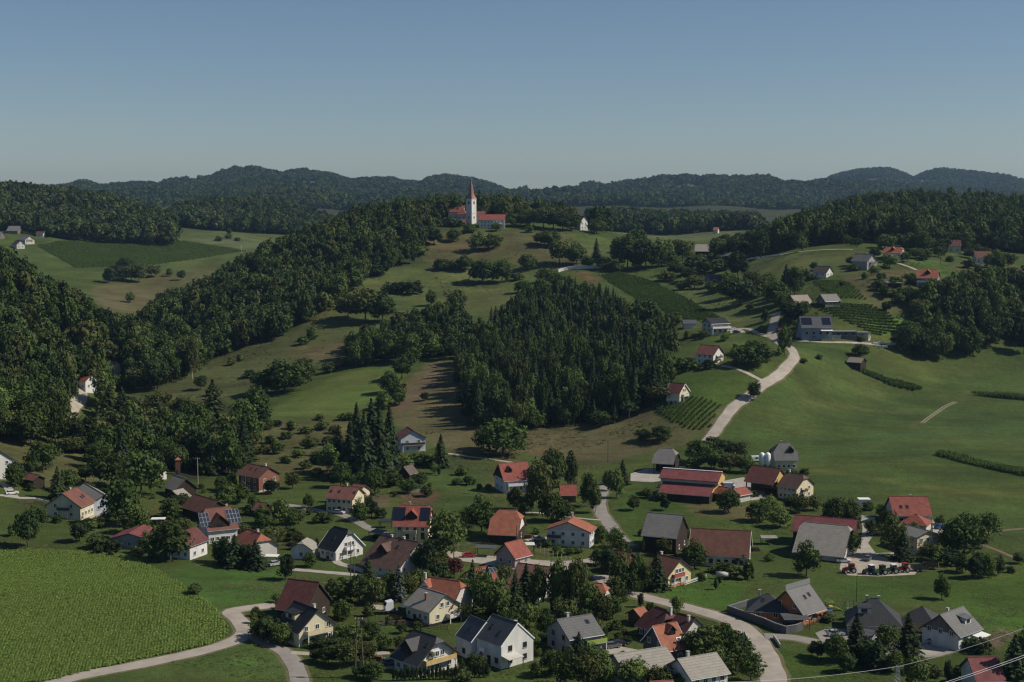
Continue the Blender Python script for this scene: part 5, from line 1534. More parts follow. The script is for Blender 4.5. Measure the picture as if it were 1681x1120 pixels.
house('small red annex at the right end of the dairy barn', 'small red annex', (1180, 798, 1197, 801), 6, 2.6, 28, 'tiles_red', 'planks_brown', cat='shed', name='shed')
house('tiny red gabled feed shed beyond the tree by the dairy barn', 'tiny red feed shed', (1208, 802, 1220, 800), 5, 2.6, 32, 'tiles_red', 'plaster_offwhite', cat='shed', name='shed', rot=40, L=5.5)
# modern orange house: two dark roofs
r = house('modern orange house with steep grey roof and tall grey ridge board', 'modern orange house', (1290, 969, 1329, 958), 10, 3.0, 44, 'sheet_midgrey', 'plaster_orange', win='F3x1 L2x2', sky='0,.45 2,.4', gable='plaster_orange', og=.8, awn='F,2,2.4,4,1.2,plaster_terr'.replace('plaster_terr', 'terracotta'))
rl = [c for c in r.children if c.name.startswith('roof')][0]
zt = max(v.co.z for v in rl.data.vertices)
xm = max(v.co.x for v in rl.data.vertices)
MB().box((0, .05, zt + .45), (2 * xm + .3, .22, 1.7)).build('ridge_board', 'metal_grey', r)
house('low wing of the modern orange house with dark hipped roof', 'dark hipped wing', (1256, 976, 1264, 974), 8.2, 2.7, 36, 'sheet_charcoal', 'plaster_orange', hip=1.0, win='F2x1 L2x1', rot=-12, L=9.5, sky='-1,.4', chim='-2,.6,1.2')

# ---------------------------------------------------------------- hill houses; shade under eaves is put into several wall colours
house('white house with brown-red roof on the hill beside the spruce plantation', 'hill house by the plantation', (1150, 566, 1181, 568), 10, 4.6, 35, 'tiles_redbrown', 'plaster_white', win='F3x2 R2x2', bal='R,0,2.6,5,1.1,planks_brown', wz=(1.3, 3.6))
house('low red-roofed annex left of the hill house by the plantation', 'low hill annex', (1124, 588, 1141, 588), 5, 2.4, 25, 'tiles_red', 'planks_brown', cat='shed', name='shed', rot=0)
house('small weekend house with dark brown roof and white verges by the vineyard', 'vineyard weekend house', (1100, 628, 1125, 630), 8.5, 3.6, 38, 'tiles_darkred', 'plaster_cream', win='R2x2', fascia='frame_white', bal='R,0,1.6,5,1.2,plaster_offwhite', base='plaster_white')
house('modern dark-roofed house with terrace on the hill road', 'dark modern hill house', (1158, 522, 1191, 523), 10, 5.0, 24, 'sheet_black', 'plaster_offwhite', win='F3x1 L2x2', bal='F,0,2.5,11,2,frame_white', fr='frame_dark', gable='plaster_grey', wz=(1.2, 3.7), rot=22)
house('low grey annex left of the dark modern hill house', 'low grey hill annex', (1120, 525, 1143, 525), 8, 2.8, 20, 'sheet_slate', 'plaster_white', cat='garage', name='garage', rot=0)
house('blue-grey hill house with solar roof and white dormer wing', 'blue-grey solar house', (1312, 520, 1364, 519), 12, 4.6, 38, 'sheet_slate', 'plaster_bluegrey', win='F4x2', pv='-7.5,-1.5,.15,.85 3,7.5,.15,.85', fr='frame_dark', awn='F,4.5,3.0,6,3,frame_white', rot=0, wz=(1.5, 4.4))  # wall colour takes in the bluish shade on the front
house('small hut with pale roof alone in the big meadow', 'lone meadow hut', (1398, 586, 1416, 587), 7, 2.6, 28, 'sheet_beige', 'planks_dark', cat='hut', name='field_hut', rot=-35, L=6.5)
house('brownish grey roofed farmhouse under the hill trees', 'brownish hill farmhouse', (1303, 484, 1320, 485), 9, 2.4, 38, 'sheet_beige', 'planks_grey', rot=24, L=10, win='F3x1 L2x1')
house('grey-roofed vineyard cottage right of the brownish hill farmhouse', 'grey vineyard cottage', (1350, 483, 1370, 483), 8.5, 2.3, 36, 'sheet_grey', 'planks_grey', rot=20, win='F3x1 R2x1 L1x1', L=9)
house('small dark-roofed cottage with white gable on the upper slope', 'dark-roofed upper cottage', (1343, 437, 1360, 437), 8, 3.0, 38, 'sheet_umber', 'plaster_white', rot=-40, L=8.5, win='R2x1 F2x1')
house('white farmhouse with grey roof in front of the orange hilltop house', 'white hill farmhouse', (1408, 417, 1430, 417), 10, 4.6, 38, 'sheet_grey', 'plaster_grey', rot=-48, L=11, win='R3x2 F4x2', bal='R,0,2.7,5,1,planks_brown', wz=(1.4, 4.0))  # white walls coloured grey to hold the shade on their fronts
house('orange-roofed house topmost on the right-hand hill', 'topmost orange hill house', (1460, 405, 1476, 406), 10, 4.4, 34, 'tiles_orange', 'plaster_white', rot=-32, L=11, hip=.35, win='F3x1 R2x1', dorm='0,2,g,f,.6,planks_dark')
house('orange-roofed house with dark dormer and grey walls on the right slope', 'orange-roofed slope house', (1514, 442, 1534, 442), 11, 5.2, 38, 'tiles_orange', 'plaster_grey', rot=-22, L=11, hip=.25, win='F4x2 R2x2', dorm='0,2.6,g,f,.6,planks_dark', bal='F,-1,2.6,8,1.2,frame_white', wz=(1.3, 3.9))
house('yellowish cottage with dark red roof high on the right slope', 'dark red high cottage', (1558, 394, 1573, 394), 8, 4.6, 40, 'tiles_darkred', 'plaster_paleyellow', rot=-8, L=8.5, win='R2x2 F2x1')
house('brown-roofed house behind trees on the far right slope', 'brown house on the right slope', (1605, 413, 1621, 412), 9, 4.0, 38, 'tiles_rustbrown', 'plaster_offwhite', rot=-5, L=10, win='F3x1')
house('little orange shed roof right of the orange-roofed slope house', 'little orange hill shed', (1567, 455, 1580, 454), 4.5, 2.2, 26, 'tiles_orange', 'planks_brown', cat='shed', name='shed', rot=-5)
house('low grey lean-to on the slope below the white hill farmhouse', 'low grey lean-to', (1450, 461, 1480, 461), 5, 2.2, 18, 'sheet_grey', 'planks_dark', cat='shed', name='shed', rot=-4)
house('grey sheet-roofed barn on the saddle right of the church hill', 'grey saddle barn', (1141, 401, 1164, 401), 13, 2.6, 36, 'sheet_palegrey', 'planks_dark', cat='barn', name='barn', rot=-8)
house('little grey hut right of the grey saddle barn', 'little grey saddle hut', (1193, 415, 1199, 415), 5, 2.4, 38, 'sheet_palegrey', 'planks_dark', cat='hut', name='hut', rot=-40, L=5)
house('dark slate-roofed house with bright left gable below the saddle', 'dark saddle house', (1161, 451, 1184, 451), 10, 3.0, 38, 'sheet_charcoal', 'plaster_bluegrey', rot=14, win='F3x1 L2x1')  # pale walls coloured darker to hold the shade on them
house('tall narrow white house right of the church among hilltop trees', 'narrow white hilltop house', (948, 354, 959, 354), 8, 7.0, 45, 'tiles_redbrown', 'plaster_white', rot=-50, L=8, ymax=1205, win='R2x2 F2x2', wz=(2, 5))
house('parsonage with long red roof to the right of the church', 'red-roofed parsonage', (786, 352, 830, 352), 11, 6.2, 36, 'tiles_red', 'plaster_white', rot=-2, win='F7x2 R2x2', awn='F,5,3.2,7,2.2,frame_white', wz=(1.5, 4.3))
house('red-roofed outbuilding between church and parsonage', 'red outbuilding by the church', (779, 347, 797, 347), 9, 5.0, 36, 'tiles_redbrown', 'plaster_offwhite', rot=-2, cat='outbuilding', name='outbuilding', chim='2,.4,1.2')
house('small brown-red shed in front of the church choir', 'shed before the church', (753, 360, 766, 360), 6, 2.6, 38, 'tiles_redbrown', 'planks_brown', rot=-6, cat='shed', name='shed')
house('small dark-gabled hut at the tree line right of the parsonage', 'dark hilltop hut', (858, 356, 864, 356), 5, 2.8, 42, 'sheet_beige', 'planks_dark', rot=-60, L=6, cat='hut', name='hut')
# valley and left distance
house('red-roofed white house by the valley road at left', 'red house by the valley road', (130, 612, 148, 615), 8, 4.2, 34, 'tiles_red', 'plaster_white', rot=-30, L=9, win='F3x1 R2x1')
house('pinkish-roofed cottage deepest in the wooded valley', 'deep valley cottage', (180, 592, 190, 594), 7, 3.4, 34, 'tiles_orange', 'plaster_white', rot=-35, L=7, win='F2x1')
house('red-roofed white cottage half buried in valley trees', 'half-buried valley cottage', (243, 756, 256, 760), 7, 3.4, 38, 'tiles_red', 'plaster_white', rot=-40, L=8, win='F2x1 R2x1')
house('grey-roofed farmhouse uppermost in the far left hamlet', 'far left upper farmhouse', (14, 371, 34, 371), 13, 3.0, 38, 'sheet_grey', 'planks_grey', rot=-8, win='F3x1')
house('grey-roofed house with orange balcony in the far left hamlet', 'far left balcony house', (32, 387, 52, 387), 11, 3.6, 36, 'sheet_grey', 'plaster_offwhite', rot=-42, win='R2x2 F3x1', bal='R,0,2.8,7,1,planks_yellow')
house('brown-roofed white house lowest in the far left hamlet', 'far left lowest house', (22, 392, 38, 398), 9, 3.8, 40, 'tiles_brown', 'plaster_offwhite', rot=-48, L=12, win='R2x2')
house('little white cottage right of the far left hamlet', 'far left white cottage', (60, 380, 73, 380), 7, 3.4, 34, 'tiles_darkred', 'plaster_white', rot=0, win='F3x1')
house('pale barn cut by the left edge in the far hamlet', 'far left edge barn', (-12, 381, 5, 381), 10, 3, 36, 'sheet_grey', 'planks_grey', rot=-10, cat='barn', name='barn')
house('far white house with brown roof in the valley meadow beyond the hill', 'far valley house', (1138, 371, 1154, 371), 9, 4.2, 34, 'tiles_rustbrown', 'plaster_white', rot=0, win='F3x1', ymax=2100)
house('far orange-roofed house beside the far valley house', 'far orange valley house', (1172, 373, 1180, 373), 8, 4, 36, 'tiles_orange', 'plaster_offwhite', rot=-20, ymax=2100)
for k, (x, y, w, rf, wl_, what) in enumerate(((468, 296, 10, 'sheet_umber', 'plaster_white', 'largest white house left on the far clearing'), (502, 299, 9, 'tiles_orange', 'plaster_white', 'orange-roofed house in the far clearing'), (514, 301, 6, 'tiles_orange', 'plaster_offwhite', 'smaller orange-roofed house in the far clearing'), (538, 300, 6, 'tiles_redbrown', 'plaster_offwhite', 'brown-roofed house right in the far clearing'),
                                              (731, 304, 11, 'tiles_orange', 'plaster_white', 'orange-roofed farmhouse on the far hill left of the spire'), (702, 306, 7, 'sheet_palegrey', 'plaster_white', 'white house on the far hill above the church hill trees'), (692, 305, 5, 'tiles_redbrown', 'plaster_white', 'tiny white house farthest left of the spire'), (658, 305, 5, 'sheet_palegrey', 'plaster_white', 'white speck of a house on the far left ridge saddle'),
                                              (964, 317, 9, 'sheet_palegrey', 'plaster_white', 'white hall on the far slope right of the church'), (977, 317, 5, 'tiles_redbrown', 'plaster_white', 'tiny house beside the far white hall'), (1108, 307, 6, 'tiles_orange', 'plaster_white', 'orange-roofed house on the far right clearing'), (1121, 305, 7, 'tiles_orange', 'plaster_offwhite', 'long orange-roofed house on the far right clearing'),
                                              (1368, 296, 7, 'sheet_palegrey', 'plaster_white', 'white house at the foot of the left far hump'), (1398, 294, 8, 'tiles_redbrown', 'plaster_white', 'white house under the left far hump'), (1530, 296, 11, 'sheet_umber', 'plaster_white', 'bright white house in the far notch between two humps'), (1512, 296, 7, 'sheet_palegrey', 'plaster_white', 'small pale house in the far notch'), (318, 294, 9, 'tiles_rustbrown', 'plaster_white', 'house on the skyline clearing at far left'))):
    house(what, what, (x - w / 2, y, x + w / 2, y), 12, 6, 36, rf, wl_, rot=-10, ymax=9000, far=True, L=w * 2.05, group='houses on the distant ridges')

# ---------------------------------------------------------------- the pilgrimage church
cx, cy_, gz = ground(772, 364, 0, 1100, 1300)
ch = empty('church', (cx, cy_, gz - .5), 0.0)
TR = Matrix.Translation((1.0, -6.0, 0)) @ Matrix.Rotation(math.radians(-38), 4, 'Z')
tag(ch, 'white hilltop church with pointed red spire and red nave roof', 'church')
BLD.append(('church', 768, 340))
TW = 6.0
tw_ = MB().box((0, 0, 8.6), (TW, TW, 21.2)).build('tower', 'plaster_white', ch)
tw_.matrix_local = TR
MB().box((0, 0, 19.3), (TW + .5, TW + .5, .4)).build('cornice', 'plaster_white', tw_)
MB().box((0, 0, 7.4), (TW + .3, TW + .3, .3)).build('string_course', 'plaster_offwhite', tw_)
# spire: square foot turning into an eight-sided needle
sq = [(-3.3, -3.3), (0, -3.3), (3.3, -3.3), (3.3, 0), (3.3, 3.3), (0, 3.3), (-3.3, 3.3), (-3.3, 0)]
rings = [[(x, y, 19.5) for x, y in sq]]
for rr, zz in ((2.45, 22.6), (1.55, 27.4), (.85, 31.5), (.12, 36.0)):
    rings.append([(rr * math.cos(math.radians(-135 + 45 * k)) * 1.05, rr * math.sin(math.radians(-135 + 45 * k)) * 1.05, zz) for k in range(8)])
pts = [p for q_ in rings for p in q_]
fs = [(k * 8 + i, k * 8 + (i + 1) % 8, k * 8 + 8 + (i + 1) % 8, k * 8 + 8 + i) for k in range(4) for i in range(8)] + [tuple(range(32, 40)), tuple(range(7, -1, -1))]
spi = MB().poly(pts, fs).build('spire', 'tiles_spire', ch)
spi.matrix_local = TR
MB().tube((0, 0, 35.8), (0, 0, 38.4), .09, n=6).box((0, 0, 37.7), (.9, .1, .1)).build('cross', 'metal_grey', spi)
MB().lathe([(.02, 35.9), (.3, 36.1), (.3, 36.4), (.02, 36.6)], 8).build('orb', 'metal_grey', spi)
for a in range(4):
    M = Matrix.Rotation(a * math.pi / 2, 4, 'Z') @ Matrix.Translation((0, -TW / 2, 16.2))
    o = MB().poly([(-.75, .06, -1.3), (.75, .06, -1.3), (.75, .06, .7), (.53, .06, 1.25), (0, .06, 1.5), (-.53, .06, 1.25), (-.75, .06, .7),
                   (-.75, -.08, -1.3), (.75, -.08, -1.3), (.75, -.08, .7), (.53, -.08, 1.25), (0, -.08, 1.5), (-.53, -.08, 1.25), (-.75, -.08, .7)],
                  [(7, 8, 9, 10, 11, 12, 13)] + [(i, (i + 1) % 7, 7 + (i + 1) % 7, 7 + i) for i in range(7)]).build('belfry_window', 'glass', tw_)
    o.matrix_local = M
    window(tw_, Matrix.Rotation(a * math.pi / 2, 4, 'Z') @ Matrix.Translation((0, -TW / 2, 4.0)), 1.0, 2.2, 'terracotta', sill=False)
# nave to the left of the tower
NX, NY = -13.5, 3.5


def church_block(name, x, y, L, W, E, pitch, rz, hip, parts):
    o = MB().box((0, 0, (E - 4) / 2), (L, W, E + 4)).build(name, 'plaster_white', ch)
    o.matrix_local = Matrix.Translation((x, y, 0)) @ Matrix.Rotation(rz, 4, 'Z')
    p_ = math.radians(pitch)
    pts_, fs_, zt_ = roof_surface(L, W, E, p_, .5, .3, hip, .2)
    if hip < 1:
        for s in (-1, 1):
            MB().poly([(s * L / 2, -W / 2, E), (s * L / 2, W / 2, E), (s * L / 2, 0, E + W / 2 * math.tan(p_)), (s * (L / 2 - .2), -W / 2, E), (s * (L / 2 - .2), W / 2, E), (s * (L / 2 - .2), 0, E + W / 2 * math.tan(p_))], [(0, 1, 2), (3, 5, 4), (0, 2, 5, 3), (1, 4, 5, 2)]).build('gable', 'plaster_white', o)
    MB().shell(pts_, fs_, .2).build('roof', 'tiles_red', o)
    n_ = parts
    for i in range(n_):
        for sd in 'FB':
            window(o, wall_frame(sd, -L / 2 + L * (i + .5) / n_, E * .55, L, W), 1.0, 2.2, 'frame_white', sill=False)
    return o


church_block('nave', -11.5, 9.6, 12.5, 10.5, 8.6, 44, math.radians(-6), 0, 3)
church_block('chapel', -6.4, 3.2, 8.2, 8.0, 6.8, 48, math.radians(-12), 1.0, 2)
church_block('porch', 3.0, 3.0, 7.5, 7, 6.0, 42, math.radians(-4), 0, 2)
# white churchyard wall and hilltop wall
def wall_line(name, line, h, t, mat, label, cat='wall', coping=None, lift=0):
    pts = smooth_line([ground(x, y)[:2] for x, y in P(line)], 3.0)
    z = H(pts[:, 0], pts[:, 1])
    o = empty(name, (pts[0][0], pts[0][1], z[0]))
    tag(o, label, cat)
    mid = Vector(o.location)
    for i in range(len(pts) - 1):
        a, b_ = pts[i], pts[i + 1]
        d = b_ - a
        ln = float(np.hypot(*d))
        zz = (z[i] + z[i + 1]) / 2
        g = MB().box(((a[0] + b_[0]) / 2 - mid.x, (a[1] + b_[1]) / 2 - mid.y, zz + h / 2 - .4 - mid.z + lift), (ln + .02, t, h + .8), rz=math.atan2(d[1], d[0]))
        s = g.build('wall_panel', mat, o)
        if coping:
            MB().box(((a[0] + b_[0]) / 2 - mid.x, (a[1] + b_[1]) / 2 - mid.y, zz + h + .05 - mid.z + lift), (ln + .06, t + .14, .1), rz=math.atan2(d[1], d[0])).build('coping', coping, s)
    return o


wall_line('retaining_wall', '915 447 925 444 940 442 960 441 992 440', 2.0, 2.4, 'plaster_white', 'white retaining wall above the vineyard on the church hill')  # made extra thick so its flat top catches more sun
wall_line('garden_wall', '1194 1006 1225 1017 1256 1028 1290 1041 1318 1034', 1.9, .25, 'plaster_darkgrey', 'dark grey garden wall round the modern orange house', coping='metal_grey')
wall_line('garden_wall', '1194 1005 1210 1000 1228 994', 1.5, .25, 'plaster_darkgrey', 'short grey garden wall behind the modern orange house', coping='metal_grey')
wall_line('retaining_wall', '1342 553 1380 556 1428 556', 1.6, .5, 'concrete_wall', 'long concrete retaining wall below the blue-grey solar house', coping='white_metal')
wall_line('garden_wall', '664 809 700 808', 1.2, .25, 'plaster_offwhite', 'low pale wall at the top of the vegetable garden')
wall_line('road_wall', '1222 1040 1226 1050 1233 1060', .9, .25, 'concrete_wall', 'left concrete parapet of the little road bridge')
wall_line('road_wall', '1270 1048 1276 1056 1281 1064', .9, .25, 'concrete_wall', 'right concrete parapet of the little road bridge')
wall_line('path_fence', '1226 427 1250 423 1282 419', 1.0, .12, 'frame_white', 'white fence along the saddle path beyond the hill grove', cat='fence')

# flat-roofed block and stone stack by the blue-grey house
def flat_block(label, px, py, L, W, h, rz, wall, roof='frame_white', win=0, cat='building', name='flat_building', ref=None):
    x, y, z = ground(px, py)
    r = empty(name, (x, y, z), math.radians(rz))
    tag(r, label, cat)
    BLD.append((ref or label, px, py - 10))
    MB().box((0, 0, h / 2 - 1.5), (L, W, h + 3)).build('wall', wall, r)
    MB().box((0, 0, h + .12), (L + .5, W + .5, .24)).build('roof', roof, r)
    for i in range(win):
        window(r, wall_frame('F', -L / 2 + L * (i + .5) / win, h * .52, L, W), 1.3, 1.3, 'frame_dark')
    return r


flat_block('long flat-roofed grey block right of the blue-grey solar house', 1380, 552, 15, 6, 2.5, 0, 'plaster_darkgrey', roof='metal_grey', win=4)
flat_block('white flat-roofed garage at the right end of the long grey block', 1414, 554, 6, 5, 2.6, 0, 'plaster_grey', roof='metal_grey', win=1, cat='garage', name='flat_garage')
flat_block('white box hut above the plantation fringe', 1078, 523, 2.6, 2.2, 2.2, 20, 'plaster_white', cat='hut', name='box_hut')
flat_block('white carport roof beside the red house at the big meadow', 1418, 829, 3.6, 3, 2.0, 0, 'frame_white', cat='carport', name='carport')
flat_block('white tarpaulin shelter left of the big round tree', 260, 860, 4.0, 2.4, 1.6, 5, 'planks_dark', cat='shelter', name='tarpaulin_shelter')
# brick transformer tower
plain('old_brick', (.13, .055, .04), .9, .3, 2.5)
x, y, z = ground(292, 779)
t_ = empty('transformer_tower', (x, y, z), .3)
tag(t_, 'slim brick transformer tower with red cap in the valley trees', 'tower')
MB().box((0, 0, 2.6), (1.8, 1.8, 6.2)).build('shaft', 'old_brick', t_)
MB().poly([(-1.2, -1.2, 5.7), (1.2, -1.2, 5.7), (1.2, 1.2, 5.7), (-1.2, 1.2, 5.7), (0, 0, 6.7)], [(0, 1, 4), (1, 2, 4), (2, 3, 4), (3, 0, 4), (3, 2, 1, 0)]).build('cap', 'tiles_orange', t_)
MB().box((0, -.98, 1.0), (.9, .1, 2.0)).build('door', 'dark_metal', t_)
# stacked stones
for k, (px, py) in enumerate(((1437, 566), (1447, 565), (1457, 567), (1466, 567), (1452, 571), (1441, 571))):
    x, y, z = ground(px, py)
    o = empty('stone_stack', (x, y, z), RNG.uniform(-.2, .2))
    tag(o, 'pale stack of building blocks at the meadow edge below the solar house', 'stack', 'stacks of building blocks')
    for i in range(3):
        for j in range(2):
            MB().box((-1 + i * 1.02, RNG.uniform(-.1, .1), .35 + j * .62), (.96, 1.1, .58)).build('block', 'plaster_offwhite', o)

# ---------------------------------------------------------------- silos
for k, px in enumerate((1250.5, 1260)):
    x, y, z = ground(px, 772)
    s = empty('feed_silo', (x, y, z))
    tag(s, ('left' if k == 0 else 'right') + ' white feed silo of the pair behind the dark red open barn', 'silo', 'white feed silos')
    MB().lathe([(.3, 1.2), (1.15, 2.6), (1.15, 6.0), (.85, 6.6), (.3, 6.95), (.05, 7.0)], 16).build('bin', 'white_metal', s, True)
    for a in range(4):
        MB().tube((math.cos(a * 1.571 + .78) * 1.0, math.sin(a * 1.571 + .78) * 1.0, -.5), (math.cos(a * 1.571 + .78) * 1.0, math.sin(a * 1.571 + .78) * 1.0, 2.6), .07, n=6).build('leg', 'metal_grey', s)
    MB().tube((1.0, 0, 2.7), (.25, 0, 7.0), .05, n=5).build('ladder', 'metal_grey', s)

# ---------------------------------------------------------------- vehicles
def wheel(parent, x, y, r, w):
    o = MB().tube((x, y - w / 2, r), (x, y + w / 2, r), r, n=14).build('wheel', 'rubber', parent)
    MB().tube((x, y - w / 2 - .01, r), (x, y + w / 2 + .01, r), r * .55, n=10).build('rim', 'metal_grey', o)
    return o


def car(px, py, rz, paint, label, van=False):
    x, y, z = ground(px, py)
    r = empty('delivery_van' if van else 'parked_car', (x, y, z + .1), math.radians(rz))
    tag(r, label, 'van' if van else 'car')
    w = .86
    if van:
        prof = [(-2.3, .35), (-2.3, 1.9), (-2.1, 2.05), (1.3, 2.05), (1.75, 1.25), (2.3, 1.05), (2.35, .35)]
    else:
        prof = [(-2.1, .3), (-2.15, .8), (-2.0, .95), (-1.7, 1.0), (1.0, .95), (2.0, .78), (2.12, .5), (2.05, .3)]
    n_ = len(prof)
    b_ = MB().poly([(a, -w, c) for a, c in prof] + [(a, w, c) for a, c in prof], [tuple(range(n_ - 1, -1, -1)), tuple(range(n_, 2 * n_))] + [(i, (i + 1) % n_, n_ + (i + 1) % n_, n_ + i) for i in range(n_)])
    bo = b_.build('body', paint, r)
    if not van:
        MB().poly([(-1.75, -.78, .97), (1.0, -.78, .94), (.35, -.62, 1.42), (-1.35, -.62, 1.44), (-1.75, .78, .97), (1.0, .78, .94), (.35, .62, 1.42), (-1.35, .62, 1.44)],
                  [(0, 1, 2, 3), (5, 4, 7, 6), (1, 5, 6, 2), (4, 0, 3, 7), (3, 2, 6, 7)]).build('cabin_glass', 'glass', bo)
        MB().box((-.5, 0, 1.45), (1.72, 1.22, .05)).build('car_roof', paint, bo)
    else:
        MB().box((1.5, 0, 1.62), (.5, 1.5, .55), ry=.55).build('windscreen', 'glass', bo)
    for sx in (-1.3, 1.3):
        for sy in (-.8, .8):
            wheel(r, sx, sy, .33, .2)
    for sy in (-.6, .6):
        MB().box((2.08, sy, .66), (.1, .32, .16)).build('headlight', 'white_metal', r)
        MB().box((-2.13, sy, .78), (.08, .3, .16)).build('tail_light', 'red_paint', r)
    return r


car(1534, 1058, -12, 'paint_silver', 'silver estate car parked before the white house with grey roof')
car(994, 1065, 20, 'paint_black', 'leftmost black car in front of the green-walled house')
car(1005, 1064, 22, 'paint_grey', 'middle dark grey car with pale windscreen before the green-walled house')
car(1016, 1061, 22, 'paint_black', 'rightmost black car beside the green-walled house')
car(452, 929, 40, 'paint_silver', 'silver car at the end of the concrete lane by the columnar conifer')
car(664, 1006, 5, 'paint_white', 'white car beside the beige grey-roofed house')
car(1300, 1028, 5, 'paint_black', 'black car under the carport of the modern orange house')
car(1467, 1066, 8, 'paint_white', 'white car half hidden by the tall spruces')
car(1482, 1070, 8, 'paint_silver', 'silver car right of the half-hidden white one')
car(785, 1086, -20, 'paint_white', 'white car beside the basketball hoop of the modern pair')
car(1385, 924, -5, 'paint_white', 'white car under the eave of the sweeping grey barn')
car(1209, 547, 0, 'paint_blue', 'dark blue car on the terrace drive of the dark modern hill house')
car(1201, 541, 10, 'paint_white', 'white car right behind the dark modern hill house')
car(1280, 543, 30, 'red_paint', 'red car standing at the hill road bend')
car(1342, 448, 0, 'paint_white', 'white car below the dark-roofed upper cottage', van=True)
car(1090, 800, 15, 'paint_grey', 'grey car at the left end of the dairy barn')
car(150, 636, 20, 'paint_white', 'white car beside the red house by the valley road')
car(995, 795, 20, 'paint_silver', 'silver car at the top of the village road')
car(974, 987, -15, 'paint_white', 'white van beside the orange-roofed house in the trees', van=True)


def tractor(px, py, rz, paint, roofc, label):
    x, y, z = ground(px, py)
    r = empty('tractor', (x, y, z + .08), math.radians(rz))
    tag(r, label, 'tractor', 'tractors parked on the gravel yard')
    MB().poly([(.1, -.42, .75), (1.95, -.36, .75), (1.95, -.36, 1.45), (.1, -.42, 1.72), (.1, .42, .75), (1.95, .36, .75), (1.95, .36, 1.45), (.1, .42, 1.72)],
              [(0, 1, 2, 3), (5, 4, 7, 6), (1, 5, 6, 2), (3, 2, 6, 7), (4, 0, 3, 7), (0, 4, 5, 1)]).build('bonnet', paint, r)
    cb = MB().box((-.65, 0, 1.85), (1.35, 1.35, 1.35)).build('cab', 'glass', r)
    for sx in (-1.3, 0):
        for sy in (-.66, .66):
            MB().box((sx, sy, 1.9), (.09, .09, 1.5)).build('pillar', 'dark_metal', cb)
    MB().box((-.65, 0, 2.62), (1.6, 1.55, .16)).build('cab_roof', roofc, cb)
    MB().box((-.6, 0, .9), (1.5, .8, .5)).build('chassis', 'dark_metal', r)
    for sy in (-.85, .85):
        wheel(r, -1.0, sy, .82, .42)
        wheel(r, 1.35, sy * .92, .52, .32)
        MB().box((-1.0, sy, 1.72), (1.25, .46, .08)).build('mudguard', paint, r)
    MB().tube((1.2, .3, 1.5), (1.2, .3, 2.4), .05, n=6).build('exhaust', 'dark_metal', r)


tractor(1394, 941, 190, 'red_paint', 'red_paint', 'leftmost red tractor standing apart on the gravel yard')
tractor(1427, 943, 200, 'dark_metal', 'white_metal', 'dark tractor with white cab roof on the gravel yard')
tractor(1445, 944, 200, 'green_paint', 'planks_dark', 'middle green tractor on the gravel yard')
tractor(1463, 942, 195, 'green_paint', 'white_metal', 'green tractor with pale cab roof on the gravel yard')
tractor(1482, 940, 195, 'red_paint', 'red_paint', 'rightmost red tractor at the end of the tractor row')
# trailers, tank, truck
def trailer(px, py, rz, mat, label, L=4.2, hh=1.0):
    x, y, z = ground(px, py)
    r = empty('farm_trailer', (x, y, z + .08), math.radians(rz))
    tag(r, label, 'trailer')
    MB().box((0, 0, .75), (L, 1.9, .16)).build('bed', 'dark_metal', r)
    for s in (-1, 1):
        MB().box((0, s * .93, .8 + hh / 2), (L, .07, hh)).build('side_panel', mat, r)
        MB().box((s * (L / 2 - .04), 0, .8 + hh / 2), (.07, 1.8, hh)).build('end_panel', mat, r)
        for sx in (-.6, .6):
            wheel(r, sx, s * .85, .4, .24)
    MB().box((L / 2 + .7, 0, .6), (1.5, .14, .14)).build('drawbar', 'dark_metal', r)


trailer(1508, 938, 8, 'dark_metal', 'dark farm trailer at the right end of the tractor row')
trailer(1528, 934, -20, 'planks_brown', 'brown farm trailer under the trees behind the tractor row')
trailer(647, 1022, -10, 'planks_brown', 'open wooden trailer below the white truck', 4.0, .8)
x, y, z = ground(648, 1006)
r = empty('truck', (x, y, z + .1), math.radians(200))
tag(r, 'white truck tractor unit parked left of the beige house', 'truck')
cb = MB().poly([(.6, -1.2, .9), (2.7, -1.2, .9), (2.75, -1.2, 2.0), (2.3, -1.15, 3.0), (.6, -1.15, 3.3), (.6, 1.2, .9), (2.7, 1.2, .9), (2.75, 1.2, 2.0), (2.3, 1.15, 3.0), (.6, 1.15, 3.3)],
               [(0, 1, 2, 3, 4), (9, 8, 7, 6, 5), (1, 6, 7, 2), (2, 7, 8, 3), (3, 8, 9, 4), (0, 4, 9, 5), (0, 5, 6, 1)]).build('cab', 'paint_white', r)
MB().box((2.58, 0, 2.42), (.2, 2.0, .75), ry=-.42).build('windscreen', 'glass', cb)
MB().box((-1.2, 0, .85), (5.0, .9, .3)).build('chassis', 'dark_metal', r)
MB().box((-1.6, 0, 1.15), (1.0, 1.1, .2)).build('fifth_wheel', 'dark_metal', r)
for sx in (1.8, -1.4, -2.7):
    for sy in (-1.0, 1.0):
        wheel(r, sx, sy, .5, .3)
# slurry tank on the lawn
x, y, z = ground(1186, 951)
r = empty('tank_trailer', (x, y, z + .05), math.radians(-8))
tag(r, 'pale cylindrical tank trailer on the lush lawn', 'tank')
MB().tube((-1.9, 0, 1.35), (1.9, 0, 1.35), .75, n=16).build('tank', 'plaster_offwhite', r, True)
for s in (-1, 1):
    wheel(r, 0, s * .7, .45, .28)
MB().box((2.4, 0, .7), (1.4, .12, .12)).build('drawbar', 'dark_metal', r)

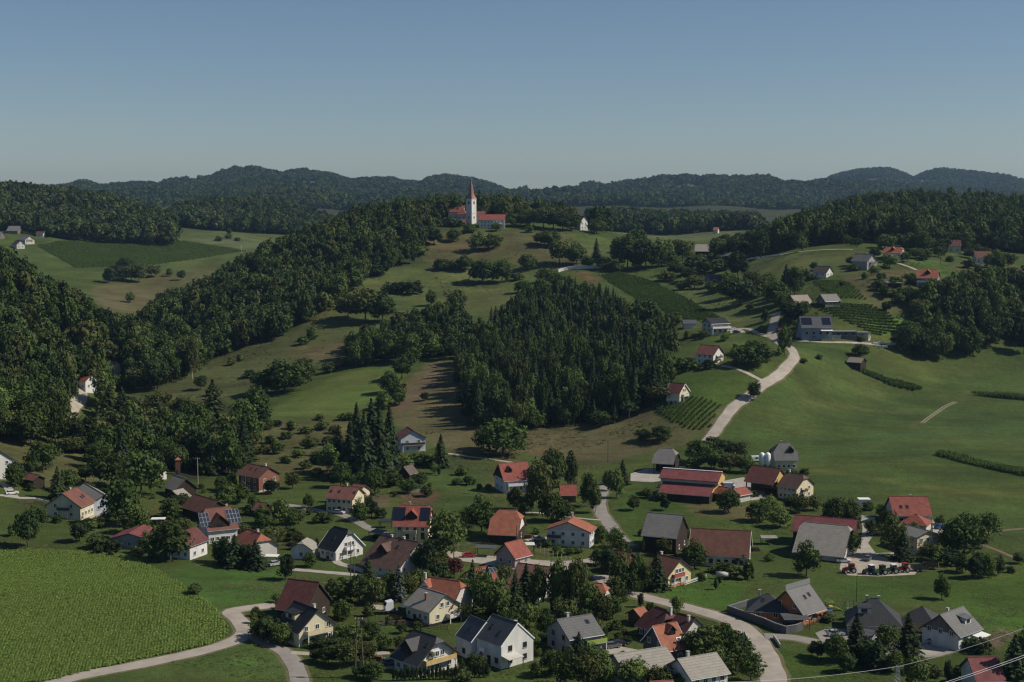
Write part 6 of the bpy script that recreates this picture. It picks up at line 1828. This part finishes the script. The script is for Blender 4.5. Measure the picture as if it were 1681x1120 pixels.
# carport of the modern orange house, canopy by the mauve house, small open shelters
def shelter(label, px, py, L, W, h, rz, roofm, tilt=.06, cat='carport', name='carport'):
    x, y, z = ground(px, py)
    r = empty(name, (x, y, z), math.radians(rz))
    tag(r, label, cat)
    MB().box((0, 0, h), (L, W, .16), rx=tilt).build('roof', roofm, r)
    for sx in (-1, 1):
        for sy in (-1, 1):
            MB().box((sx * (L / 2 - .25), sy * (W / 2 - .25), h / 2 - .4), (.15, .15, h + .6 - .1)).build('post', 'frame_dark', r)


shelter('grey carport roof in the courtyard of the modern orange house', 1305, 1030, 6.5, 5, 2.7, 3, 'sheet_slate')
shelter('grey canopy left of the little mauve house', 798, 913, 6.5, 3.5, 2.8, -12, 'sheet_slate', cat='canopy', name='canopy')
shelter('white canopy right of the little mauve house', 868, 908, 3.5, 3, 2.8, 5, 'plaster_white', cat='canopy', name='canopy')
shelter('brown lean-to roof before the cream house with solar roof', 690, 884, 5.5, 3, 2.2, -5, 'tiles_brown', .1, 'shelter', 'lean_to')
shelter('white-framed greenhouse frame beside the columnar conifers', 446, 925, 4, 3, 2.3, -5, 'frame_white', 0, 'pergola', 'pergola')
shelter('pale shed roof at the corner of the long rust-brown stable', 1262, 893, 5, 3, 2.2, 0, 'sheet_palegrey', .1, 'shelter', 'lean_to')
shelter('dark tarpaulin shelter left of the cream house with solar roof', 634, 866, 4.5, 3, 2.3, -5, 'dark_metal', .1, 'shelter', 'lean_to')
shelter('low dark shed roof left of the broad brown-roofed house', 620, 886, 4.5, 4, 2.6, -35, 'dark_metal', .1, 'shelter', 'lean_to')

# white fence posts by the mauve house
for k in range(9):
    x, y, z = ground(880 + k * 7, 905 + k * 2.6)
    o = MB().box((0, 0, .8), (.14, .14, 2.0)).box((0, 0, 1.82), (.2, .2, .06)).build('fence_post', 'frame_white')
    o.location = (x, y, z)
    tag(o, 'white fence post in the row right of the little mauve house', 'post', 'white fence posts')
# playground set
x, y, z = ground(1372, 1003)
r = empty('playground_set', (x, y, z), .2)
tag(r, 'green and yellow climbing frame with slide beside the dark hipped villa', 'playground')
for sx in (-2.5, -.9):
    for sy in (-.8, .8):
        MB().tube((sx, sy, -.3), (sx, sy, 2.6), .09, n=6).build('post', 'green_paint', r)
MB().box((-1.7, 0, 1.3), (1.8, 1.8, .12)).build('platform', 'planks_yellow', r)
MB().poly([(-2.8, -1.1, 2.5), (-.6, -1.1, 2.5), (-.6, 1.1, 2.5), (-2.8, 1.1, 2.5), (-1.7, -1.1, 3.3), (-1.7, 1.1, 3.3)], [(0, 4, 5, 3), (1, 2, 5, 4), (0, 1, 4), (2, 3, 5)]).build('canopy', 'plaster_lime', r)
MB().box((.5, 0, .72), (2.9, .7, .08), ry=.45).build('slide', 'plaster_lime', r)
MB().tube((2.2, -1.2, -.2), (2.6, 0, 2.5), .07, n=6).tube((2.2, 1.2, -.2), (2.6, 0, 2.5), .07, n=6).tube((5.4, -1.2, -.2), (5.0, 0, 2.5), .07, n=6).tube((5.4, 1.2, -.2), (5.0, 0, 2.5), .07, n=6).tube((2.6, 0, 2.5), (5.0, 0, 2.5), .07, n=6).build('swing_frame', 'green_paint', r)
for sx in (3.3, 4.3):
    MB().box((sx, 0, .55), (.5, .25, .06)).tube((sx - .2, 0, .55), (sx - .2, 0, 2.5), .02, n=4).tube((sx + .2, 0, .55), (sx + .2, 0, 2.5), .02, n=4).build('swing_seat', 'plaster_white', r)
# trampoline
x, y, z = ground(1356, 1006)
r = empty('trampoline', (x, y, z))
tag(r, 'round blue trampoline left of the climbing frame', 'trampoline')
MB().lathe([(1.5, .75), (1.65, .8), (1.65, .72)], 20).build('mat', 'tarp_blue', r)
for a in range(6):
    MB().tube((1.55 * math.cos(a * 1.047), 1.55 * math.sin(a * 1.047), -.1), (1.55 * math.cos(a * 1.047), 1.55 * math.sin(a * 1.047), 1.9), .04, n=5).build('post', 'metal_grey', r)
# basketball hoop
x, y, z = ground(792, 1090)
r = empty('basketball_hoop', (x, y, z), -.6)
tag(r, 'white basketball backboard on a pole before the modern pair', 'hoop')
MB().tube((0, 0, -.2), (0, 0, 3.2), .07, n=6).build('pole', 'metal_grey', r)
MB().box((0, -.3, 3.3), (1.4, .06, .95)).build('backboard', 'white_metal', r)
MB().lathe([(.22, 2.98), (.25, 3.0), (.22, 3.02)], 12, (0, -.6, 0)).build('rim', 'red_paint', r)
# cream boat-like caravan and small white things
for px, py, lab in ((372, 924, 'white caravan beside the white house by the round tree'), (1240, 758, 'white caravan behind the white silos')):
    x, y, z = ground(px, py)
    r = empty('caravan', (x, y, z), RNG.uniform(-.4, .4))
    tag(r, lab, 'caravan')
    MB().poly([(-1.9, -.95, .5), (1.9, -.95, .5), (2.1, -.95, 1.2), (1.6, -.95, 2.3), (-1.7, -.95, 2.3), (-2.0, -.95, 1.3), (-1.9, .95, .5), (1.9, .95, .5), (2.1, .95, 1.2), (1.6, .95, 2.3), (-1.7, .95, 2.3), (-2.0, .95, 1.3)],
              [(0, 1, 2, 3, 4, 5), (11, 10, 9, 8, 7, 6)] + [(i + 6, (i + 1) % 6 + 6, (i + 1) % 6, i) for i in range(6)]).build('body', 'white_metal', r)
    MB().box((.3, -.96, 1.6), (1.2, .06, .6)).build('window', 'glass', r)
    for s in (-1, 1):
        wheel(r, 0, s * .8, .35, .2)

# ---------------------------------------------------------------- garden fences, wood piles, more parked cars
def fence(line, label, mat='planks_grey', h=1.1):
    pts = smooth_line([ground(x, y)[:2] for x, y in P(line)], 2.2)
    z = H(pts[:, 0], pts[:, 1])
    o = empty('garden_fence', (pts[0][0], pts[0][1], z[0]))
    tag(o, label, 'fence')
    m0 = Vector(o.location)
    for i in range(len(pts)):
        q = Vector((pts[i][0], pts[i][1], z[i])) - m0
        MB().box((q.x, q.y, q.z + h / 2 - .15), (.1, .1, h + .3)).build('post', mat, o)
        if i:
            for zz in (.35, .75, 1.0):
                a = Vector((pts[i - 1][0], pts[i - 1][1], z[i - 1] + h * zz)) - m0
                b_ = Vector((pts[i][0], pts[i][1], z[i] + h * zz)) - m0
                d = b_ - a
                MB().box((a + b_) / 2, (d.length, .05, .13), rz=math.atan2(d.y, d.x), ry=-math.atan2(d.z, math.hypot(d.x, d.y))).build('rail', mat, o)


fence('620 1030 650 1026 690 1030 735 1034', 'grey rail fence between the beige house and the charcoal-roofed house')
fence('880 1092 925 1080 970 1078', 'grey rail fence in front of the green-walled house')
fence('500 918 540 914 560 920', 'low rail fence before the white black-roofed house')
fence('745 900 790 896 815 900', 'rail fence behind the grey canopy in the village middle')
fence('985 884 1010 904 1040 902', 'rail fence beside the village road below the hay barn')
fence('1318 1034 1345 1022 1372 1014', 'rail fence right of the modern orange house', 'planks_brown')
fence('30 826 70 830 100 846', 'rail fence below the drive of the yellow red-roofed house')
fence('1125 962 1142 956 1160 950', 'rail fence right of the yellow house by the lawn', 'frame_white')
fence('1560 880 1590 878 1610 884', 'rail fence beyond the red house at the big meadow', 'planks_brown')


def woodpile(px, py, rz, label):
    x, y, z = ground(px, py)
    r = empty('wood_pile', (x, y, z), math.radians(rz))
    tag(r, label, 'wood pile')
    rg = random.Random(int(px))
    for j in range(4):
        for i in range(9 - j):
            a = -1.5 + i * .36 + j * .18
            MB().tube((a, -.5 + rg.uniform(-.05, .05), .17 + j * .3), (a, .5, .17 + j * .3), .17, n=7).build('log', 'planks_brown', r)


woodpile(1128, 905, 0, 'stack of logs beside the old grey hay barn')
woodpile(660, 1026, 20, 'stack of logs right of the open wooden trailer')
woodpile(620, 1085, -10, 'stack of logs left of the charcoal-roofed house')
woodpile(1240, 905, 5, 'stack of logs right of the long rust-brown stable')
woodpile(440, 812, 10, 'stack of logs below the brick house')
woodpile(868, 884, 0, 'stack of logs at the right end of the orange-roofed barn')
car(672, 882, 10, 'paint_white', 'white car before the cream house with solar roof')
car(884, 888, 5, 'paint_silver', 'silver car on the drive left of the white house with low orange roof')
car(1425, 920, 60, 'paint_grey', 'grey car at the head of the gravel yard')
car(1372, 1044, 10, 'paint_silver', 'silver car on the parking area behind the spruces')
car(1544, 868, 30, 'paint_blue', 'dark blue car on the drive of the red house at the big meadow')
car(640, 1092, 20, 'paint_grey', 'grey car on the drive of the charcoal-roofed house')
car(1196, 802, -10, 'paint_white', 'white van in the farm yard behind the dairy barn', van=True)
car(770, 915, 8, 'paint_red', 'red car on the pale village yard left of the mauve house')
car(556, 844, -20, 'paint_silver', 'silver car on the lane below the dusty red-roofed house')
car(20, 812, 30, 'paint_white', 'white car on the drive at the left edge')

# ---------------------------------------------------------------- poles and wires
def pole(px, py, h, label, arm=True, mat='wood_pole', name='utility_pole', r0=.14):
    x, y, z = ground(px, py, ymax=1700)
    r = empty(name, (x, y, z), 0)
    tag(r, label, 'pole')
    MB().tube((0, 0, -.8), (0, 0, h), r0 * 1.2, r0 * .8, 7).build('shaft', mat, r)
    if arm:
        MB().box((0, 0, h - .5), (1.5, .12, .12)).build('crossarm', mat, r)
        for s in (-.65, 0, .65):
            MB().tube((s, 0, h - .44), (s, 0, h - .2), .05, n=6).build('insulator', 'frame_white', r)
    return r


pole(998, 760, 9, 'dark power pole in the brown meadow behind the birches')
pole(1033, 705, 9, 'lone power pole at the top of the brown meadow')
pole(325, 795, 10, 'pale power pole in front of the valley trees', mat='concrete')
pole(403, 820, 10, 'slim pole below the brick house', False)
pole(1406, 988, 8, 'street lamp pole behind the dark hipped villa', False, 'dark_metal', 'lamp_post', .08)
pole(1345, 470, 8, 'pole at the top of the right hill vineyard')
pole(1544, 436, 8, 'pole on the slope above the orange-roofed slope house')
pole(163, 430, 9, 'left pole standing in the far vineyard')
pole(306, 421, 9, 'right pole standing in the far vineyard')
pole(396, 415, 9, 'white pole at the right tip of the far vineyard', False, 'frame_white')
pole(848, 905, 8, 'pole behind the little mauve house', False)
pole(745, 925, 8, 'pole at the concrete yard corner', False)
# tall twin mast with transformer in the foreground left
for px, py, hh, lab in ((576, 985, 16, 'left slim mast of the tall pair by the concrete lane'), (582, 985, 16, 'right slim mast of the tall pair by the concrete lane')):
    pole(px, py, hh, lab, False, 'wood_pole', 'mast', .12)
x, y, z = ground(590, 1113)
r = empty('transformer_mast', (x, y, z), .1)
tag(r, 'double wooden transformer mast in the foreground garden', 'mast')
for s in (-1, 1):
    MB().tube((s * 1.0, 0, -.8), (s * .35, 0, 13.6), .17, .12, 8).build('leg', 'wood_pole', r)
MB().box((0, 0, 13.2), (2.0, .15, .15)).build('crossarm', 'wood_pole', r)
MB().box((.9, -.3, 12.6), (.9, .8, 1.0)).build('transformer', 'dark_metal', r)
for s in (-.8, 0, .8):
    MB().tube((s, 0, 13.2), (s, 0, 13.6), .07, n=6).build('insulator', 'frame_white', r)
# lattice pylon at bottom right and its wires
x, y, z = ground(1472, 1166)
PYT = 9.6
r = empty('lattice_pylon', (x, y, z), .15)
tag(r, 'grey steel lattice pylon at the bottom edge under the wires', 'pylon')
for sx in (-1, 1):
    for sy in (-1, 1):
        MB().tube((sx * 1.0, sy * 1.0, -.5), (sx * .22, sy * .22, PYT), .05, n=4).build('leg', 'metal_grey', r)
for k in range(12):
    z0, z1 = PYT * k / 12, PYT * (k + 1) / 12
    w0, w1 = 1.0 - .78 * k / 12, 1.0 - .78 * (k + 1) / 12
    g = MB()
    for a in range(4):
        q0 = [(-1, -1), (1, -1), (1, 1), (-1, 1)][a]
        q1 = [(1, -1), (1, 1), (-1, 1), (-1, -1)][a]
        g.tube((q0[0] * w0, q0[1] * w0, z0), (q1[0] * w1, q1[1] * w1, z1), .025, n=4)
        g.tube((q1[0] * w0, q1[1] * w0, z0), (q0[0] * w1, q0[1] * w1, z1), .025, n=4)
    g.build('brace', 'metal_grey', r)
MB().box((0, 0, PYT - .4), (2.6, .14, .14)).build('crossarm', 'metal_grey', r)
top = Vector((x, y, z + PYT - .3))


def wire(a, b_, sag, rad, label):
    a, b_ = Vector(a), Vector(b_)
    mb = MB()
    prev = a
    for k in range(1, 25):
        t = k / 24
        p_ = a.lerp(b_, t)
        p_.z -= sag * 4 * t * (1 - t)
        mb.tube(prev, p_, rad, n=5, caps=False)
        prev = p_
    o = mb.build('power_line', 'white_metal')
    tag(o, label, 'wire', 'power lines of the lattice pylon')


def at_y(px, py, Y):
    dx, dy, dz = ray(px, py)
    return (dx * Y / dy, Y, CAM_H + dz * Y / dy)


yl, yr = top.y * .97, top.y * 1.02
wire(at_y(1195, 1120, yl), top, .6, .03, 'pale power line running left from the lattice pylon')
wire(top, at_y(1760, 999, yr), 1.0, .03, 'pale power line running right and up from the lattice pylon')
wire(at_y(1530, 1127, 235), at_y(1760, 1045, 262), .3, .024, 'near upper power line crossing the bottom right corner')
wire(at_y(1530, 1130, 234), at_y(1760, 1049, 261), .3, .022, 'near lower power line crossing the bottom right corner')

# ---------------------------------------------------------------- corn and vines
def corn_plant(seed, mat='corn_leaves'):
    rng = np.random.default_rng(seed)
    C, N, S, T = [], [], [], []
    for i in range(9):
        z = .25 + .75 * i / 9
        a = rng.random() * 6.28
        C.append((math.cos(a) * .22, math.sin(a) * .22, z))
        N.append((math.cos(a) * .7, math.sin(a) * .7, .8))
        S.append(.22 if i < 7 else .14)
        T.append(rng.uniform(.8, 1.25))
    V, F, T = leaf_quads(np.array(C), np.array(N, float), np.array(S), np.array(T), rng)
    me_ = npmesh('corn', V, F)
    add_tone(me_, T)
    me_.materials.append(MATS[mat])
    return me_


cc_ = bpy.data.collections.new('crop_kinds')
for i in range(3):
    cc_.objects.link(bpy.data.objects.new('%02d_corn' % i, corn_plant(400 + i)))
for i in range(2):
    cc_.objects.link(bpy.data.objects.new('%02d_vine' % (3 + i), crown(410 + i, 8, 22, .11, (.5, .5, .5), .5, -.05, 'vine_leaves')))

for i in range(2):
    cc_.objects.link(bpy.data.objects.new('%02d_maize' % (5 + i), corn_plant(420 + i, 'maize_leaves')))


def rows(name, poly, ang, gap, step, size, picks, label, cat, y0=0, y1=3000, jit=.12, squash=1.0):
    w = [ground(x, y, ymax=y1, ymin=max(y0, 240))[:2] for x, y in P(poly)]
    xs, ys = [p[0] for p in w], [p[1] for p in w]
    cxm, cym = sum(xs) / len(w), sum(ys) / len(w)
    R = max(max(xs) - min(xs), max(ys) - min(ys)) * .8 + 5
    rng = np.random.default_rng(int(R * 10))
    a = math.radians(ang)
    u, v = np.meshgrid(np.arange(-R, R, step), np.arange(-R, R, gap))
    u = (u + rng.uniform(-.3, .3, u.shape) * step).ravel()
    v = (v + rng.uniform(-jit, jit, v.shape)).ravel()
    x = cxm + u * math.cos(a) - v * math.sin(a)
    y = cym + u * math.sin(a) + v * math.cos(a)
    ok = inpoly(x + rng.normal(0, .5, x.shape), y, w)
    x, y = x[ok], y[ok]
    k = len(x)
    big = vnoise(x / 14, y / 14, 5) * .5 + .72
    hh = size[1] * big * rng.uniform(.85, 1.15, k)
    ww = size[0] * rng.uniform(.85, 1.2, k)
    scatter_object(name, np.stack([x, y, H(x, y)], 1), [(0, 0, q_) for q_ in rng.uniform(0, 6.28, k)], np.stack([ww, ww, hh], 1), rng.choice(picks, k), cc_, label, cat)
    return k


nc = rows('corn_field', '-60 915 0 906 60 903 150 907 215 915 270 945 320 975 352 1000 372 1030 366 1048 330 1062 240 1080 150 1100 80 1118 -60 1130', 101, .72, .32, (.95, .68), [0, 1, 2], 'young green corn field in the lower left foreground', 'corn field', jit=.22)
nc += rows('corn_field', '1535 748 1600 765 1700 786 1760 798 1760 791 1700 779 1600 758 1545 744', 20, .75, .5, (1.0, 2.0), [5, 6], 'lower corn strip ending at the right edge of the big meadow', 'corn field')
nc += rows('corn_field', '1592 648 1640 654 1760 664 1760 659 1640 650', 20, .75, .5, (1.0, 2.2), [5, 6], 'upper corn strip ending at the right edge of the big meadow', 'corn field')
nc += rows('vine_rows', '1408 604 1440 616 1480 628 1518 640 1500 642 1460 632 1420 616', -8, 1.5, .8, (1.2, 1.6), [3, 4], 'long bean hedge running down from the lone meadow hut', 'crop')
nc += rows('vineyard', '985 452 1020 448 1080 465 1150 505 1185 525 1130 527 1060 500 1010 470', -60, 2.4, 1.0, (1.05, 1.35), [3, 4], 'vineyard rows climbing to the white retaining wall', 'vineyard', 700)
nc += rows('vineyard', '1055 665 1075 652 1110 652 1150 655 1185 668 1165 702 1140 708 1100 692', 55, 2.2, 1.0, (1.05, 1.35), [3, 4], 'vineyard patch below the weekend house', 'vineyard')
nc += rows('vineyard', '1335 462 1380 462 1415 485 1420 492 1372 490', 60, 2.2, 1.0, (1.05, 1.35), [3, 4], 'small vineyard above the grey vineyard cottage', 'vineyard')
nc += rows('vineyard', '1340 500 1430 502 1460 515 1480 540 1440 552 1390 530 1350 512', 20, 2.4, 1.0, (1.05, 1.35), [3, 4], 'terraced vineyard above the blue-grey solar house', 'vineyard')
nc += rows('vineyard', '62 404 100 396 200 393 310 397 405 413 330 424 240 436 125 440', 80, 3.4, 1.3, (1.5, 1.5), [3, 4], 'broad vineyard on the far left slope below the woods', 'vineyard', 1350, 1990)

# ---------------------------------------------------------------- tufts of taller grass and weeds over the meadows
def tuft(seed, mat):
    rng = np.random.default_rng(seed)
    k = 7
    a = rng.uniform(0, 6.28, k)
    r_ = rng.uniform(.05, .45, k)
    C = np.stack([np.cos(a) * r_, np.sin(a) * r_, rng.uniform(.12, .4, k)], 1)
    N = rng.normal(size=(k, 3)) * .4 + np.array([0, 0, 1.0])
    V, F, T = leaf_quads(C, N, rng.uniform(.16, .34, k), rng.uniform(.75, 1.25, k), rng)
    me_ = npmesh('tuft', V, F)
    add_tone(me_, T)
    me_.materials.append(MATS[mat])
    return me_


leafmat('tuft_green', (.066, .098, .026), (.092, .118, .034), .3, .2)
leafmat('tuft_dry', (.125, .110, .050), (.150, .125, .060), .25, .2)
tc_ = bpy.data.collections.new('tuft_kinds')
for i, mt in enumerate(('tuft_green', 'tuft_green', 'tuft_dry')):
    tc_.objects.link(bpy.data.objects.new('%02d_tuft' % i, tuft(500 + i, mt)))
rng = np.random.default_rng(12)
n_t = 90000
ty = 300 * np.exp(rng.random(n_t) * math.log(1250 / 300))
tx = rng.uniform(-.37, .37, n_t) * ty
dens = vnoise(tx / 22, ty / 22, 31) * .6 + vnoise(tx / 6, ty / 6, 32) * .4
okt = (dens > .56) & ~((tx > 95) & (ty > 470) & (ty < 760)) & ~((ty > 640) & (ty < 800) & (tx < -20) & (tx > -130))
rx_, ry_ = tx[okt], ty[okt]
rp = np.concatenate([np.array([v.co[:2] for v in o.data.vertices]) for o in COL.objects if o.get('kind') == 'structure' and o.type == 'MESH' and o.name.split('.')[0] not in ('terrain', 'verge')])
cell = set(map(tuple, np.floor(rp / 2.5).astype(int)))
kt = np.array([tuple(q_) not in cell for q_ in np.floor(np.stack([rx_, ry_], 1) / 2.5).astype(int)])
rx_, ry_ = rx_[kt], ry_[kt]
k = len(rx_)
sz = rng.uniform(.5, 1.3, k) * np.clip(ry_ / 500, .8, 1.5)
dryk = vnoise(rx_ / 60, ry_ / 60, 33)
scatter_object('meadow_tufts', np.stack([rx_, ry_, H(rx_, ry_)], 1), [(0, 0, q_) for q_ in rng.uniform(0, 6.28, k)], np.stack([sz, sz, sz * .18], 1), np.where(dryk > .62, 2, rng.integers(0, 2, k)), tc_, 'tufts of taller grass and weeds over the meadows', 'grass')
print('CROPS', nc, k)

# ---------------------------------------------------------------- garden shrubs round the village houses
GR = random.Random(5)
ROADPX = []
houses = [o for o in COL.objects if o.parent is None and o.get('category') in ('house', 'shed', 'barn', 'hut', 'stable', 'garage') and 300 < o.location.y < 640 and abs(o.location.x) < 225]
road_pts = np.concatenate([np.array([v.co[:2] for v in o.data.vertices]) for o in COL.objects if o.get('kind') == 'structure' and o.type == 'MESH' and o.name.split('.')[0] not in ('terrain', 'verge')])
hp_ = np.array([o.location[:2] for o in houses])
placed = []
for o in houses:
    for _ in range(5):
        a, d_ = GR.uniform(0, 6.28), GR.uniform(8.5, 15)
        x, y = o.location.x + math.cos(a) * d_, o.location.y + math.sin(a) * d_ * 1.1
        if np.min(np.hypot(hp_[:, 0] - x, hp_[:, 1] - y)) < 8.3 or np.min(np.hypot(road_pts[:, 0] - x, road_pts[:, 1] - y)) < 2.6:
            continue
        if any(math.hypot(x - q[0], y - q[1]) < 3 for q in placed):
            continue
        if len(placed) > 150:
            continue
        placed.append((x, y))
        z = H(x, y)
        px, py = proj(x, y, z + 1)
        k = GR.choice('uuuubbc')
        h = GR.uniform(1.4, 3.0) if k == 'u' else (GR.uniform(3.5, 6.5) if k == 'b' else GR.uniform(2.5, 4.5))
        RNG.seed(int(x * 31 + y))
        t_ = tree(k, x, y, h, h * (GR.uniform(1.0, 1.5) if k == 'u' else (GR.uniform(.8, 1.0) if k == 'b' else .45)), px=float(px), py=float(py))
        if k == 'b':
            t_.name = 'small_tree'

# ---------------------------------------------------------------- what each single tree stands beside
SIDES = {(-1, 0): 'left of', (1, 0): 'right of', (0, -1): 'behind', (0, 1): 'in front of'}
LOOK = {'b': ('round green tree', 'round green tree', 'dark green tree', 'round green tree', 'olive green tree', 'round green tree', 'light green tree'), 't': ('tall leafy birch', 'tall olive birch', 'tall leafy birch'),
        'u': ('green bush', 'dark bush', 'olive bush', 'light green bush'), 'c': ('dense columnar conifer', 'dark columnar tree'), 's': ('dark spruce',) * 4, 'z': ('bluish spruce',), 'r': ('copper-leaved tree',), 'w': ('weeping willow',)}
ORD = ['', 'second nearest ', 'third nearest ', 'fourth nearest ', 'fifth nearest ', 'sixth nearest ', 'seventh nearest ', 'eighth nearest ', 'ninth nearest ', 'tenth nearest ', 'eleventh nearest ', 'twelfth nearest ']
REFS = [(n_, x, y) for n_, x, y in BLD] + [('lone hay meadow above the village', 700, 690), ('stream wood', 200, 720), ('scrub slope left of the spruce clump', 500, 730), ('sloping green field', 560, 640), ('hill road bend', 1300, 590), ('upper church hill meadow', 760, 470), ('far left vineyard', 230, 450), ('corn field', 200, 990), ('brown meadow', 1000, 725), ('spruce clump', 610, 740), ('transformer mast', 590, 1060), ('tractor row', 1450, 940), ('main road bend', 1235, 1050)]
byk = {}
for o, k, i, px, py, h, w in TREES:
    best = min(REFS, key=lambda r: ((r[1] - px) ** 2 + 1.6 * (r[2] - py) ** 2))
    dx, dy = px - best[1], py - best[2]
    side = SIDES[(int(np.sign(dx)) or 1, 0)] if abs(dx) > abs(dy) * 1.1 else SIDES[(0, int(np.sign(dy)) or 1)]
    lk = LOOK[k][i]
    byk.setdefault((lk, side, best[0]), []).append((math.hypot(dx, dy), o, h))
for (lk, side, ref), lst in byk.items():
    lst.sort(key=lambda q_: q_[0])
    for n_, (d_, o, h) in enumerate(lst):
        size = 'small ' if h < 4.5 and 'bush' not in lk else ('big ' if h > 13 else '')
        lb = (ORD[n_] if len(lst) > 1 and n_ else ('nearest ' if len(lst) > 1 else '')) + size + lk + ' ' + side + ' the ' + ref
        if len(lb.split()) > 16:
            lb = lb.replace(' nearest ', ' ', 1).replace(size, '', 1) if size else lb.replace('round ', '').replace('dense ', '')
        if len(lb.split()) > 16:
            lb = lb.replace(' of the ', ' of ').replace(' in the ', ' in ')
        if len(lb.split()) > 16:
            lb = ' '.join(w_ for w_ in lb.split() if w_ not in ('long', 'old', 'small', 'of', 'low', 'white'))
        o['label'] = ' '.join(lb.split()[:16])

# ---------------------------------------------------------------- the hazy summer air over the whole valley
zmin, zmax = float(HZ.min()), max(float(HZ[(rr_ < 9950)].max()) + 40, 200)
hz = MB().box((0, 0, (zmin - 3 + zmax) / 2), (20200, 20200, zmax - zmin + 6)).mesh('haze')
mh = bpy.data.materials.new('haze_air')
mh.use_nodes = True
mh.node_tree.nodes.remove(mh.node_tree.nodes['Principled BSDF'])
pvn = mh.node_tree.nodes.new('ShaderNodeVolumePrincipled')
pvn.inputs['Color'].default_value = (.45, .70, 1.0, 1)
pvn.inputs['Density'].default_value = HAZE
pvn.inputs['Anisotropy'].default_value = .35
mh.node_tree.links.new(pvn.outputs[0], mh.node_tree.nodes['Material Output'].inputs['Volume'])
hz.materials.append(mh)
tag(link('haze', hz), 'thin blue summer haze filling the valley air', 'haze', kind='stuff')
